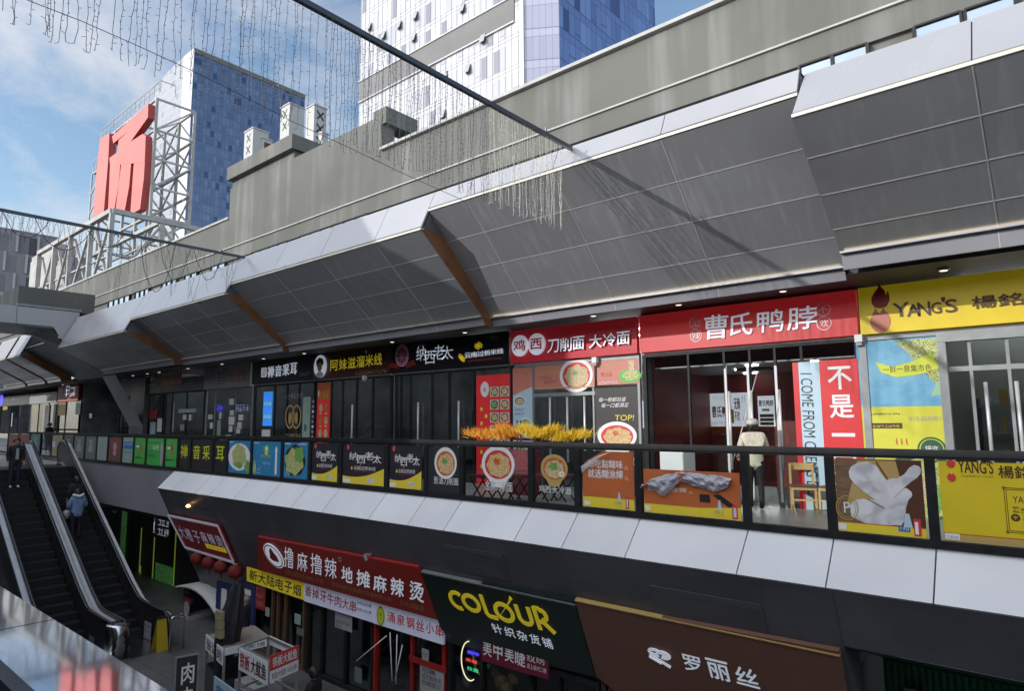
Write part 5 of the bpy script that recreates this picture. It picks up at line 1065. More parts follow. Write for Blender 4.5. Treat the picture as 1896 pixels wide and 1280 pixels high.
# interiors
CR_ = pal('interior_red_wall',(0.20,0.028,0.024),0,.5)
b = MB(); b.box(-6.70,-2.64,15.6,15.7,FLZ,2.28,CR_); b.box(-6.72,-6.68,12.7,15.6,FLZ,2.28,CR_); b.build('red_wall', mall)
IF = Fr((0,15.58,0),(1,0,0),(0,0,1))
def mk_board(m,a,c,z0,z1,t,fr,d):
    W=c-a;H=z1-z0; lt(t,fr,'曹氏鸭脖',a+.05*W,a+.58*W,z0+.26*H,z0+.62*H,d+.004,DR_,.03); lt(t,fr,'无辣',a+.64*W,a+.80*W,z0+.5*H,z0+.86*H,d+.004,K_,.02); lt(t,fr,'不欢',a+.64*W,a+.78*W,z0+.16*H,z0+.46*H,d+.004,DR_,.02)
    lt(t,fr,'DUCK',a+.02*W,a+.2*W,z0+.04*H,z0+.14*H,d+.004,B_,.03); dashes(m,fr,a+.22*W,a+.5*W,z0+.05*H,.09,8,d+.004,B_); m.rect(fr,a+.56*W,a+.63*W,z0+.1*H,z0+.5*H,d+.004,Y_); dashes(m,fr,a+.84*W,a+.96*W,z0+.7*H,.2,2,d+.004,B_); dashes(m,fr,a+.86*W,a+.97*W,z0+.1*H,.16,3,d+.004,R_); dashes(m,fr,a+.05*W,a+.5*W,z0+.82*H,.07,14,d+.004,LB_)
WPB = pal('board_white_lit',(0.75,0.78,0.88),.42)
sheet((1316,790),(1384,727),WPB,'white menu board with dark red characters on the red back wall',mk_board,cat='menu board',name='menu_board',grp='boards on the red wall',fr=IF)
def mk_b3(m,a,c,z0,z1,t,fr,d):
    W=c-a;H=z1-z0; lt(t,fr,'曹氏鸭脖',a+.06*W,a+.94*W,z0+.66*H,z0+.86*H,d+.004,K_,.03); m.rect(fr,a+.25*W,a+.7*W,z0+.50*H,z0+.58*H,d+.004,Y_)
    for k in range(3): m.rect(fr,a+.1*W,a+.92*W,z0+(.30-.13*k)*H,z0+(.40-.13*k)*H,d+.004,PBRN)
sheet((1405,790),(1433,733),WPB,'white menu board with a yellow bar at the right of the red back wall',mk_b3,cat='menu board',name='menu_board',grp='boards on the red wall',fr=IF)
def mk_b4(m,a,c,z0,z1,t,fr,d):
    W=c-a;H=z1-z0; dashes(m,fr,a+.2*W,a+.5*W,z0+.4*H,.3,1,d+.004,K_); dashes(m,fr,a+.2*W,a+.9*W,z0+.8*H,.08,5,d+.004,K_); dashes(m,fr,a+.55*W,a+.9*W,z0+.3*H,.4,1,d+.004,GREY_); m.rect(fr,a+.2*W,a+.4*W,z0+.08*H,z0+.3*H,d+.004,PBRN)
sheet((1260,788),(1300,715),LB_,'pale board with a column of small print on the red left wall',mk_b4,cat='menu board',name='menu_board',grp='boards on the red wall',fr=IF)
LAMPW = M('ceiling_lamp_white',(1,0.97,0.9),0.5,emit=10.0)
b = MB(); b.box(-6.70,-2.64,12.75,15.6,1.10,1.13,pal('pale_shop_ceiling',(.42,.41,.40))); b.build('pale_ceiling', mall)
for px,py in ((1366,685),(1378,676),(1397,691),(1345,668),(1425,698),(1464,660)):
    q = P(px,py,Z=1.08)
    q = Vector((min(-3.0,max(-6.3,q.x)),min(15.2,max(13.0,q.y)),0)); b = MB(); b.lathe((q.x,q.y,1.07),[(.07,0),(.075,.028)],LAMPW,12); tag(b.build('ceiling_lamp'),'small bright ceiling lamp inside the red-walled shop','ceiling lamp','ceiling lamps in the red shop')
b = MB(); b.box(-5.3,-4.6,13.8,14.3,1.06,1.098,BLACKMET); tag(b.build('ceiling_vent'),'black rectangular ceiling vent inside the red-walled shop','vent')
b = MB(); b.box(-8.9,-8.0,14.9,15.0,-.2,.5,WPB); tag(b.build('wall_board'),'pale blue board glowing inside the bowl-pasted shop','board')
b = MB(); b.box(-10.38,-6.9,15.4,15.5,FLZ,2.28,pal('beige_wall',(0.30,0.28,0.25))); b.build('beige_wall',mall)
b = MB(); b.box(-14.6,-13.7,12.9,13.4,-1.02,-.72,W_); tag(b.build('tray_box'),'white box standing on the counter behind the black shopfront','box')
b = MB(); b.box(-15.0,-11.6,12.85,13.5,FLZ,-1.03,SGR); tag(b.build('counter'),'dark counter inside the black-signed shop','counter')
b = MB(); q = SG.px(660,705); b.tube([(q[0],12.9,2.2),(q[0],12.9,.1)],.012,GREY_,5)
for k in range(16): b.blob((q[0]+rng.uniform(-.25,.25),12.9,.05-rng.random()*.5),.05,.05,.03,GREY_,6,4)
tag(b.build('chain_lamp'),'grey hanging chain with a cluster of small shades inside the brown-signed shop','lamp')
b = MB(); q = SG.px(645,800); b.lathe((q[0],12.7,-1.0),[(.10,0),(.10,.28),(.04,.33),(.035,.42),(.08,.44),(.02,.46)],LB_,12); tag(b.build('pump_bottle'),'clear pump bottle on the counter in the brown-signed shop','bottle')
b = MB(); b.box(-18.2,-16.2,12.6,13.2,FLZ,-1.01,pal('counter_wood',(.12,.07,.03))); tag(b.build('counter'),'brown counter under the pump bottle','counter')
b = MB(); q0,q1 = SG.px(690,800),SG.px(720,722); 
b.box(q0[0],q1[0],14.0,14.05,-1.0,1.0,M('mottled_wall_panel',(.03,.035,.035),.5,col2=(.16,.19,.18),scale=9,var=.5)); tag(b.build('wall_panel'),'mottled grey panel on the back wall of the brown-signed shop','panel')
b = MB(); b.box(q0[0],q1[0],13.95,13.99,1.02,1.06,LAMPW); tag(b.build('lit_tube'),'thin lit tube lamp above the mottled grey panel','lamp')
# small cameras and ceiling boxes on the shop fronts
for px,py,lab in ((678,700,'white security camera under the brown signboard'),(1105,668,'cream junction box between the two salmon posters'),(1592,628,'small white box where the red and yellow signboards meet')):
    q = SF2.px(px,py); b = MB(); b.fbox(SF2,q[0]-.06,q[0]+.06,q[1]-.06,q[1]+.07,.01,.12,W_); b.fbox(SF2,q[0]-.045,q[0]+.045,q[1]-.12,q[1]-.062,.03,.10,GREY_); tag(b.build('security_camera' if 'cam' in lab else 'junction_box'),lab,'camera' if 'cam' in lab else 'box')

# things on the back walls and floors of the dim shops
ck = random.Random(21)
TUBE = M('fill_tube',(0.9,0.95,1.0),.5,emit=40.0)  # tubes added to brighten the dark shop interiors
def backsheet(x,z,w_,h_,mat,label,y=16.15,cat='poster'):
    b = MB(); b.box(x-w_/2,x+w_/2,y-.02,y,z,z+h_,mat); b.rect(Fr((0,y-.024,0),(1,0,0),(0,0,1)),x-w_*.4,x+w_*.4,z+h_*.72,z+h_*.9,0,ck.choice((R_,GREY_,B_))); dashes(b,Fr((0,y-.024,0),(1,0,0),(0,0,1)),x-w_*.4,x+w_*.4,z+h_*.2,h_*.3,4,0,GREY_,int(x*9)); tag(b.build('wall_poster'),label,cat,'posters on the back walls of the dim shops')
for x in (-14.2,-12.9,-12.0,-11.1,-18.4,-17.2,-16.3,-22.6,-21.3,-20.2,-26.4,-25.2,-24.2,-30.6,-29.4,-28.3,-36,-34.2,-32.8,-9.4,-8.3): backsheet(x,ck.uniform(-.4,.3),ck.uniform(.35,.8),ck.uniform(.4,.9),ck.choice((GREY_,LB_,TAN_,PTEAL2,PBRN)),'dim poster on the back wall of a dark upper shop')
for x0,y in ((-13.6,14.2),(-17.6,14.6),(-12.0,15.2),(-16.6,15.4),(-20.8,15.2),(-24.9,15.4),(-28.9,15.2),(.9,14.6),(-9.6,15.0),(-21.8,14.0),(-26.2,14.5),(-30.2,14.2),(-35.0,14.4),(-1.2,14.4),(-8.9,13.9)):
    b = MB(); b.box(x0,x0+1.3,y,y+.05,2.20,2.25,TUBE); tag(b.build('lit_tube'),'thin lit tube lamp on the ceiling of a dim upper shop','lamp','tube lamps in the dim shops')
for k,x in enumerate((-13.2,-17.0,-21.6,-25.6,-29.6,-34.4,-.6)):
    t = thing('display_shelf',(x,14.6,FLZ),'dim display shelf standing inside a dark upper shop','shelf','display shelves in the dim shops')
    b = MB()
    for sx in (-.55,.55): b.box(x+sx-.03,x+sx+.03,14.4,14.8,FLZ,.35,SDK)
    b.build('side',t)
    for j in range(4):
        z = FLZ+.35+.48*j; b = MB(); b.box(x-.52,x+.52,14.4,14.8,z,z+.03,GREY_); b.build('shelf_board',t)
        b = MB()
        for i in range(5): xx=x-.42+.2*i; b.box(xx,xx+ck.uniform(.08,.15),14.45,14.7,z+.031,z+.03+ck.uniform(.12,.3),ck.choice((GREY_,TAN_,R_,LB_,PTEAL2,W_)))
        b.build('goods',t)
for px0,px1,py0,py1,mt in ((290,300,800,775,W_),(250,253,800,760,LB_),(268,272,808,762,LB_),(275,290,775,760,R_),(277,288,806,782,LB_),(318,324,800,744,GREY_),(330,362,765,757,LB_),(333,341,798,786,GREY_),(72,76,800,745,W_),(80,92,800,750,GREY_),(96,104,800,748,PTEAL),(107,123,770,735,TAN_),(139,150,768,742,PTEAL2),(165,170,775,766,W_),(20,24,790,765,W_),(5,14,760,752,Y_)):
    sheet((px0,py0),(px1,py1),mt,'small faded sticker on a far dark shop window',None,'sticker','window_sticker','stickers on the far shop windows',d=-.001)
for px,py,w_,s in ((437,757,24,'大妈'),(398+4,757,10,'')):
    p0 = SF2.px(px,py); b=MB(); dashes(b,SF2,p0[0],SF2.px(px+w_,py)[0],p0[1]-.12,.26,4 if w_>20 else 2,0,LED_B if w_<20 else pal('pale_violet_lit',(.45,.45,.8),.15)); tag(b.build('window_lettering'),'row of pale violet lit marks across the glass of the paper-noticed shop' if w_>20 else 'small blue lit mark on the glass of the paper-noticed shop','window sign')

b = MB(); b.box(-2.45,3.4,15.0,15.1,FLZ,2.28,pal('grey_shop_wall',(.36,.36,.34))); b.build('grey_wall',mall)
# ================================================================ lower level: shop signs on the inclined soffit
def bb(fr,q,up=0.0):
    """bbox in pixels -> extents in the frame, allowing for the slant of its horizontals and of the board"""
    x0,y0,x1,y1 = q; s = ((y0+y1)/2-790)/((x0+x1)/2+475); w_ = x1-x0; xm,ym = (x0+x1)/2,(y0+y1)/2
    ct,cb = fr.px(xm,y0+s*w_/2),fr.px(xm,y1-s*w_/2); lean = ct[0]-cb[0]       # how far an upright stroke would travel on the board
    a0,a1 = fr.px(x0,ym-s*w_/2)[0],fr.px(x1,ym+s*w_/2)[0]
    if up < .5:                                 # lettering that leans with the board: its box is widened by the lean
        k = max(.55,1-abs(lean)*.42/(a1-a0)); m = (a0+a1)/2; a0,a1 = m-(a1-m)*k,m+(a1-m)*k; lean = 0.0
    return a0,a1,cb[1],ct[1],lean
def TB(t,s,q,d,m,depth=.0,bold=.02,fr=LOW,up=0.0,m2=None):
    a0,a1,c0,c1,ln = bb(fr,q,up); b = MB(); b.text(fr,s,a0-ln/2,a1-ln/2,c0,c1,d,m,depth,bold,ln/(c1-c0),m2); return b.build('lettering',t)
def lowsign(name,pts,mat,label,fr=LOW,depth=.07,grp='shop signs of the lower level',d=.0):
    P2 = [fr.px(*p) for p in pts]; cx = sum(p[0] for p in P2)/len(P2); cy = min(p[1] for p in P2)
    t = thing(name, fr.p(cx,cy,0), label, 'shop sign', grp)
    if sum(p[0]*q[1]-q[0]*p[1] for p,q in zip(P2,P2[1:]+P2[:1])) < 0: P2 = P2[::-1]
    b = MB(); b.shape(fr,P2,d,mat,depth); b.build('board',t); return t
LR = pal('lower_red',(0.42,0.028,0.022),0,.4); LGRN = pal('lower_dark_green',(0.010,0.024,0.018),0,.35); LBRN = pal('lower_brown',(0.20,0.095,0.068),0,.45)
t = lowsign('shop_sign',((481,992),(481,1053),(819,1146),(777,1047)),LR,'long slanted red signboard with nine white characters and a white oval disc, lower level')
for ch,q in zip('撸麻撸辣地摊麻辣烫',((531,1009,548,1051),(555,1018,574,1057),(580,1021,601,1063),(606,1028,628,1070),(637,1044,658,1078),(665,1050,690,1087),(696,1059,721,1096),(728,1064,753,1104),(763,1071,790,1113))): TB(t,ch,q,.075,W_L,.004,.0 if q[0]<630 else .03,LOW,1.0,m2=GREY_)
TB(t,'全国加盟热线:40000-16720',(532,1051,603,1079),.075,TAN_,0,.01,LOW,1); TB(t,'撸麻撸辣(北京)餐饮管理有限公司',(619,1074,729,1113),.075,TAN_,0,.01,LOW,1); TB(t,'万达旗舰店',(745,1107,790,1129),.075,TAN_,0,.01,LOW,1)
a0,a1,c0,c1,_ = bb(LOW,(496,1001,528,1051),1.0); b = MB(); b.disc(LOW,(a0+a1)/2,(c0+c1)/2,(a1-a0)/2,(c1-c0)/2*.95,.075,W_L,.02); b.ring(LOW,(a0+a1)/2,(c0+c1)/2,(a1-a0)/2-.03,(c1-c0)/2*.88,.03,.097,DR_,.003); b.disc(LOW,(a0+a1)/2,(c0+c1)/2,(a1-a0)*.22,(c1-c0)*.26,.097,DR_,.004,n=9,wob=.3); b.build('disc',t)
a,c = LOW.px(634,1033); b = MB(); b.ring(LOW,a,c,.06,.06,.012,.076,W_,.003); b.build('ring',t)
a,c = LOW.px(688,1026); b = MB(); b.beam(LOW.p(a,c,.02),LOW.p(a,c+.08,.16),.04,.04,GREY_); b.beam(LOW.p(a,c+.08,.16),LOW.p(a+.06,c-.02,.2),.04,.04,GREY_); o=b.build('lamp_arm'); tag(o,'small grey spotlight arm above the long red signboard','lamp')
VL = Fr((0,9.52,0),(1,0,0),(0,0,1))
t = lowsign('shop_sign',((460,1046),(460,1076),(565,1111),(565,1074)),pal('lower_yellow',(0.62,0.50,0.03),.12),'yellow signboard with black characters under the left end of the long red board',VL,.05)
for i,ch in enumerate('新大陆电子烟'): x0 = 465+16.2*i; TB(t,ch,(x0,1054+5.2*i,x0+14.8,1078+5.4*i),.055,K_,0,.03,VL)
t = lowsign('shop_sign',((566,1078),(566,1113),(693.5,1153),(693.5,1112)),WP_L,'white lit signboard with seven dark red characters, left of the two white boards',VL,.05)
for i,ch in enumerate('香掉牙牛肉大串'): x0 = 568+13.8*i; TB(t,ch,(x0,1084+4.4*i,x0+12.6,1106+4.9*i),.055,DR_,0,.025,VL)
TB(t,'牛肉10元/串',(664,1112,691,1126),.055,K_,0,.0,VL); TB(t,'鸡肉10元/串',(664,1124,691,1138),.055,K_,0,.0,VL)
t = lowsign('shop_sign',((694.5,1112.5),(694.5,1154),(824,1194),(824,1147)),WP_L,'white lit signboard with a yellow round mark, right of the two white boards',VL,.05)
for i,ch in enumerate('涌泉钢丝小串'): x0 = 720+18*i; TB(t,ch,(x0,1131+4.7*i,x0+15,1155+5.2*i),.055,R_,0,.03,VL)
a,c = VL.px(709,1140); b = MB(); b.disc(VL,a,c,.14,.20,.055,LG_,.01); b.ring(VL,a,c,.13,.19,.015,.067,DG_,.002); dashes(b,VL,a-.06,a+.06,c-.08,.16,1,.067,DG_); b.build('emblem',t)
t = lowsign('shop_sign',((785,1058),(829,1186),(1106,1248),(1067,1109)),LGRN,'slanted dark green signboard with big yellow latin letters and a needle')
def unit(q): 
    a0,a1,c0,c1,_ = bb(LOW,q); return lambda u,v:(a0+(a1-a0)*u,c0+(c1-c0)*v), (a1-a0)/2, (c1-c0)/2
b = MB(); d0=.075; wd=.085
f,ra,rb = unit((834,1087,868,1128)); b.ring(LOW,*f(.55,.5),ra*1.1,rb,wd,d0,Y_L,.012,24,50,290)
f,ra,rb = unit((858,1092,897,1133)); b.ring(LOW,*f(.5,.5),ra,rb,wd,d0+.002,Y_L,.012)
f,ra,rb = unit((895,1097,923,1139)); b.line(LOW,*f(.15,1),*f(.15,.18),wd,d0,Y_L,.012); b.ring(LOW,f(.15,0)[0]+.13-wd/2,f(0,.18)[1],.13,.13,wd,d0+.002,Y_L,.012,12,180,270); b.line(LOW,f(.15,0)[0]+.08,f(0,.18)[1]-.13+wd/2,f(1,0)[0],f(0,.18)[1]-.13+wd/2,wd,d0,Y_L,.012)
f,ra,rb = unit((917,1107,960,1152)); b.ring(LOW,*f(.5,.5),ra,rb,wd,d0,Y_L,.012)
f,ra,rb = unit((960,1115,993,1157)); 
for u in (.1,.9): b.line(LOW,*f(u,1),*f(u,.4),wd,d0,Y_L,.012)
b.ring(LOW,*f(.5,.4),ra*.8+wd/2,rb*.8,wd,d0+.002,Y_L,.012,20,180,360)
f,ra,rb = unit((993,1119,1029,1167)); b.line(LOW,*f(.1,0),*f(.1,1),wd,d0,Y_L,.012); b.ring(LOW,*f(.45,.70),ra*.85,rb*.62,wd,d0+.002,Y_L,.012,20,-95,110); b.line(LOW,*f(.5,.36),*f(1,0),wd,d0+.004,Y_L,.012); b.line(LOW,*f(.1,.38),*f(.55,.38),wd*.9,d0+.001,Y_L,.012); b.line(LOW,*f(.1,.97),*f(.45,.97),wd*.9,d0+.001,Y_L,.012)
b.build('lettering',t)
b = MB(); p,q = LOW.px(951,1099),LOW.px(934,1133); b.shape(LOW,[(q[0],q[1]),(p[0]-.03,p[1]-.06),(p[0]+.02,p[1]+.04),(p[0]+.06,p[1]-.02)],.125,Y_L,.02); b.build('needle',t)
for i,ch in enumerate('针织杂货铺'): x0=914+23.3*i; TB(t,ch,(x0,1149+6.4*i,x0+21,1171+6.6*i),.075,W_L,.004,.01)
b = MB(); p,q = LOW.px(785,1057),LOW.px(1067,1108.5); b.fbox(LOW,p[0],q[0],p[1],p[1]+.03,.0,.085,ALUDULL); b.build('top_trim',t)
t = lowsign('shop_sign',((1069,1109.5),(1108,1248),(1172,1300),(1573,1300),(1555,1200)),LBRN,'slanted brown signboard with a white butterfly mark and three white characters')
for ch,q in zip('罗丽丝',((1267,1204,1304,1241),(1311,1211,1356,1257),(1362,1225,1409,1269))): TB(t,ch,q,.075,W_L,.004,.03,m2=GREY_)
b = MB(); f,ra,rb = unit((1203,1187,1250,1231)); b.ring(LOW,*f(.32,.66),ra*.62,rb*.42,.05,.08,W_L,.012,20,20,300); b.ring(LOW,*f(.68,.62),ra*.62,rb*.46,.07,.082,W_L,.012,20,-120,170); b.line(LOW,*f(.05,.50),*f(.85,.02),.05,.08,W_L,.012); b.line(LOW,*f(.0,.36),*f(.5,.12),.035,.085,W_L,.012); b.build('emblem',t)
b = MB(); p,q = LOW.px(1069,1108.5),LOW.px(1555,1199); b.fbox(LOW,p[0],q[0],p[1],p[1]+.022,.0,.085,TAN_); b.build('top_trim',t)
t = lowsign('shop_sign',((895,1177),(895,1223),(1018,1258),(1018,1208)),pal('lower_maroon',(0.15,0.014,0.035)),'maroon signboard with grey-white characters hanging below the yellow latin letters',VL,.05)
for ch,q in zip('美甲美睫',((898,1183,914,1217),(917,1187,934,1224),(938,1194,955,1228),(957,1200,976,1236))): TB(t,ch,q,.055,W_,0,.02,VL)
for i,ch in enumerate('纹绣'): TB(t,ch,(979+17*i,1207+4*i,995+17*i,1228+4*i),.055,W_,0,.005,VL)
TB(t,'店上店内二楼',(979,1227,1015,1247),.055,W_,0,.01,VL)
# slanted red sign at the far end
t = lowsign('shop_sign',((318,952),(409.5,970.6),(439,1038),(349,1011)),LR,'slanted red signboard with a pale border over the passage, left of the long red one',d=.03)
b = MB(); cs = [LOW.px(*p) for p in ((318,952),(409.5,970.6),(439,1038),(349,1011))]
for p,q in zip(cs,cs[1:]+cs[:1]): b.line(LOW,*p,*q,.07,.102+.001*cs.index(p),WP_L,.02)
b.build('border',t)
for ch,q in zip('大槽子麻辣烫',((335,970,350,995),(348,975,363,1000),(362,979,379,1004),(376,980,391,1003),(390,984,405,1006),(404,988,420,1010))): TB(t,ch,q,.105,WP_L,0,.0 if q[0]<370 else .02)
a0,a1,c0,c1,_ = bb(LOW,(386,1003,426,1021)); b = MB(); b.rect(LOW,a0,a1,c0,c1,.105,Y_L); dashes(b,LOW,a0+.1,a1-.1,c0+.06,c1-c0-.12,6,.108,K_); b.build('strip',t)
b = MB(); p = LOW.px(352,938); b.lathe(LOW.p(p[0],p[1],.06),[(.03,0),(.07,.03),(.03,.08)],M('warm_bulb',(1,.55,.15),.5,emit=5),10); tag(b.build('spot_lamp'),'small warm spot lamp glowing above the slanted red board at the passage','lamp')
LANT = M('red_lantern_paper',(0.19,0.014,0.010),0.7,var=.4,scale=5)
for k,(x,y,lab) in enumerate(((366,1034,'leftmost'),(388,1042,'second'),(410,1050,'third'),(436,1059,'rightmost'))):
    q = P(x,y,Y=9.35); t = thing('lantern',q+Vector((0,0,-.2)),'dull red paper lantern hanging under the slanted red board, %s of four'%lab,'lantern','red lanterns in a row')
    b = MB(); b.lathe(q,[(.06,-.19),(.17,-.13),(.22,0),(.17,.13),(.06,.19)],LANT,14); b.build('shade',t)
    b = MB(); b.lathe(q+Vector((0,0,.18)),[(.07,0),(.07,.04)],TAN_,10); b.tube([q+Vector((0,0,.2)),q+Vector((.02,0,.42))],.008,K_,5); b.build('cap',t)
    b = MB(); b.tube([q+Vector((0,0,-.19)),q+Vector((0,0,-.33))],.022,DR_,6); b.build('tassel',t)
# ================================================================ lower shop fronts
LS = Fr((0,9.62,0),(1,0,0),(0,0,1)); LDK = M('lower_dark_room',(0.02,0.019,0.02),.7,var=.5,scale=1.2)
def lfront(x0,x1,label,mull,frame,top=-4.08,glass=SHOPGLASS):
    t = thing('lower_shopfront',((x0+x1)/2,9.7,GZ),label,'shopfront','glazed fronts of the lower shops')
    b = MB(); b.box(x0,x1,9.58,9.72,top,top+.10,frame); b.box(x0,x1,9.58,9.72,GZ,GZ+.1,frame)
    for x in (x0+.04,x1-.04): b.box(x-.04,x+.04,9.582,9.718,GZ+.1,top,frame)
    b.build('frame',t)
    for x in mull: b = MB(); b.box(x-.035,x+.035,9.585,9.715,GZ+.102,top-.002,frame); b.build('mullion',t)
    ms = [x0+.08]+list(mull)+[x1-.08]
    for a,c in zip(ms,ms[1:]): b = MB(); b.box(a+.036,c-.036,9.645,9.655,GZ+.102,top-.002,glass); b.build('glass_pane',t)
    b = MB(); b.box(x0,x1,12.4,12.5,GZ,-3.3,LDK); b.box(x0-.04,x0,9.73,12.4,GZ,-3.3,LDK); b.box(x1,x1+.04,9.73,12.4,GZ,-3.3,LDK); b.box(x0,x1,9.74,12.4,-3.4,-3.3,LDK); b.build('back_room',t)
    return t
lx = lambda px,py=1200: LS.px(px,py)[0]
REDF = pal('red_frame',(0.30,0.02,0.016)); WDF = pal('brown_frame',(0.13,0.07,0.04))
lfront(lx(462),lx(566)-.05,'lower shopfront with brown posts and posters, under the yellow signboard',(lx(503),lx(513),lx(527)),WDF,top=-4.35)
lfront(lx(568),lx(692),'dark open lower shopfront under the left white signboard',(lx(596),lx(640)),BLACKMET,top=-4.36)
lfront(lx(694),lx(826),'red framed lower shopfront under the right white signboard',(lx(764),),REDF,top=-4.45)
lfront(lx(832),lx(1110),'dark shop window with hanging goods under the yellow latin letters',(lx(893),lx(985),lx(1034)),BLACKMET,top=-4.45)
lfront(lx(1114),lx(1570),'brown framed lower shopfront under the butterfly signboard',(lx(1130),lx(1230)),pal('dark_brown_frame',(0.06,0.03,0.022)),top=-4.05)
b = MB(); b.box(lx(762),lx(830),9.55,9.575,-5.05,-4.93,REDF); tag(b.build('cross_rail'),'red cross rail of the stall front under the right white signboard','rail')
b = MB(); b.box(-2.15,5,10.45,10.5,GZ,-3.28,pal('shutter_green',(0.03,0.18,0.08)))
for i in range(90): x=-2.1+i*.08; b.box(x,x+.04,10.41,10.45,GZ,-3.30,pal('shutter_green_rib',(0.04,0.22,0.10)) if i==0 else b.m[-1])
tag(b.build('ribbed_shutter'),'dark green ribbed shutter in the recess at the lower right','shutter')
b = MB(); q0,q1 = P(1675,1272,Y=10.35),P(1710,1280,Y=10.35); b.box(q0.x,q1.x,10.3,10.4,q1.z-.1,q0.z,GREY_); tag(b.build('wall_box'),'small grey box on the green ribbed shutter','box')
def lsheet(pl,pr,mat,label,mk=None,fr=Fr((0,9.56,0),(1,0,0),(0,0,1)),cat='notice',name='paper_notice'):
    return sheet(pl,pr,mat,label,mk,cat,name,'notices on the lower shop fronts',fr)
lsheet((491,1141),(499,1127),PTEAL2,'small pale green notice on a brown post under the yellow signboard')
lsheet((545,1155),(557,1140),PTEAL2,'pale notice on the glass right of the brown posts, upper one')
lsheet((549,1175),(563,1167),PTEAL,'dim green notice on the glass right of the brown posts, lower one')
lsheet((620,1162),(652,1143),GREY_,'grey price board inside the dark open shopfront',lambda m,a,c,z0,z1,t,fr,d:(dashes(m,fr,a+.05,c-.05,z0+.12,.07,7,d+.003,K_),dashes(m,fr,a+.05,c-.4,z0+.02,.07,4,d+.003,K_)) and None)
lsheet((781,1224),(794,1205),GREY_,'small grey notice above the red cross rail',lambda m,a,c,z0,z1,t,fr,d:dashes(m,fr,a+.02,c-.02,z0+.1,.08,3,d+.003,K_))
lsheet((777,1300),(822,1243),GREY_,'paper job notice with black characters below the red cross rail',lambda m,a,c,z0,z1,t,fr,d:[lt(t,fr,s,a+.06,c-.25 if i==0 else c-.08,z1-.17-.12*i,z1-.07-.12*i,d+.003,K_,.02) for i,s in enumerate(('招聘','前厅服务员','后厨招工'))] and None)
lsheet((656,1262),(670,1240),PTEAL,'dim notice on the dark post between the white-signed stalls')
lsheet((471,1126),(492,1085),DR_,'dim red poster with pale marks behind the left brown post',lambda m,a,c,z0,z1,t,fr,d:[dashes(m,fr,a+.05,c-.05,z0+.1+.2*k,.12,3,d+.003,GREY_,k) for k in range(3)] and None,cat='poster',name='poster')
# neon ring sign
a,c = VL.px(872,1224); t = thing('neon_sign',VL.p(a,c-.4,.02),'round neon window sign with blue, red and green characters','neon sign')
b = MB(); b.ring(VL,a,c,.235,.37,.02,.03,LED_Y,.012,24,95,300); b.build('ring',t)
TB(t,'美甲',(867,1203,888,1217),.03,LED_B,0,.05,VL); TB(t,'美睫',(864,1217,886,1231),.03,LED_R,0,.03,VL); TB(t,'纹眉',(867,1233,887,1247),.03,LED_G,0,.02,VL)
# goods hanging in the window
for k,(x,y,s,mat,lab) in enumerate(((920,1245,.14,TAN_,'cream knitted toy hanging in the dark window, upper left'),(928,1262,.15,TAN_,'cream plush toy hanging in the dark window, lower left'),(952,1255,.12,pal('plush_brown',(.30,.17,.07),.05),'light brown toy in the dark window, between the cream ones'),(865,1262,.12,GREY_,'grey knitted hat on a stand below the neon ring'),(1060,1260,.13,TAN_,'cream woollen hat in the dark window right of the maroon board'),(1047,1270,.13,pal('plush_olive',(.12,.11,.07)),'olive woollen hat behind the cream one'),(938,1275,.13,TAN_,'cream plush toy at the foot of the dark window'))):  # brown plush glows faintly: warm window light put into its colour
    q = P(x,y,Y=9.9); t = thing('hanging_toy',q,lab,'toy','soft goods in the dark shop window')
    b = MB(); b.blob(q,s,s*.8,s,mat,12,8,.08); b.build('body',t)
    b = MB(); b.blob(q+Vector((-s*.3,-.02,s*1.15)),s*.62,s*.55,s*.6,mat,10,7,.08); b.build('head',t)
    b = MB(); b.blob(q+Vector((-s*.7,0,s*1.55)),s*.2,s*.14,s*.28,mat,7,5); b.blob(q+Vector((s*.15,0,s*1.6)),s*.2,s*.14,s*.28,mat,7,5); b.build('ear',t)
b = MB(); b.lathe(P(985,1218,Y=9.95),[(.02,0),(.05,.05),(.02,.1)],M('warm_window_lamp',(1,.62,.25),.5,emit=6),10); tag(b.build('window_lamp'),'small warm lamp in the dark window behind the maroon board','lamp')
LEMN = pal('lime_leaflet',(0.45,0.52,0.03),.15)
t = sheet((1140,1300),(1190,1252),LEMN,'lime green leaflet board in the butterfly shop window',lambda m,a,c,z0,z1,t,fr,d:[dashes(m,fr,a+.15,c-.06,z1-.16-.1*k,.06,7,d+.003,DG_,k) for k in range(4)] and None,'poster','poster',None,Fr((0,9.95,0),(1,0,0),(0,0,1)))
b = MB(); q=P(1290,1272,Y=10.6); b.box(q.x-.6,q.x+.6,10.6,10.7,GZ,q.z,M('cream_shop_wall',(.42,.36,.26),.6,emit=.15)); tag(b.build('wall_panel'),'cream lit panel at the back of the butterfly shop','panel')
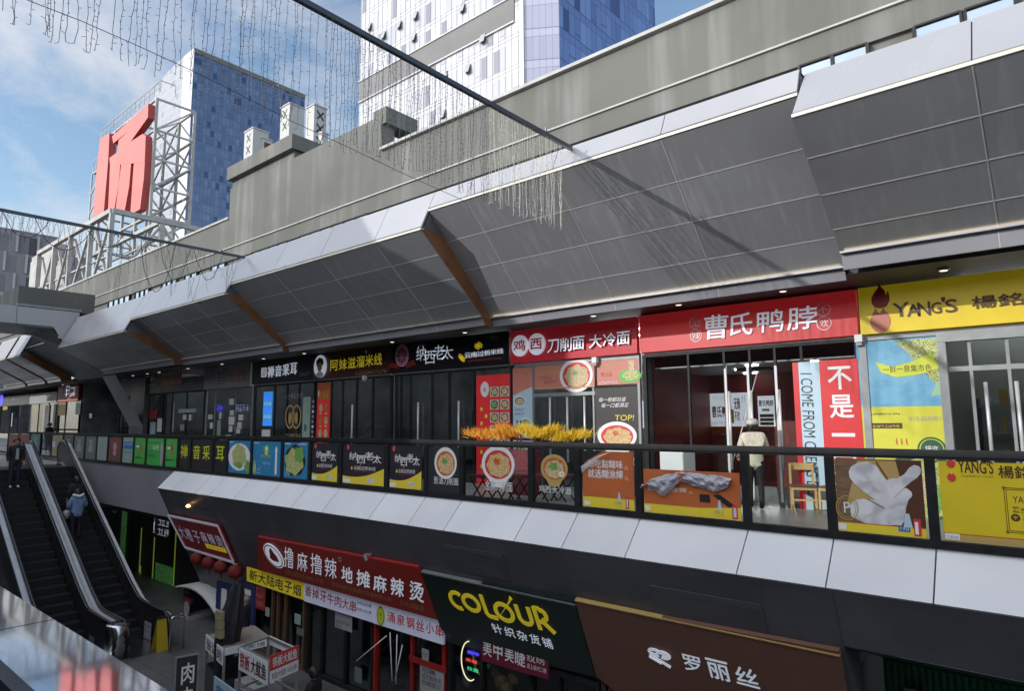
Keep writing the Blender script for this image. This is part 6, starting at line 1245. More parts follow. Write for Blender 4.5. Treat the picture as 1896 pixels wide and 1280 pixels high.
# passage with green lit shops, far lower left
GF_ = Fr((0,11.2,0),(1,0,0),(0,0,1)); t = thing('passage_shopfront',(GF_.px(270,1050)[0],11.3,GZ),'dark passage shopfront edged with green and yellow light tubes','shopfront')
b = MB(); b.box(-45,GF_.px(480,1000)[0],11.25,11.35,GZ,-2.95,LDK); b.build('wall',t)
NG = M('green_tube',(0.35,0.55,0.06),.5,emit=.14); NG2 = M('green_glow_panel',(0.05,0.30,0.05),.5,col2=(0.14,0.42,0.12),scale=7,var=.6,emit=.10)
b = MB()
for x0,y0,x1,y1 in ((265,978,262,1060),(289,995,285,1078),(329,980,325,1092),(263,1048,262,1072)):
    p,q = GF_.px(x0,y0),GF_.px(x1,y1); b.line(GF_,p[0],p[1],p[0],q[1],.035,.04,NG,.03)
p,q = GF_.px(286,1078),GF_.px(325,1091); b.line(GF_,p[0],p[1],q[0],p[1],.035,.042,NG,.03); b.build('light_tube',t)
p,q = GF_.px(288,1082),GF_.px(323,1052); b = MB(); b.rect(GF_,p[0],q[0],p[1],q[1],.05,NG2); b.build('display',t)
b = MB(); p,q = GF_.px(222,1058),GF_.px(239,945); b.rect(GF_,p[0],q[0],p[1],q[1],.06,NG2); dashes(b,GF_,p[0]+.1,q[0]-.1,q[1]-1.2,.5,2,.066,DG_); dashes(b,GF_,p[0]+.1,q[0]-.1,q[1]-2.0,.5,2,.066,DG_,2)
tag(b.build('banner'),'tall green lit banner in the dark passage beside the escalator','banner')
b = MB(); p,q = GF_.px(287,990),GF_.px(321,962); W_3=q[0]-p[0]; H3=q[1]-p[1]; b.fbox(GF_,p[0],q[0],p[1],q[1],.05,.10,K_); dashes(b,GF_,p[0]+.05,p[0]+.3*W_3*.6,p[1]+.1,H3*.8,1,.103,W_L); dashes(b,GF_,p[0]+.3*W_3,q[0]-.1,p[1]+H3*.58,H3*.34,3,.103,W_L); dashes(b,GF_,p[0]+.3*W_3,q[0]-.05,p[1]+H3*.08,H3*.36,4,.103,W_L)
tag(b.build('lit_sign'),'small black sign with two rows of white lit marks in the passage','sign')
b = MB(); q = P(213,947,Y=9.4); b.blob(q,.09,.09,.08,GREY_,10,7); b.tube([q,q+Vector((0,0,.25))],.02,GREY_,6); tag(b.build('dome_camera'),'small grey dome camera under the grey slab edge','camera')
# ================================================================ escalators
ESCB = M('escalator_panel',(0.030,0.028,0.032),.35,metal=.3,var=.3,scale=2); RUB = M('black_handrail',(0.022,0.022,0.026),.25); STEP = M('dark_step',(0.018,0.018,0.02),.5,metal=.3)
def ez(x): return -5.0+.5774*(-22.1-x)        # handrail height along the slope
def railpath(off=0.0):
    zt_, zb_3 = -.68+off, -5.27+off; xi0 = -22.1-(-5.0-zt_+off)/-.5774*-1 if False else None
    xt = -22.1-( (zt_-off)+5.0)/.5774; xb = -22.1-((zb_3-off)+5.0)/.5774
    pts = [(-19.75,zb_3-.02)]
    for i in range(5): pts.append((xb+.75-.75*i/4, zb_3+.02*i*i/4))
    n = 10
    for i in range(1,n): pts.append((xb-.2+(xt+.4-xb+.2)*i/n if False else xb+(xt-xb)*i/n, zb_3+(zt_-zb_3)*i/n))
    for i in range(5): pts.append((xt-.55*i/4, zt_+.02*math.sin(i)))
    pts.append((-30.0,zt_)); return pts,xt,xb
def escalator(ya,yb,label):
    t = thing('escalator',(-25,(ya+yb)/2,GZ),label,'escalator','escalators up to the bridge')
    pts,xt,xb = railpath()
    for y in (ya,yb):
        b = MB(); low = [(x,z-.98) for x,z in pts]
        for (x0,z0),(x1,z1),(u0,v0),(u1,v1) in zip(pts,pts[1:],low,low[1:]):
            b.add([(x0,y-.03,v0-.12),(x1,y-.03,v1-.12),(x1,y-.03,z1-.04),(x0,y-.03,z0-.04)],[(0,1,2,3)],ESCB); b.add([(x0,y+.03,v0-.12),(x1,y+.03,v1-.12),(x1,y+.03,z1-.04),(x0,y+.03,z0-.04)],[(0,1,2,3)],ESCB)
        b.build('balustrade',t)
        b = MB(); p3 = [(x,y,z) for x,z in pts]
        e0,e1 = p3[0],p3[-1]
        c0 = [(e0[0]+.38*math.sin(a),y,e0[2]-.36+.36*math.cos(a)) for a in [math.pi*i/8 for i in range(8,-1,-1)]]; c1 = [(e1[0]-.38*math.sin(a),y,e1[2]-.36+.36*math.cos(a)) for a in [math.pi*i/8 for i in range(0,9)]]
        b.tube(c0+p3[1:-1]+c1,.048,RUB,8); b.build('handrail',t)
        b = MB()
        for q_,sg in ((e0,1),(e1,-1)):
            arc_ = [(q_[0]+sg*.33*math.sin(a),q_[2]-.36+.31*math.cos(a)) for a in [math.pi*i/8 for i in range(9)]]
            b.add([(x,y-.031,z) for x,z in arc_]+[(x,y+.031,z) for x,z in arc_],[tuple(range(9)),tuple(range(17,8,-1))]+[(i,i+1,10+i,9+i) for i in range(8)],ESCB)
            b.box(min(q_[0],q_[0]+sg*.33),max(q_[0],q_[0]+sg*.33),y-.03,y+.03,q_[2]-1.0,q_[2]-.66,ESCB)
        b.build('newel',t)
        b = MB(); s_ = .05 if y == ya else -.05
        for (x0,z0),(x1,z1) in zip(low,low[1:]): b.beam((x0,y+s_,z0+.16),(x1,y+s_,z1+.16),.05,.03,STEEL)
        b.build('skirt_trim',t)
        b = MB(); o_ = -.05 if y == ya else .05
        for (x0,z0),(x1,z1) in zip(pts,pts[1:]): b.beam((x0,y+o_*2.2,z0-.10),(x1,y+o_*2.2,z1-.10),.14,.05,ALU)
        b.build('deck_cover',t)
        b = MB()
        for (x0,z0),(x1,z1) in zip(pts[2:],pts[3:]): b.add([(x0,y+o_*3.2,z0-.95),(x1,y+o_*3.2,z1-.95),(x1,y+o_*3.2,z1-.12),(x0,y+o_*3.2,z0-.12)],[(0,1,2,3)],ESCB); b.add([(x0,y+o_*3.2,z0-1.5),(x1,y+o_*3.2,z1-1.5),(x1,y+o_*3.2,z1-.95),(x0,y+o_*3.2,z0-.95)],[(0,1,2,3)],SOFFIT_D)
        b.build('cladding',t)
    b = MB(); x = -21.0; z = GZ+.02; steps = []
    xs0 = -22.1-(GZ+.95+5.0)/.5774
    n = int((FLZ-GZ)/.2)
    for i in range(n):
        xa = -20.9-i*.3464-.2; zz = GZ+.2*(i+1); b.box(xa-.3464,xa,ya+.06,yb-.06,zz-.24,zz,STEP)
    b.box(-30.6,-20.9-n*.3464-.2,ya+.06,yb-.06,FLZ-.3,FLZ+.004,STEP); b.box(-21.1,-19.3,ya+.06,yb-.06,GZ+.001,GZ+.012,STEEL); b.build('steps',t)
    return t
escalator(7.08,8.12,'right hand escalator beside the grey slab edge, carrying a person in pale blue')
escalator(5.62,6.76,'left hand escalator, carrying a person in dark clothes down')
b = MB(); pts,_,_ = railpath()
for (x0,z0),(x1,z1) in zip(pts,pts[1:]): b.add([(x0,6.9,z0-.075),(x1,6.9,z1-.075),(x1,6.96,z1-.075),(x0,6.96,z0-.075)],[(0,1,2,3)],ALU); b.add([(x0,6.84,z0-.10),(x1,6.84,z1-.10),(x1,7.0,z1-.10),(x0,7.0,z0-.10)],[(0,1,2,3)],ALU)
b.lathe((-19.7,6.92,GZ),[(.30,0),(.30,.86),(.26,.9)],STEEL,18); tag(b.build('centre_deck'),'brushed steel deck strip running up between the two escalators','deck strip')
q = P(276,1170,Y=8.04); lsheet((266,1181),(280,1156),GREY_,'pale safety notice on the lower end panel of the right escalator',lambda m,a,c,z0,z1,t,fr,d:[dashes(m,fr,a+.03,c-.03,z1-.15-.16*k,.09,3,d+.003,K_,k) for k in range(3)] and None,Fr((0,8.03,0),(1,0,0),(0,0,1)))
lsheet((164,1198),(174,1182),PTEAL,'dim notice on the lower end panel of the left escalator',None,Fr((0,6.70,0),(1,0,0),(0,0,1)))
lsheet((97,828),(102,818),W_,'white sticker on the upper end panel of the right escalator',None,Fr((0,8.03,0),(1,0,0),(0,0,1)))
t = thing('warning_board',P(302,1208,Z=GZ),'yellow folding warning board at the foot of the right escalator','warning board')
q = P(302,1208,Z=GZ); b = MB(); YW = pal('warning_yellow',(0.50,0.36,0.02))
b.add([(q.x-.05,q.y-.16,GZ),(q.x-.05,q.y+.16,GZ),(q.x-.2,q.y+.12,GZ+.85),(q.x-.2,q.y-.12,GZ+.85)],[(0,1,2,3)],YW); b.add([(q.x-.4,q.y-.16,GZ),(q.x-.4,q.y+.16,GZ),(q.x-.21,q.y+.12,GZ+.85),(q.x-.21,q.y-.12,GZ+.85)],[(3,2,1,0)],YW); b.build('leaf',t)
b = MB(); b.beam((q.x-.2,q.y-.14,GZ+.86),(q.x-.2,q.y+.14,GZ+.86),.05,.05,K_); b.build('hinge',t)
q = P(322,1206,Z=GZ); b = MB(); b.tube([(q.x,q.y-.12,GZ),(q.x,q.y-.12,GZ+.85),(q.x,q.y-.08,GZ+.9),(q.x,q.y+.2,GZ+.9),(q.x,q.y+.24,GZ+.85),(q.x,q.y+.24,GZ)],.022,STEEL,8); tag(b.build('hoop_barrier'),'small steel hoop barrier standing right of the yellow warning board','barrier')
# ================================================================ people
SKIN = M('skin',(0.50,0.29,0.20),.5); HAIRB = M('black_hair',(0.012,0.010,0.010),.45,var=.4,scale=30); EYE = M('dark_eye',(0.01,0.01,0.01),.3); LIP = M('lip',(0.30,0.10,0.08),.5)
def cloth(name,c): return M(name,c,.75,var=.18,scale=14,bump=.25)
def person(loc,rz,label,top,legs,shoes,J=None,H=1.66,bulk=1.0,hands=None,group=None,skin=SKIN):
    """one continuous skinned body (faces -Y), then hair and headwear as children"""
    j = dict(pel=(0,0,.93),sp=(0,0,1.10),ch=(0,.01,1.30),nk=(0,.01,1.44),hb=(0,-.005,1.51),hm=(0,-.02,1.585),ht=(0,-.005,1.675),nose=(0,-.115,1.575),
        sL=(.165,0,1.375),eL=(.215,.02,1.11),wL=(.225,-.06,.88),sR=(-.165,0,1.375),eR=(-.215,.02,1.11),wR=(-.225,-.06,.88),
        hL=(.09,0,.88),kL=(.10,-.015,.49),aL=(.10,.02,.085),tL=(.105,-.14,.035),hR=(-.09,0,.88),kR=(-.10,-.015,.49),aR=(-.10,.02,.085),tR=(-.105,-.14,.035))
    j.update(J or {})
    r = dict(pel=.145*bulk,sp=.135*bulk,ch=.15*bulk,nk=.058,hb=.068,hm=.098,ht=.062,nose=.014,sL=.078*bulk,eL=.056*bulk,wL=.034,kL=.066,aL=.047,tL=.036,hL=.10*bulk)
    reg = dict(pel='top',sp='top',ch='top',nk='skin',hb='skin',hm='skin',ht='skin',nose='skin',sL='top',eL='top',wL='skin',hL='legs',kL='legs',aL='legs',tL='shoes')
    names = list(j); pos = {k:Vector(v) for k,v in j.items()}
    edges = [('pel','sp'),('sp','ch'),('ch','nk'),('nk','hb'),('hb','hm'),('hm','ht'),('hm','nose')]
    for s_ in 'LR': edges += [('ch','s'+s_),('s'+s_,'e'+s_),('e'+s_,'w'+s_),('pel','h'+s_),('h'+s_,'k'+s_),('k'+s_,'a'+s_),('a'+s_,'t'+s_)]
    def R_of(k): return r.get(k) or r[k[0]+'L']
    rad = {k:R_of(k) for k in names}; rg = {k:(reg.get(k) or reg[k[0]+'L']) for k in names}
    for s_,sg in (('L',1),('R',-1)):             # palm, four fingers of unequal length, thumb from the side of the palm
        w_ = pos['w'+s_]; d = (w_-pos['e'+s_]).normalized(); side = d.cross(Vector((0,-1,.15))).normalized()*sg
        if side.length < .1: side = Vector((1,0,0))
        nrm = d.cross(side).normalized(); pk = 'p'+s_; pos[pk] = w_+d*.065; rad[pk] = .030; rg[pk] = 'skin'; edges.append(('w'+s_,pk))
        curl = (hands or {}).get(s_,.35)
        for f,(o_,ln) in enumerate(((-.027,.062),(-.009,.074),(.009,.069),(.026,.054))):
            k1,k2 = f'f{f}{s_}',f'g{f}{s_}'; dd = (d+nrm*curl).normalized(); d2 = (d*.8+nrm*curl*2.0).normalized()
            pos[k1] = pos[pk]+side*o_+dd*ln*.6; pos[k2] = pos[k1]+d2*ln*.55; rad[k1] = .0095; rad[k2] = .0075; rg[k1]=rg[k2]='skin'; edges += [(pk,k1),(k1,k2)]
        k1,k2 = 'u'+s_,'v'+s_; pos[k1] = w_+d*.035-side*.040; pos[k2] = pos[k1]+(d*.8-side*.35+nrm*.3).normalized()*.040; rad[k1]=.0115; rad[k2]=.009; rg[k1]=rg[k2]='skin'; edges += [('w'+s_,k1),(k1,k2)]
    for s_,sg in (('L',1),('R',-1)):
        k='ear'+s_; pos[k] = pos['hm']+Vector((sg*.098,.01,-.005)); rad[k]=.016; rg[k]='skin'; edges.append(('hm',k))
    ks = list(pos); ix = {k:i for i,k in enumerate(ks)}
    me = bpy.data.meshes.new('p'); bm = bmesh.new(); lay = bm.verts.layers.skin.verify(); vl = [bm.verts.new(pos[k]) for k in ks]
    for k,v in zip(ks,vl): v[lay].radius = (rad[k],rad[k]*(.72 if k in ('pel','sp','ch') else 1)); v[lay].use_root = (k=='pel')
    for a,c in edges: bm.edges.new((vl[ix[a]],vl[ix[c]]))
    bm.to_mesh(me); bm.free(); o = bpy.data.objects.new('p',me); COL.objects.link(o)
    o.modifiers.new('s','SKIN').use_smooth_shade = True; sd = o.modifiers.new('d','SUBSURF'); sd.levels = sd.render_levels = 2
    bpy.context.view_layer.update(); dg = bpy.context.evaluated_depsgraph_get(); m2 = bpy.data.meshes.new_from_object(o.evaluated_get(dg)); bpy.data.objects.remove(o)
    k_ = H/1.70
    mats = {'top':top,'legs':legs,'shoes':shoes,'skin':skin}; order = ['top','legs','shoes','skin']
    m2.materials.clear()
    for q in order: m2.materials.append(mats[q])
    ev = [(pos[a],pos[c],rg[a],rg[c],rad[a],rad[c]) for a,c in edges]
    for p in m2.polygons:
        c = p.center; best = None
        for A,B,ra,rb,r0,r1 in ev:
            ab = B-A; t_ = max(0,min(1,(c-A).dot(ab)/max(1e-9,ab.length_squared))); dist = (c-A-ab*t_).length-(r0+(r1-r0)*t_)
            if best is None or dist < best[0]:
                cut = .5
                if {ra,rb} == {'top','skin'}: cut = .80 if ra == 'top' else .35
                if rb == 'legs' and ra == 'top': cut = .15
                best = (dist, ra if t_ < cut else rb)
        p.material_index = order.index(best[1]); p.use_smooth = True
    for v in m2.vertices: v.co *= k_
    body = bpy.data.objects.new('person',m2); COL.objects.link(body); body.location = loc; body.rotation_euler = (0,0,rz); tag(body,label,'person',group)
    def child(name,b):
        off = MB(); off.v = [v*k_ for v in b.v]; off.f=b.f; off.mi=b.mi; off.m=b.m; off.sm=b.sm
        c = off.build(name,None,origin=(0,0,0)); c.parent = body; return c
    b = MB(); hm = pos['hm']
    for sg in (1,-1): b.blob(hm+Vector((sg*.036,-.088,.012)),.011,.008,.008,EYE,8,6)
    child('eye',b); b = MB(); b.blob(hm+Vector((0,-.090,-.045)),.024,.008,.007,LIP,8,5); child('mouth',b)
    return body,child,pos
def hair(child,hm,length=.0,mat=HAIRB,vol=1.0):
    b = MB(); vs=[]; nu,nv=18,9
    for i in range(nv+1):
        ph = math.pi*.62*i/nv
        for j_ in range(nu):
            th = 2*math.pi*j_/nu; front = max(0,-math.sin(th)); lim = ph*(1-.42*front)
            k = (1+rng.uniform(-.02,.02))*vol; vs.append(hm+Vector((.113*k*math.sin(lim)*math.cos(th),.118*k*math.sin(lim)*math.sin(th)+.012,.112*k*math.cos(lim)+.018-(length*(i/nv)**2)*(1-front*.9))))
    b.add(vs,[(i*nu+j_,(i+1)*nu+j_,(i+1)*nu+(j_+1)%nu,i*nu+(j_+1)%nu) for i in range(nv) for j_ in range(nu)],mat,True); child('hair',b)
JKC = cloth('cream_jacket',(0.62,0.56,0.44)); JKB = cloth('pale_blue_jacket',(0.17,0.25,0.42)); BLK = cloth('black_cloth',(0.014,0.014,0.018)); NVY = cloth('navy_cloth',(0.02,0.024,0.05)); WSH = M('white_shoe',(0.62,0.60,0.58),.5); BSH = M('black_shoe',(0.015,0.015,0.015),.4); GRC = cloth('grey_cloth',(0.09,0.09,0.10))
# cleaner wiping the shop door
q = P(1394,800,Y=11.75); 
body,child,pos = person((q.x,11.75,FLZ),math.radians(205),'person in a cream jacket and light cap wiping the glass door, seen from behind',JKC,BLK,BSH,
    J=dict(eR=(-.24,-.18,1.14),wR=(-.20,-.42,1.14),eL=(.23,-.10,1.12),wL=(.24,-.33,1.0),hb=(0,-.02,1.51),hm=(0,-.04,1.585),ht=(0,-.03,1.675),nose=(0,-.135,1.575)),H=1.60,bulk=1.18,hands={'R':.9,'L':.9})
hair(child,pos['hm'],.05)
b = MB(); hm = pos['hm']; CAPC = M('light_cap',(0.48,0.46,0.42),.7,var=.2,scale=20); vs=[]; b.blob(hm+Vector((0,.01,.055)),.125,.13,.085,CAPC,16,8); b.disc(Fr(hm+Vector((0,-.12,.04)),(1,0,0),(0,-1,-.15)),0,0,.09,.09,0,CAPC,.012); child('cap',b)
PALEST = M('pale_pole',(0.45,0.47,0.47),.4)
b = MB(); b.tube([(q.x-.52,11.62,FLZ+.35),(q.x-.30,11.70,FLZ+1.05),(q.x+.10,11.84,FLZ+2.45)],.009,PALEST,8); tag(b.build('cleaning_pole'),'thin white cleaning pole held against the glass by the person in the cream jacket','pole')
# person riding up, seen from behind
def on_slope(px,py,y):
    x = -26.0
    for _ in range(30):
        d = ray(px,py); x_ = d.x/d.y*y; return x_
xw_ = -25.2; zs_ = GZ+.2*(int((-21.1-xw_)/.3464)+1)
body,child,pos = person((xw_,7.40,zs_),math.radians(-90),'person in a pale blue jacket with white collar riding up the right escalator',JKB,BLK,BSH,J=dict(eL=(.26,-.02,1.12),wL=(.20,-.24,1.05),eR=(-.26,-.02,1.12),wR=(-.20,-.24,1.05)),H=1.64,bulk=1.42,hands={'L':.8,'R':.8})
hair(child,pos['hm'],.13,vol=1.08)
b = MB(); hm=pos['hm']
FUR = M('white_fur',(0.70,0.70,0.70),.9,var=.15,scale=40,bump=.4)
for i in range(13):
    a = math.radians(-10+200*i/12); b.blob((0+.135*math.cos(a),.02+.11*math.sin(a),1.46+.05*abs(math.cos(a))),.05,.045,.05,FUR,8,6,.1)
child('hood',b)
b = MB(); b.lathe((xw_-.6,7.28,zs_+.62),[(.09,0),(.12,.12),(.11,.26),(.05,.3)],GREY_,10); tag(b.build('bag'),'grey bag carried in front of the person in pale blue on the escalator','bag')
body,child,pos = person((xw_-.72,7.55,zs_+.4),math.radians(-90),'person in black just above the pale blue jacket on the right escalator',BLK,BLK,BSH,H=1.62,bulk=1.3); hair(child,pos['hm'],.10)
xm_ = -27.9; zs2 = min(FLZ,GZ+.2*(int((-21.1-xm_)/.3464)+1))
body,child,pos = person((xm_,6.22,zs2),math.radians(90),'person in dark clothes and white shoes at the top of the left escalator',BLK,NVY,WSH,J=dict(tL=(.11,-.16,.045),tR=(-.11,-.15,.045)),H=1.72,bulk=1.2); hair(child,pos['hm'],.02)
b = MB(); b.add([(-.035,-.155,1.36),(.035,-.155,1.36),(.05,-.185,.98),(-.05,-.185,.98)],[(0,1,2,3)],GREY_); child('shirt',b)
q = P(91,800,Y=10.6); body,child,pos = person((q.x,10.6,FLZ),math.radians(-60),'dark figure standing behind the railing beyond the escalator head',BLK,BLK,BSH,H=1.68,bulk=1.2); hair(child,pos['hm'],.03)
# lower level
hp = P(453,1110,Z=GZ+1.62); body,child,pos = person((hp.x,hp.y,GZ),math.radians(120),'person in a beige knitted hat and navy coat standing behind the stalls',NVY,BLK,BSH,H=1.68,bulk=1.25)
b = MB(); hm=pos['hm']; BEA = M('beige_knit',(0.30,0.25,0.19),.9,var=.25,scale=40,bump=.5); b.blob(hm+Vector((0,.012,.045)),.122,.126,.10,BEA,16,9,.015); child('hat',b)
hp = P(582,1238,Z=GZ+1.22); body,child,pos = person((hp.x,hp.y,GZ-.42),math.radians(-60),'seated person with dark hair by the dark open shopfront',BLK,BLK,BSH,J=dict(kL=(.12,-.42,.90),aL=(.12,-.42,.50),tL=(.12,-.56,.455),kR=(-.12,-.42,.90),aR=(-.12,-.42,.50),tR=(-.12,-.56,.455),eL=(.22,-.12,1.12),wL=(.12,-.34,1.18),eR=(-.22,-.10,1.12),wR=(-.12,-.30,1.0)),H=1.66,bulk=1.2); hair(child,pos['hm'],.06)
b = MB(); b.lathe((hp.x,hp.y,GZ),[(.19,0),(.15,.40),(.19,.44)],BR_,14); tag(b.build('round_stool'),'dark round stool under the seated person','stool')
# ================================================================ furniture on the upper walkway
CUSH = M('maroon_cushion',(0.14,0.02,0.03),.7,var=.3,scale=8)
def chair(x,y,rz,label):
    t = thing('wooden_chair',(0,0,0),label,'chair','pale wooden chairs by the red-walled shop')
    b = MB(); b.box(-.21,.21,-.21,.21,.43,.46,pal('seat_brown',(.13,.06,.03)) if not bpy.data.materials.get('seat_brown') else bpy.data.materials['seat_brown']); b.box(-.20,.20,-.20,.20,.385,.429,WOOD); b.build('seat',t)
    for sx in (-1,1):
        for sy in (-1,1):
            b = MB(); top_ = .385 if sy < 0 else .80
            b.beam((sx*.185,sy*.185,0),(sx*.185,sy*(.185 if sy<0 else .20),top_),.038,.038,WOOD); b.build('leg',t)
    b = MB(); n_=8
    pts=[(-.20+.40*i/n_,.21+.035*math.sin(math.pi*i/n_)) for i in range(n_+1)]
    for (xa,ya_),(xb,yb_3) in zip(pts,pts[1:]): b.add([(xa,ya_,.70),(xb,yb_3,.70),(xb,yb_3,.82),(xa,ya_,.82),(xa,ya_+.022,.70),(xb,yb_3+.022,.70),(xb,yb_3+.022,.82),(xa,ya_+.022,.82)],[(0,1,2,3),(7,6,5,4),(3,2,6,7),(0,4,5,1)],WOOD)
    b.build('backrest',t)
    b = MB(); b.box(-.166,.166,-.195,-.175,.20,.23,WOOD); b.build('stretcher',t)
    t.location=(x,y,FLZ); t.rotation_euler=(0,0,rz); return t
q = P(1486,949,Z=FLZ); chair(q.x,q.y+.1,math.radians(20),'pale wooden chair in front of the red-walled shop, the full one')
q = P(1547,953,Z=FLZ); chair(q.x,q.y+.1,math.radians(-10),'pale wooden chair half hidden behind the railing post')
q = P(1212,905,Z=FLZ); t=thing('bar_stool',(q.x,11.5,FLZ),'wooden bar stool left of the white cabinet','stool')
b=MB(); b.lathe((q.x,11.5,FLZ+.62),[(.17,0),(.18,.03),(.17,.045)],WOOD,16); b.build('seat',t)
for k in range(4): b=MB(); a=math.radians(45+90*k); b.beam((q.x+.2*math.cos(a),11.5+.2*math.sin(a),FLZ),(q.x+.11*math.cos(a),11.5+.11*math.sin(a),FLZ+.62),.03,.03,WOOD); b.build('leg',t)
qa,qb = P(1223,880,Y=11.4),P(1265,838,Y=11.4); t=thing('white_cabinet',((qa.x+qb.x)/2,11.6,FLZ),'plain white cabinet standing before the red-walled shop','cabinet')
b=MB(); b.box(qa.x,qb.x,11.4,11.9,FLZ,qb.z,W_); b.build('body',t); b=MB(); b.box(qa.x+.01,qb.x-.01,11.385,11.398,FLZ+.05,qb.z-.02,pal('cabinet_door_white',(.70,.71,.70))); b.build('door',t); b=MB(); b.box(qb.x-.06,qb.x-.04,11.36,11.384,FLZ+.4,FLZ+.6,ALU); b.build('handle',t)
for k,(px,lab) in enumerate(((893,'black folding stool with maroon seat behind the widest clear pane, left one'),(930,'black folding stool with maroon seat behind the widest clear pane, middle one'),(962,'black folding stool with maroon seat behind the widest clear pane, right one'),(1010,'black folding stool behind the cold noodle pane, left one'),(1042,'black folding stool behind the cold noodle pane, right one'))):
    q = P(px,928,Z=FLZ); y0=q.y; t=thing('folding_stool',(q.x,y0,FLZ),lab,'stool','folding stools behind the clear panes'); w_=.20
    b=MB(); b.box(q.x-w_,q.x+w_,y0-.17,y0+.17,FLZ+.47,FLZ+.52,CUSH); b.build('seat',t)
    for sy in (-.15,.15):
        for s_ in (1,-1): b=MB(); b.beam((q.x-s_*w_,y0+sy+.012*s_,FLZ),(q.x+s_*w_*.9,y0+sy+.012*s_,FLZ+.47),.022,.022,BLACKMET); b.build('leg',t)
q = P(975,880,Y=11.2); b=MB(); b.box(q.x-.35,q.x+.25,11.0,11.4,FLZ,FLZ+.95,CUSH); b.add([(q.x-.37,10.98,FLZ+.5),(q.x+.27,10.98,FLZ+.55),(q.x+.25,10.99,FLZ+.98),(q.x-.33,10.99,FLZ+.99)],[(0,1,2,3)],CUSH); tag(b.build('covered_crate'),'crate under a maroon cover behind the folding stools','crate')
q = P(1425,930,Y=12.1); b=MB(); b.box(q.x-1.1,q.x+.35,12.38,12.40,FLZ+.001,FLZ+.36,glassmat('frosted_band',(.75,.80,.78),.25,.3)); tag(b.build('frosted_band'),'frosted strip along the foot of the clear glass doors','film')
for px,py,h,lab in ((640+12,905,.5,'dark plant pot'),):
    pass
# ================================================================ stalls and kiosk on the court floor
ALS = ALUDULL
def P2(px,py,z): q = P(px,py,Z=z); return Vector((q.x,q.y,0))
zt4 = GZ+1.95
A,Bc,Cc = P2(446,1197,zt4),P2(499,1224,zt4),P2(551,1203,zt4); D = A+Cc-Bc
t = thing('food_stall',(A+Cc)/2+Vector((0,0,GZ)),'aluminium framed food stall with white and red lettered boards on two sides','stall','food stalls on the court floor')
cr_ = [A,Bc,Cc,D]
for p in cr_: b=MB(); b.beam((p.x,p.y,GZ),(p.x,p.y,zt4),.04,.04,ALS); b.build('post',t)
b=MB()
for p,q in zip(cr_,cr_[1:]+cr_[:1]):
    for z in (zt4-.02,GZ+1.18,GZ+.85): b.beam((p.x,p.y,z),(q.x,q.y,z),.035,.035,ALS)
b.build('frame',t)
b=MB(); b.add([(p.x,p.y,GZ+.87) for p in cr_],[(0,1,2,3)],pal('griddle_black',(.02,.02,.02))); b.add([(p.x,p.y,GZ+.3) for p in cr_],[(0,1,2,3)],GREY_); 
for p,q in zip(cr_,cr_[1:]+cr_[:1]): b.add([(p.x,p.y,GZ+.3),(q.x,q.y,GZ+.3),(q.x,q.y,GZ+.84),(p.x,p.y,GZ+.84)],[(0,1,2,3)],pal('stall_dark_side',(.045,.042,.045)) if not bpy.data.materials.get('stall_dark_side') else bpy.data.materials['stall_dark_side'])
b.build('counter',t)
def side(p,q,z0,z1,mat,texts,out=.03):
    fr = Fr(Vector((p.x,p.y,0)),q-p,(0,0,1)); L=(q-p).length; b=MB(); b.fbox(fr,0,L,z0,z1,out-.02,out,mat); b.build('board',t)
    for s,u0,u1,v0,v1,m in texts: b=MB(); b.text(fr,s,L*u0,L*u1,z0+(z1-z0)*v0,z0+(z1-z0)*v1,out+.004,m,0,.035); b.build('lettering',t)
    return fr,L
side(A,Bc,zt4-.42,zt4-.02,W_,(('铁板',.04,.40,.15,.85,DR_),('大鱿鱼',.44,.96,.15,.85,pal('ink_maroon',(.06,.01,.015)))))
side(Bc,Cc,zt4-.18,zt4+.08,R_,(('铁板大鱿鱼',.06,.94,.15,.85,W_),)); side(Bc,Cc,zt4-.38,zt4-.185,W_,(('鱿鱼大鱿鱼',.06,.55,.2,.8,GREY_),('10元/串',.60,.94,.2,.8,GREY_)))
side(Cc,D,zt4-.16,zt4,W_,()); 
b=MB(); 
for k in range(9): p=Bc+(A-Bc)*rng.uniform(.1,.9)+(Cc-Bc)*rng.uniform(.15,.85); b.blob((p.x,p.y,GZ+.92),.08,.06,.05,(W_,TAN_,GREY_)[k%3],8,5,.15)
b.build('food',t)
zt5 = GZ+1.5
A2,B2,C2 = P2(384,1168,zt5+.1),P2(416,1196,zt5+.1),P2(508,1176,zt5+.1); D2=A2+C2-B2
t = thing('food_stall',(A2+C2)/2+Vector((0,0,GZ)),'stall with a beige flat top and a white lettered board, behind the aluminium one','stall','food stalls on the court floor')
b=MB(); b.add([(p.x,p.y,zt5) for p in (A2,B2,C2,D2)],[(0,1,2,3)],M('beige_stall_top',(.28,.24,.19),.6,var=.2,scale=3)); b.build('roof',t)
for p in (A2,B2,C2,D2): b=MB(); b.beam((p.x,p.y,GZ),(p.x,p.y,zt5-.02),.04,.04,ALS); b.build('post',t)
b=MB()
for p,q in ((A2,B2),(B2,C2),(C2,D2),(D2,A2)): b.add([(p.x,p.y,GZ+.1),(q.x,q.y,GZ+.1),(q.x,q.y,GZ+.9),(p.x,p.y,GZ+.9)],[(0,1,2,3)],bpy.data.materials['stall_dark_side'])
b.build('counter',t)
side(A2,B2,zt5-.30,zt5+.02,W_,(('张记肉',.08,.94,.15,.85,pal('ink_blue',(.05,.04,.14))),)); side(B2,C2,zt5-.10,zt5+.04,W_,(('肉夹馍',.25,.8,.2,.8,K_),))
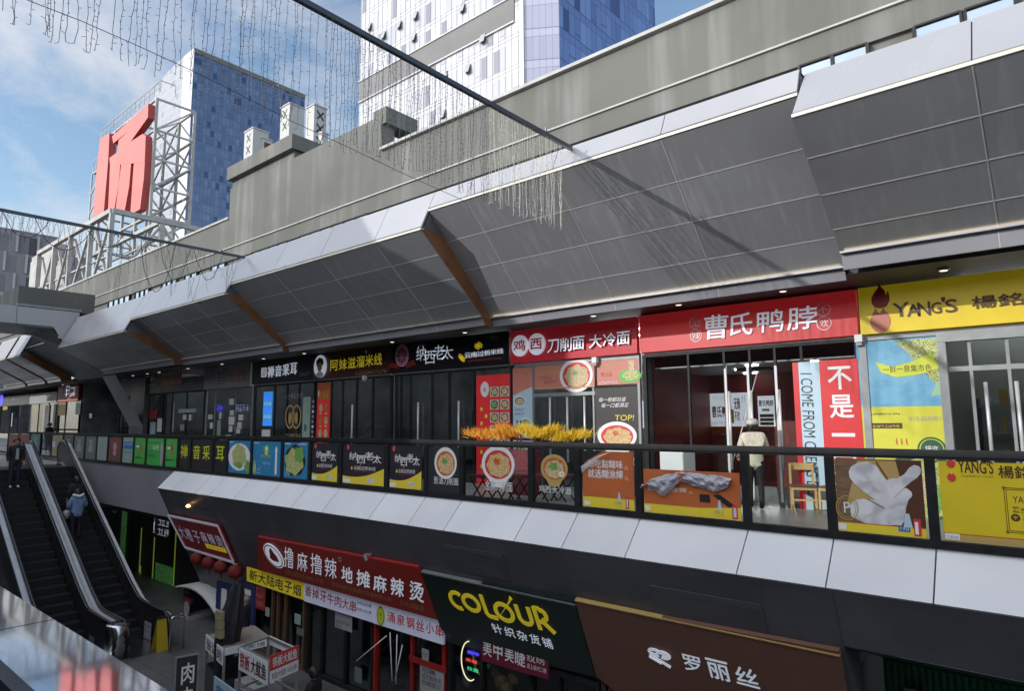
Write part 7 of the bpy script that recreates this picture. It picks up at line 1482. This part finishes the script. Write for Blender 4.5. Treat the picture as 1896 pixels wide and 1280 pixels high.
t = thing('food_tray',P(470,1245,Z=GZ+.9),'grey tray with food packets on the counter between the stalls','tray'); b=MB(); q=P(478,1262,Z=GZ+.9); b.box(q.x-.4,q.x+.4,q.y-.3,q.y+.3,GZ+.5,GZ+.92,GREY_); b.build('tray',t); b=MB()
for k in range(8): b.blob((q.x+rng.uniform(-.3,.3),q.y+rng.uniform(-.2,.2),GZ+.97),.09,.07,.06,(W_,TAN_,GREY_,HERB)[k%4],8,5,.2)
b.build('packet',t)
A3,B3=P2(399,1252,GZ+1.0),P2(452,1290,GZ+1.0); t=thing('counter_board',(A3+B3)/2+Vector((0,0,GZ)),'pale blue lettered board along the front of the nearest counter','board'); side(A3,B3,GZ+.55,GZ+1.0,LB_,(('肉夹馍',.1,.9,.15,.8,B_),))
# vertical dark banner board
q0=P(326,1221,Z=GZ+1.75); q1=P(368,1213,Z=GZ+1.75); t=thing('banner_board',(q0+q1)/2*1+Vector((0,0,GZ-(q0.z+q1.z)/2)),'dark upright board with three white characters at the bottom of the court','board')
fr=Fr((q0.x,q0.y,0),Vector((q1.x-q0.x,q1.y-q0.y,0)),(0,0,1)); L=(Vector((q1.x,q1.y,0))-Vector((q0.x,q0.y,0))).length
b=MB(); b.fbox(fr,0,L,GZ+.05,GZ+1.75,-.03,0,pal('banner_dark',(.03,.02,.025))); b.build('board',t)
b=MB(); 
for a_ in (0,L): b.fbox(fr,a_-.015,a_+.015,GZ,GZ+1.77,-.04,.01,ALS)
b.fbox(fr,.016,L-.016,GZ+1.752,GZ+1.775,-.04,.01,ALS); b.build('frame',t)
for i,ch in enumerate('肉夹馍'): b=MB(); b.text(fr,ch,L*.26,L*.84,GZ+1.25-.44*i,GZ+1.64-.44*i,.004,W_,0,.03); b.build('lettering',t)
# kiosk with an arched white roof
YK=10.2; qa=P(372,1085,Y=YK); xa=qa.x; xb=P(440,1105,Y=YK).x; zr=qa.z
t=thing('kiosk',((xa+xb)/2,YK,GZ),'small kiosk with a white arched roof, dark side panel and blue number board','kiosk')
b=MB(); n_=10; L=xb-xa
prof=[(xa-.25+ (L+.45)*i/n_, zr-.05+.28*math.sin(math.pi*(.15+.80*i/n_))-.35*(i/n_)**3) for i in range(n_+1)]
vs=[(x,y,z+dz) for dz in (0,-.07) for y in (YK-.7,YK+.5) for x,z in prof]; m_=n_+1
b.add(vs,[(i,i+1,m_+i+1,m_+i) for i in range(n_)]+[(2*m_+i,3*m_+i,3*m_+i+1,2*m_+i+1) for i in range(n_)]+[(i,2*m_+i,2*m_+i+1,i+1) for i in range(n_)],pal('kiosk_white',(.55,.54,.52)),True); b.build('roof',t)
b=MB(); b.box(xa,xa+.12,YK-.55,YK+.35,GZ+.12,zr-.02,bpy.data.materials['banner_dark']); b.box(xa-.1,xa+.55,YK-.6,YK+.4,GZ,GZ+.11,GREY_); b.build('side_panel',t)
b=MB(); f_=Fr((xa,YK-.56,0),(1,0,0),(0,0,1)); b.box(xa+.0,xa+.62,YK-.56,YK-.50,GZ+.5,zr-.25,pal('kiosk_panel',(.06,.03,.045))); f2=Fr((xa,YK-.565,0),(1,0,0),(0,0,1)); b.disc(f2,.30,zr-.55,.20,.22,.0,GREY_,.004); b.rect(f2,.08,.55,GZ+.65,zr-.95,.003,MAR_); dashes(b,f2,.15,.48,GZ+1.0,.06,4,.006,GREY_); dashes(b,f2,.15,.48,GZ+.8,.06,4,.006,GREY_); b.build('poster_panel',t)
b=MB(); q=P(415,1106,Y=YK-.6); NB=pal('number_blue',(.03,.04,.13)); b.box(q.x-.38,q.x+.5,YK-.66,YK-.6,q.z-.38,q.z+.42,NB); f3=Fr((0,YK-.664,0),(1,0,0),(0,0,1)); b.build('number_board',t); b=MB(); b.text(f3,'1',q.x-.05,q.x+.28,q.z-.34,q.z+.26,.003,W_,0,.05); b.build('lettering',t)
b=MB(); q=P(458,1092,Y=YK-.6); b.box(q.x-.3,q.x+.55,YK-.7,YK-.62,q.z-1.25,q.z+.2,NB); f4=Fr((0,YK-.704,0),(1,0,0),(0,0,1)); b.rect(f4,q.x-.2,q.x+.4,q.z-.10,q.z+.05,.003,W_); b.rect(f4,q.x-.2,q.x+.3,q.z-.95,q.z-.78,.003,LB_); tag(b.build('info_board'),'dark blue board with pale bands behind the person in the knitted hat','board')
# furled dark parasol leaning in front of the stalls
q0=P(398,1300,Y=6.9); q1=P(441,1082,Y=7.35); t=thing('furled_parasol',(q0.x,q0.y,GZ),'furled black parasol standing slanted in front of the stalls','parasol')
PAR=M('black_parasol_cloth',(.012,.012,.014),.7,var=.4,scale=8,bump=.3); d=q1-q0; ax=Vector((1,0,0)); ay=d.normalized().cross(ax).normalized(); ax=ay.cross(d.normalized()).normalized(); vs=[]; prof=[(0,.06),(.12,.09),(.3,.17),(.5,.26),(.68,.27),(.82,.20),(.93,.17),(1,.12)]; n_=14
for s_,r_ in prof:
    for k in range(n_): a=2*math.pi*k/n_; rr=r_*(.72 if k%2 else 1.0); vs.append(q0+d*s_+ax*rr*math.cos(a)+ay*rr*math.sin(a))
b=MB(); b.add(vs,[(i*n_+k,i*n_+(k+1)%n_,(i+1)*n_+(k+1)%n_,(i+1)*n_+k) for i in range(len(prof)-1) for k in range(n_)]+[tuple(range((len(prof)-1)*n_,len(prof)*n_))],PAR); b.build('canopy',t)
dn=d.normalized(); k_=(GZ-q0.z)/dn.z; b=MB(); b.tube([q0+dn*k_,q0+dn*.1],.03,BLACKMET,8); b.build('pole',t)
b=MB(); e=q0+dn*k_; b.lathe((e.x,e.y,GZ),[(.28,0),(.28,.07),(.08,.10)],GREY_,16); b.build('base',t)
for k,(y_,lab) in enumerate(((1138,'top'),(1155,'middle'),(1172,'bottom'))):
    q=P(415,y_,Y=7.0); b=MB(); b.box(q.x-.12,q.x+.12,6.86,6.95,q.z-.085,q.z+.085,M('cardboard',(.30,.26,.14),.7,var=.2,scale=8)); tag(b.build('menu_card'),'beige card hanging on the furled black parasol, %s one of three'%lab,'card','beige cards on the parasol')
q=P(640,1225,Y=9.3); b=MB()
for x0,y0,x1,y1 in ((660,1225,716,1178),(722,1172,726,1262),(735,1176,733,1268),(745,1195,731,1262)): b.tube([P(x0,y0,Y=9.35),P(x1,y1,Y=9.35)],.012,W_,5)
tag(b.build('loose_cable'),'loose pale cables hanging in front of the red framed shopfront','cable')
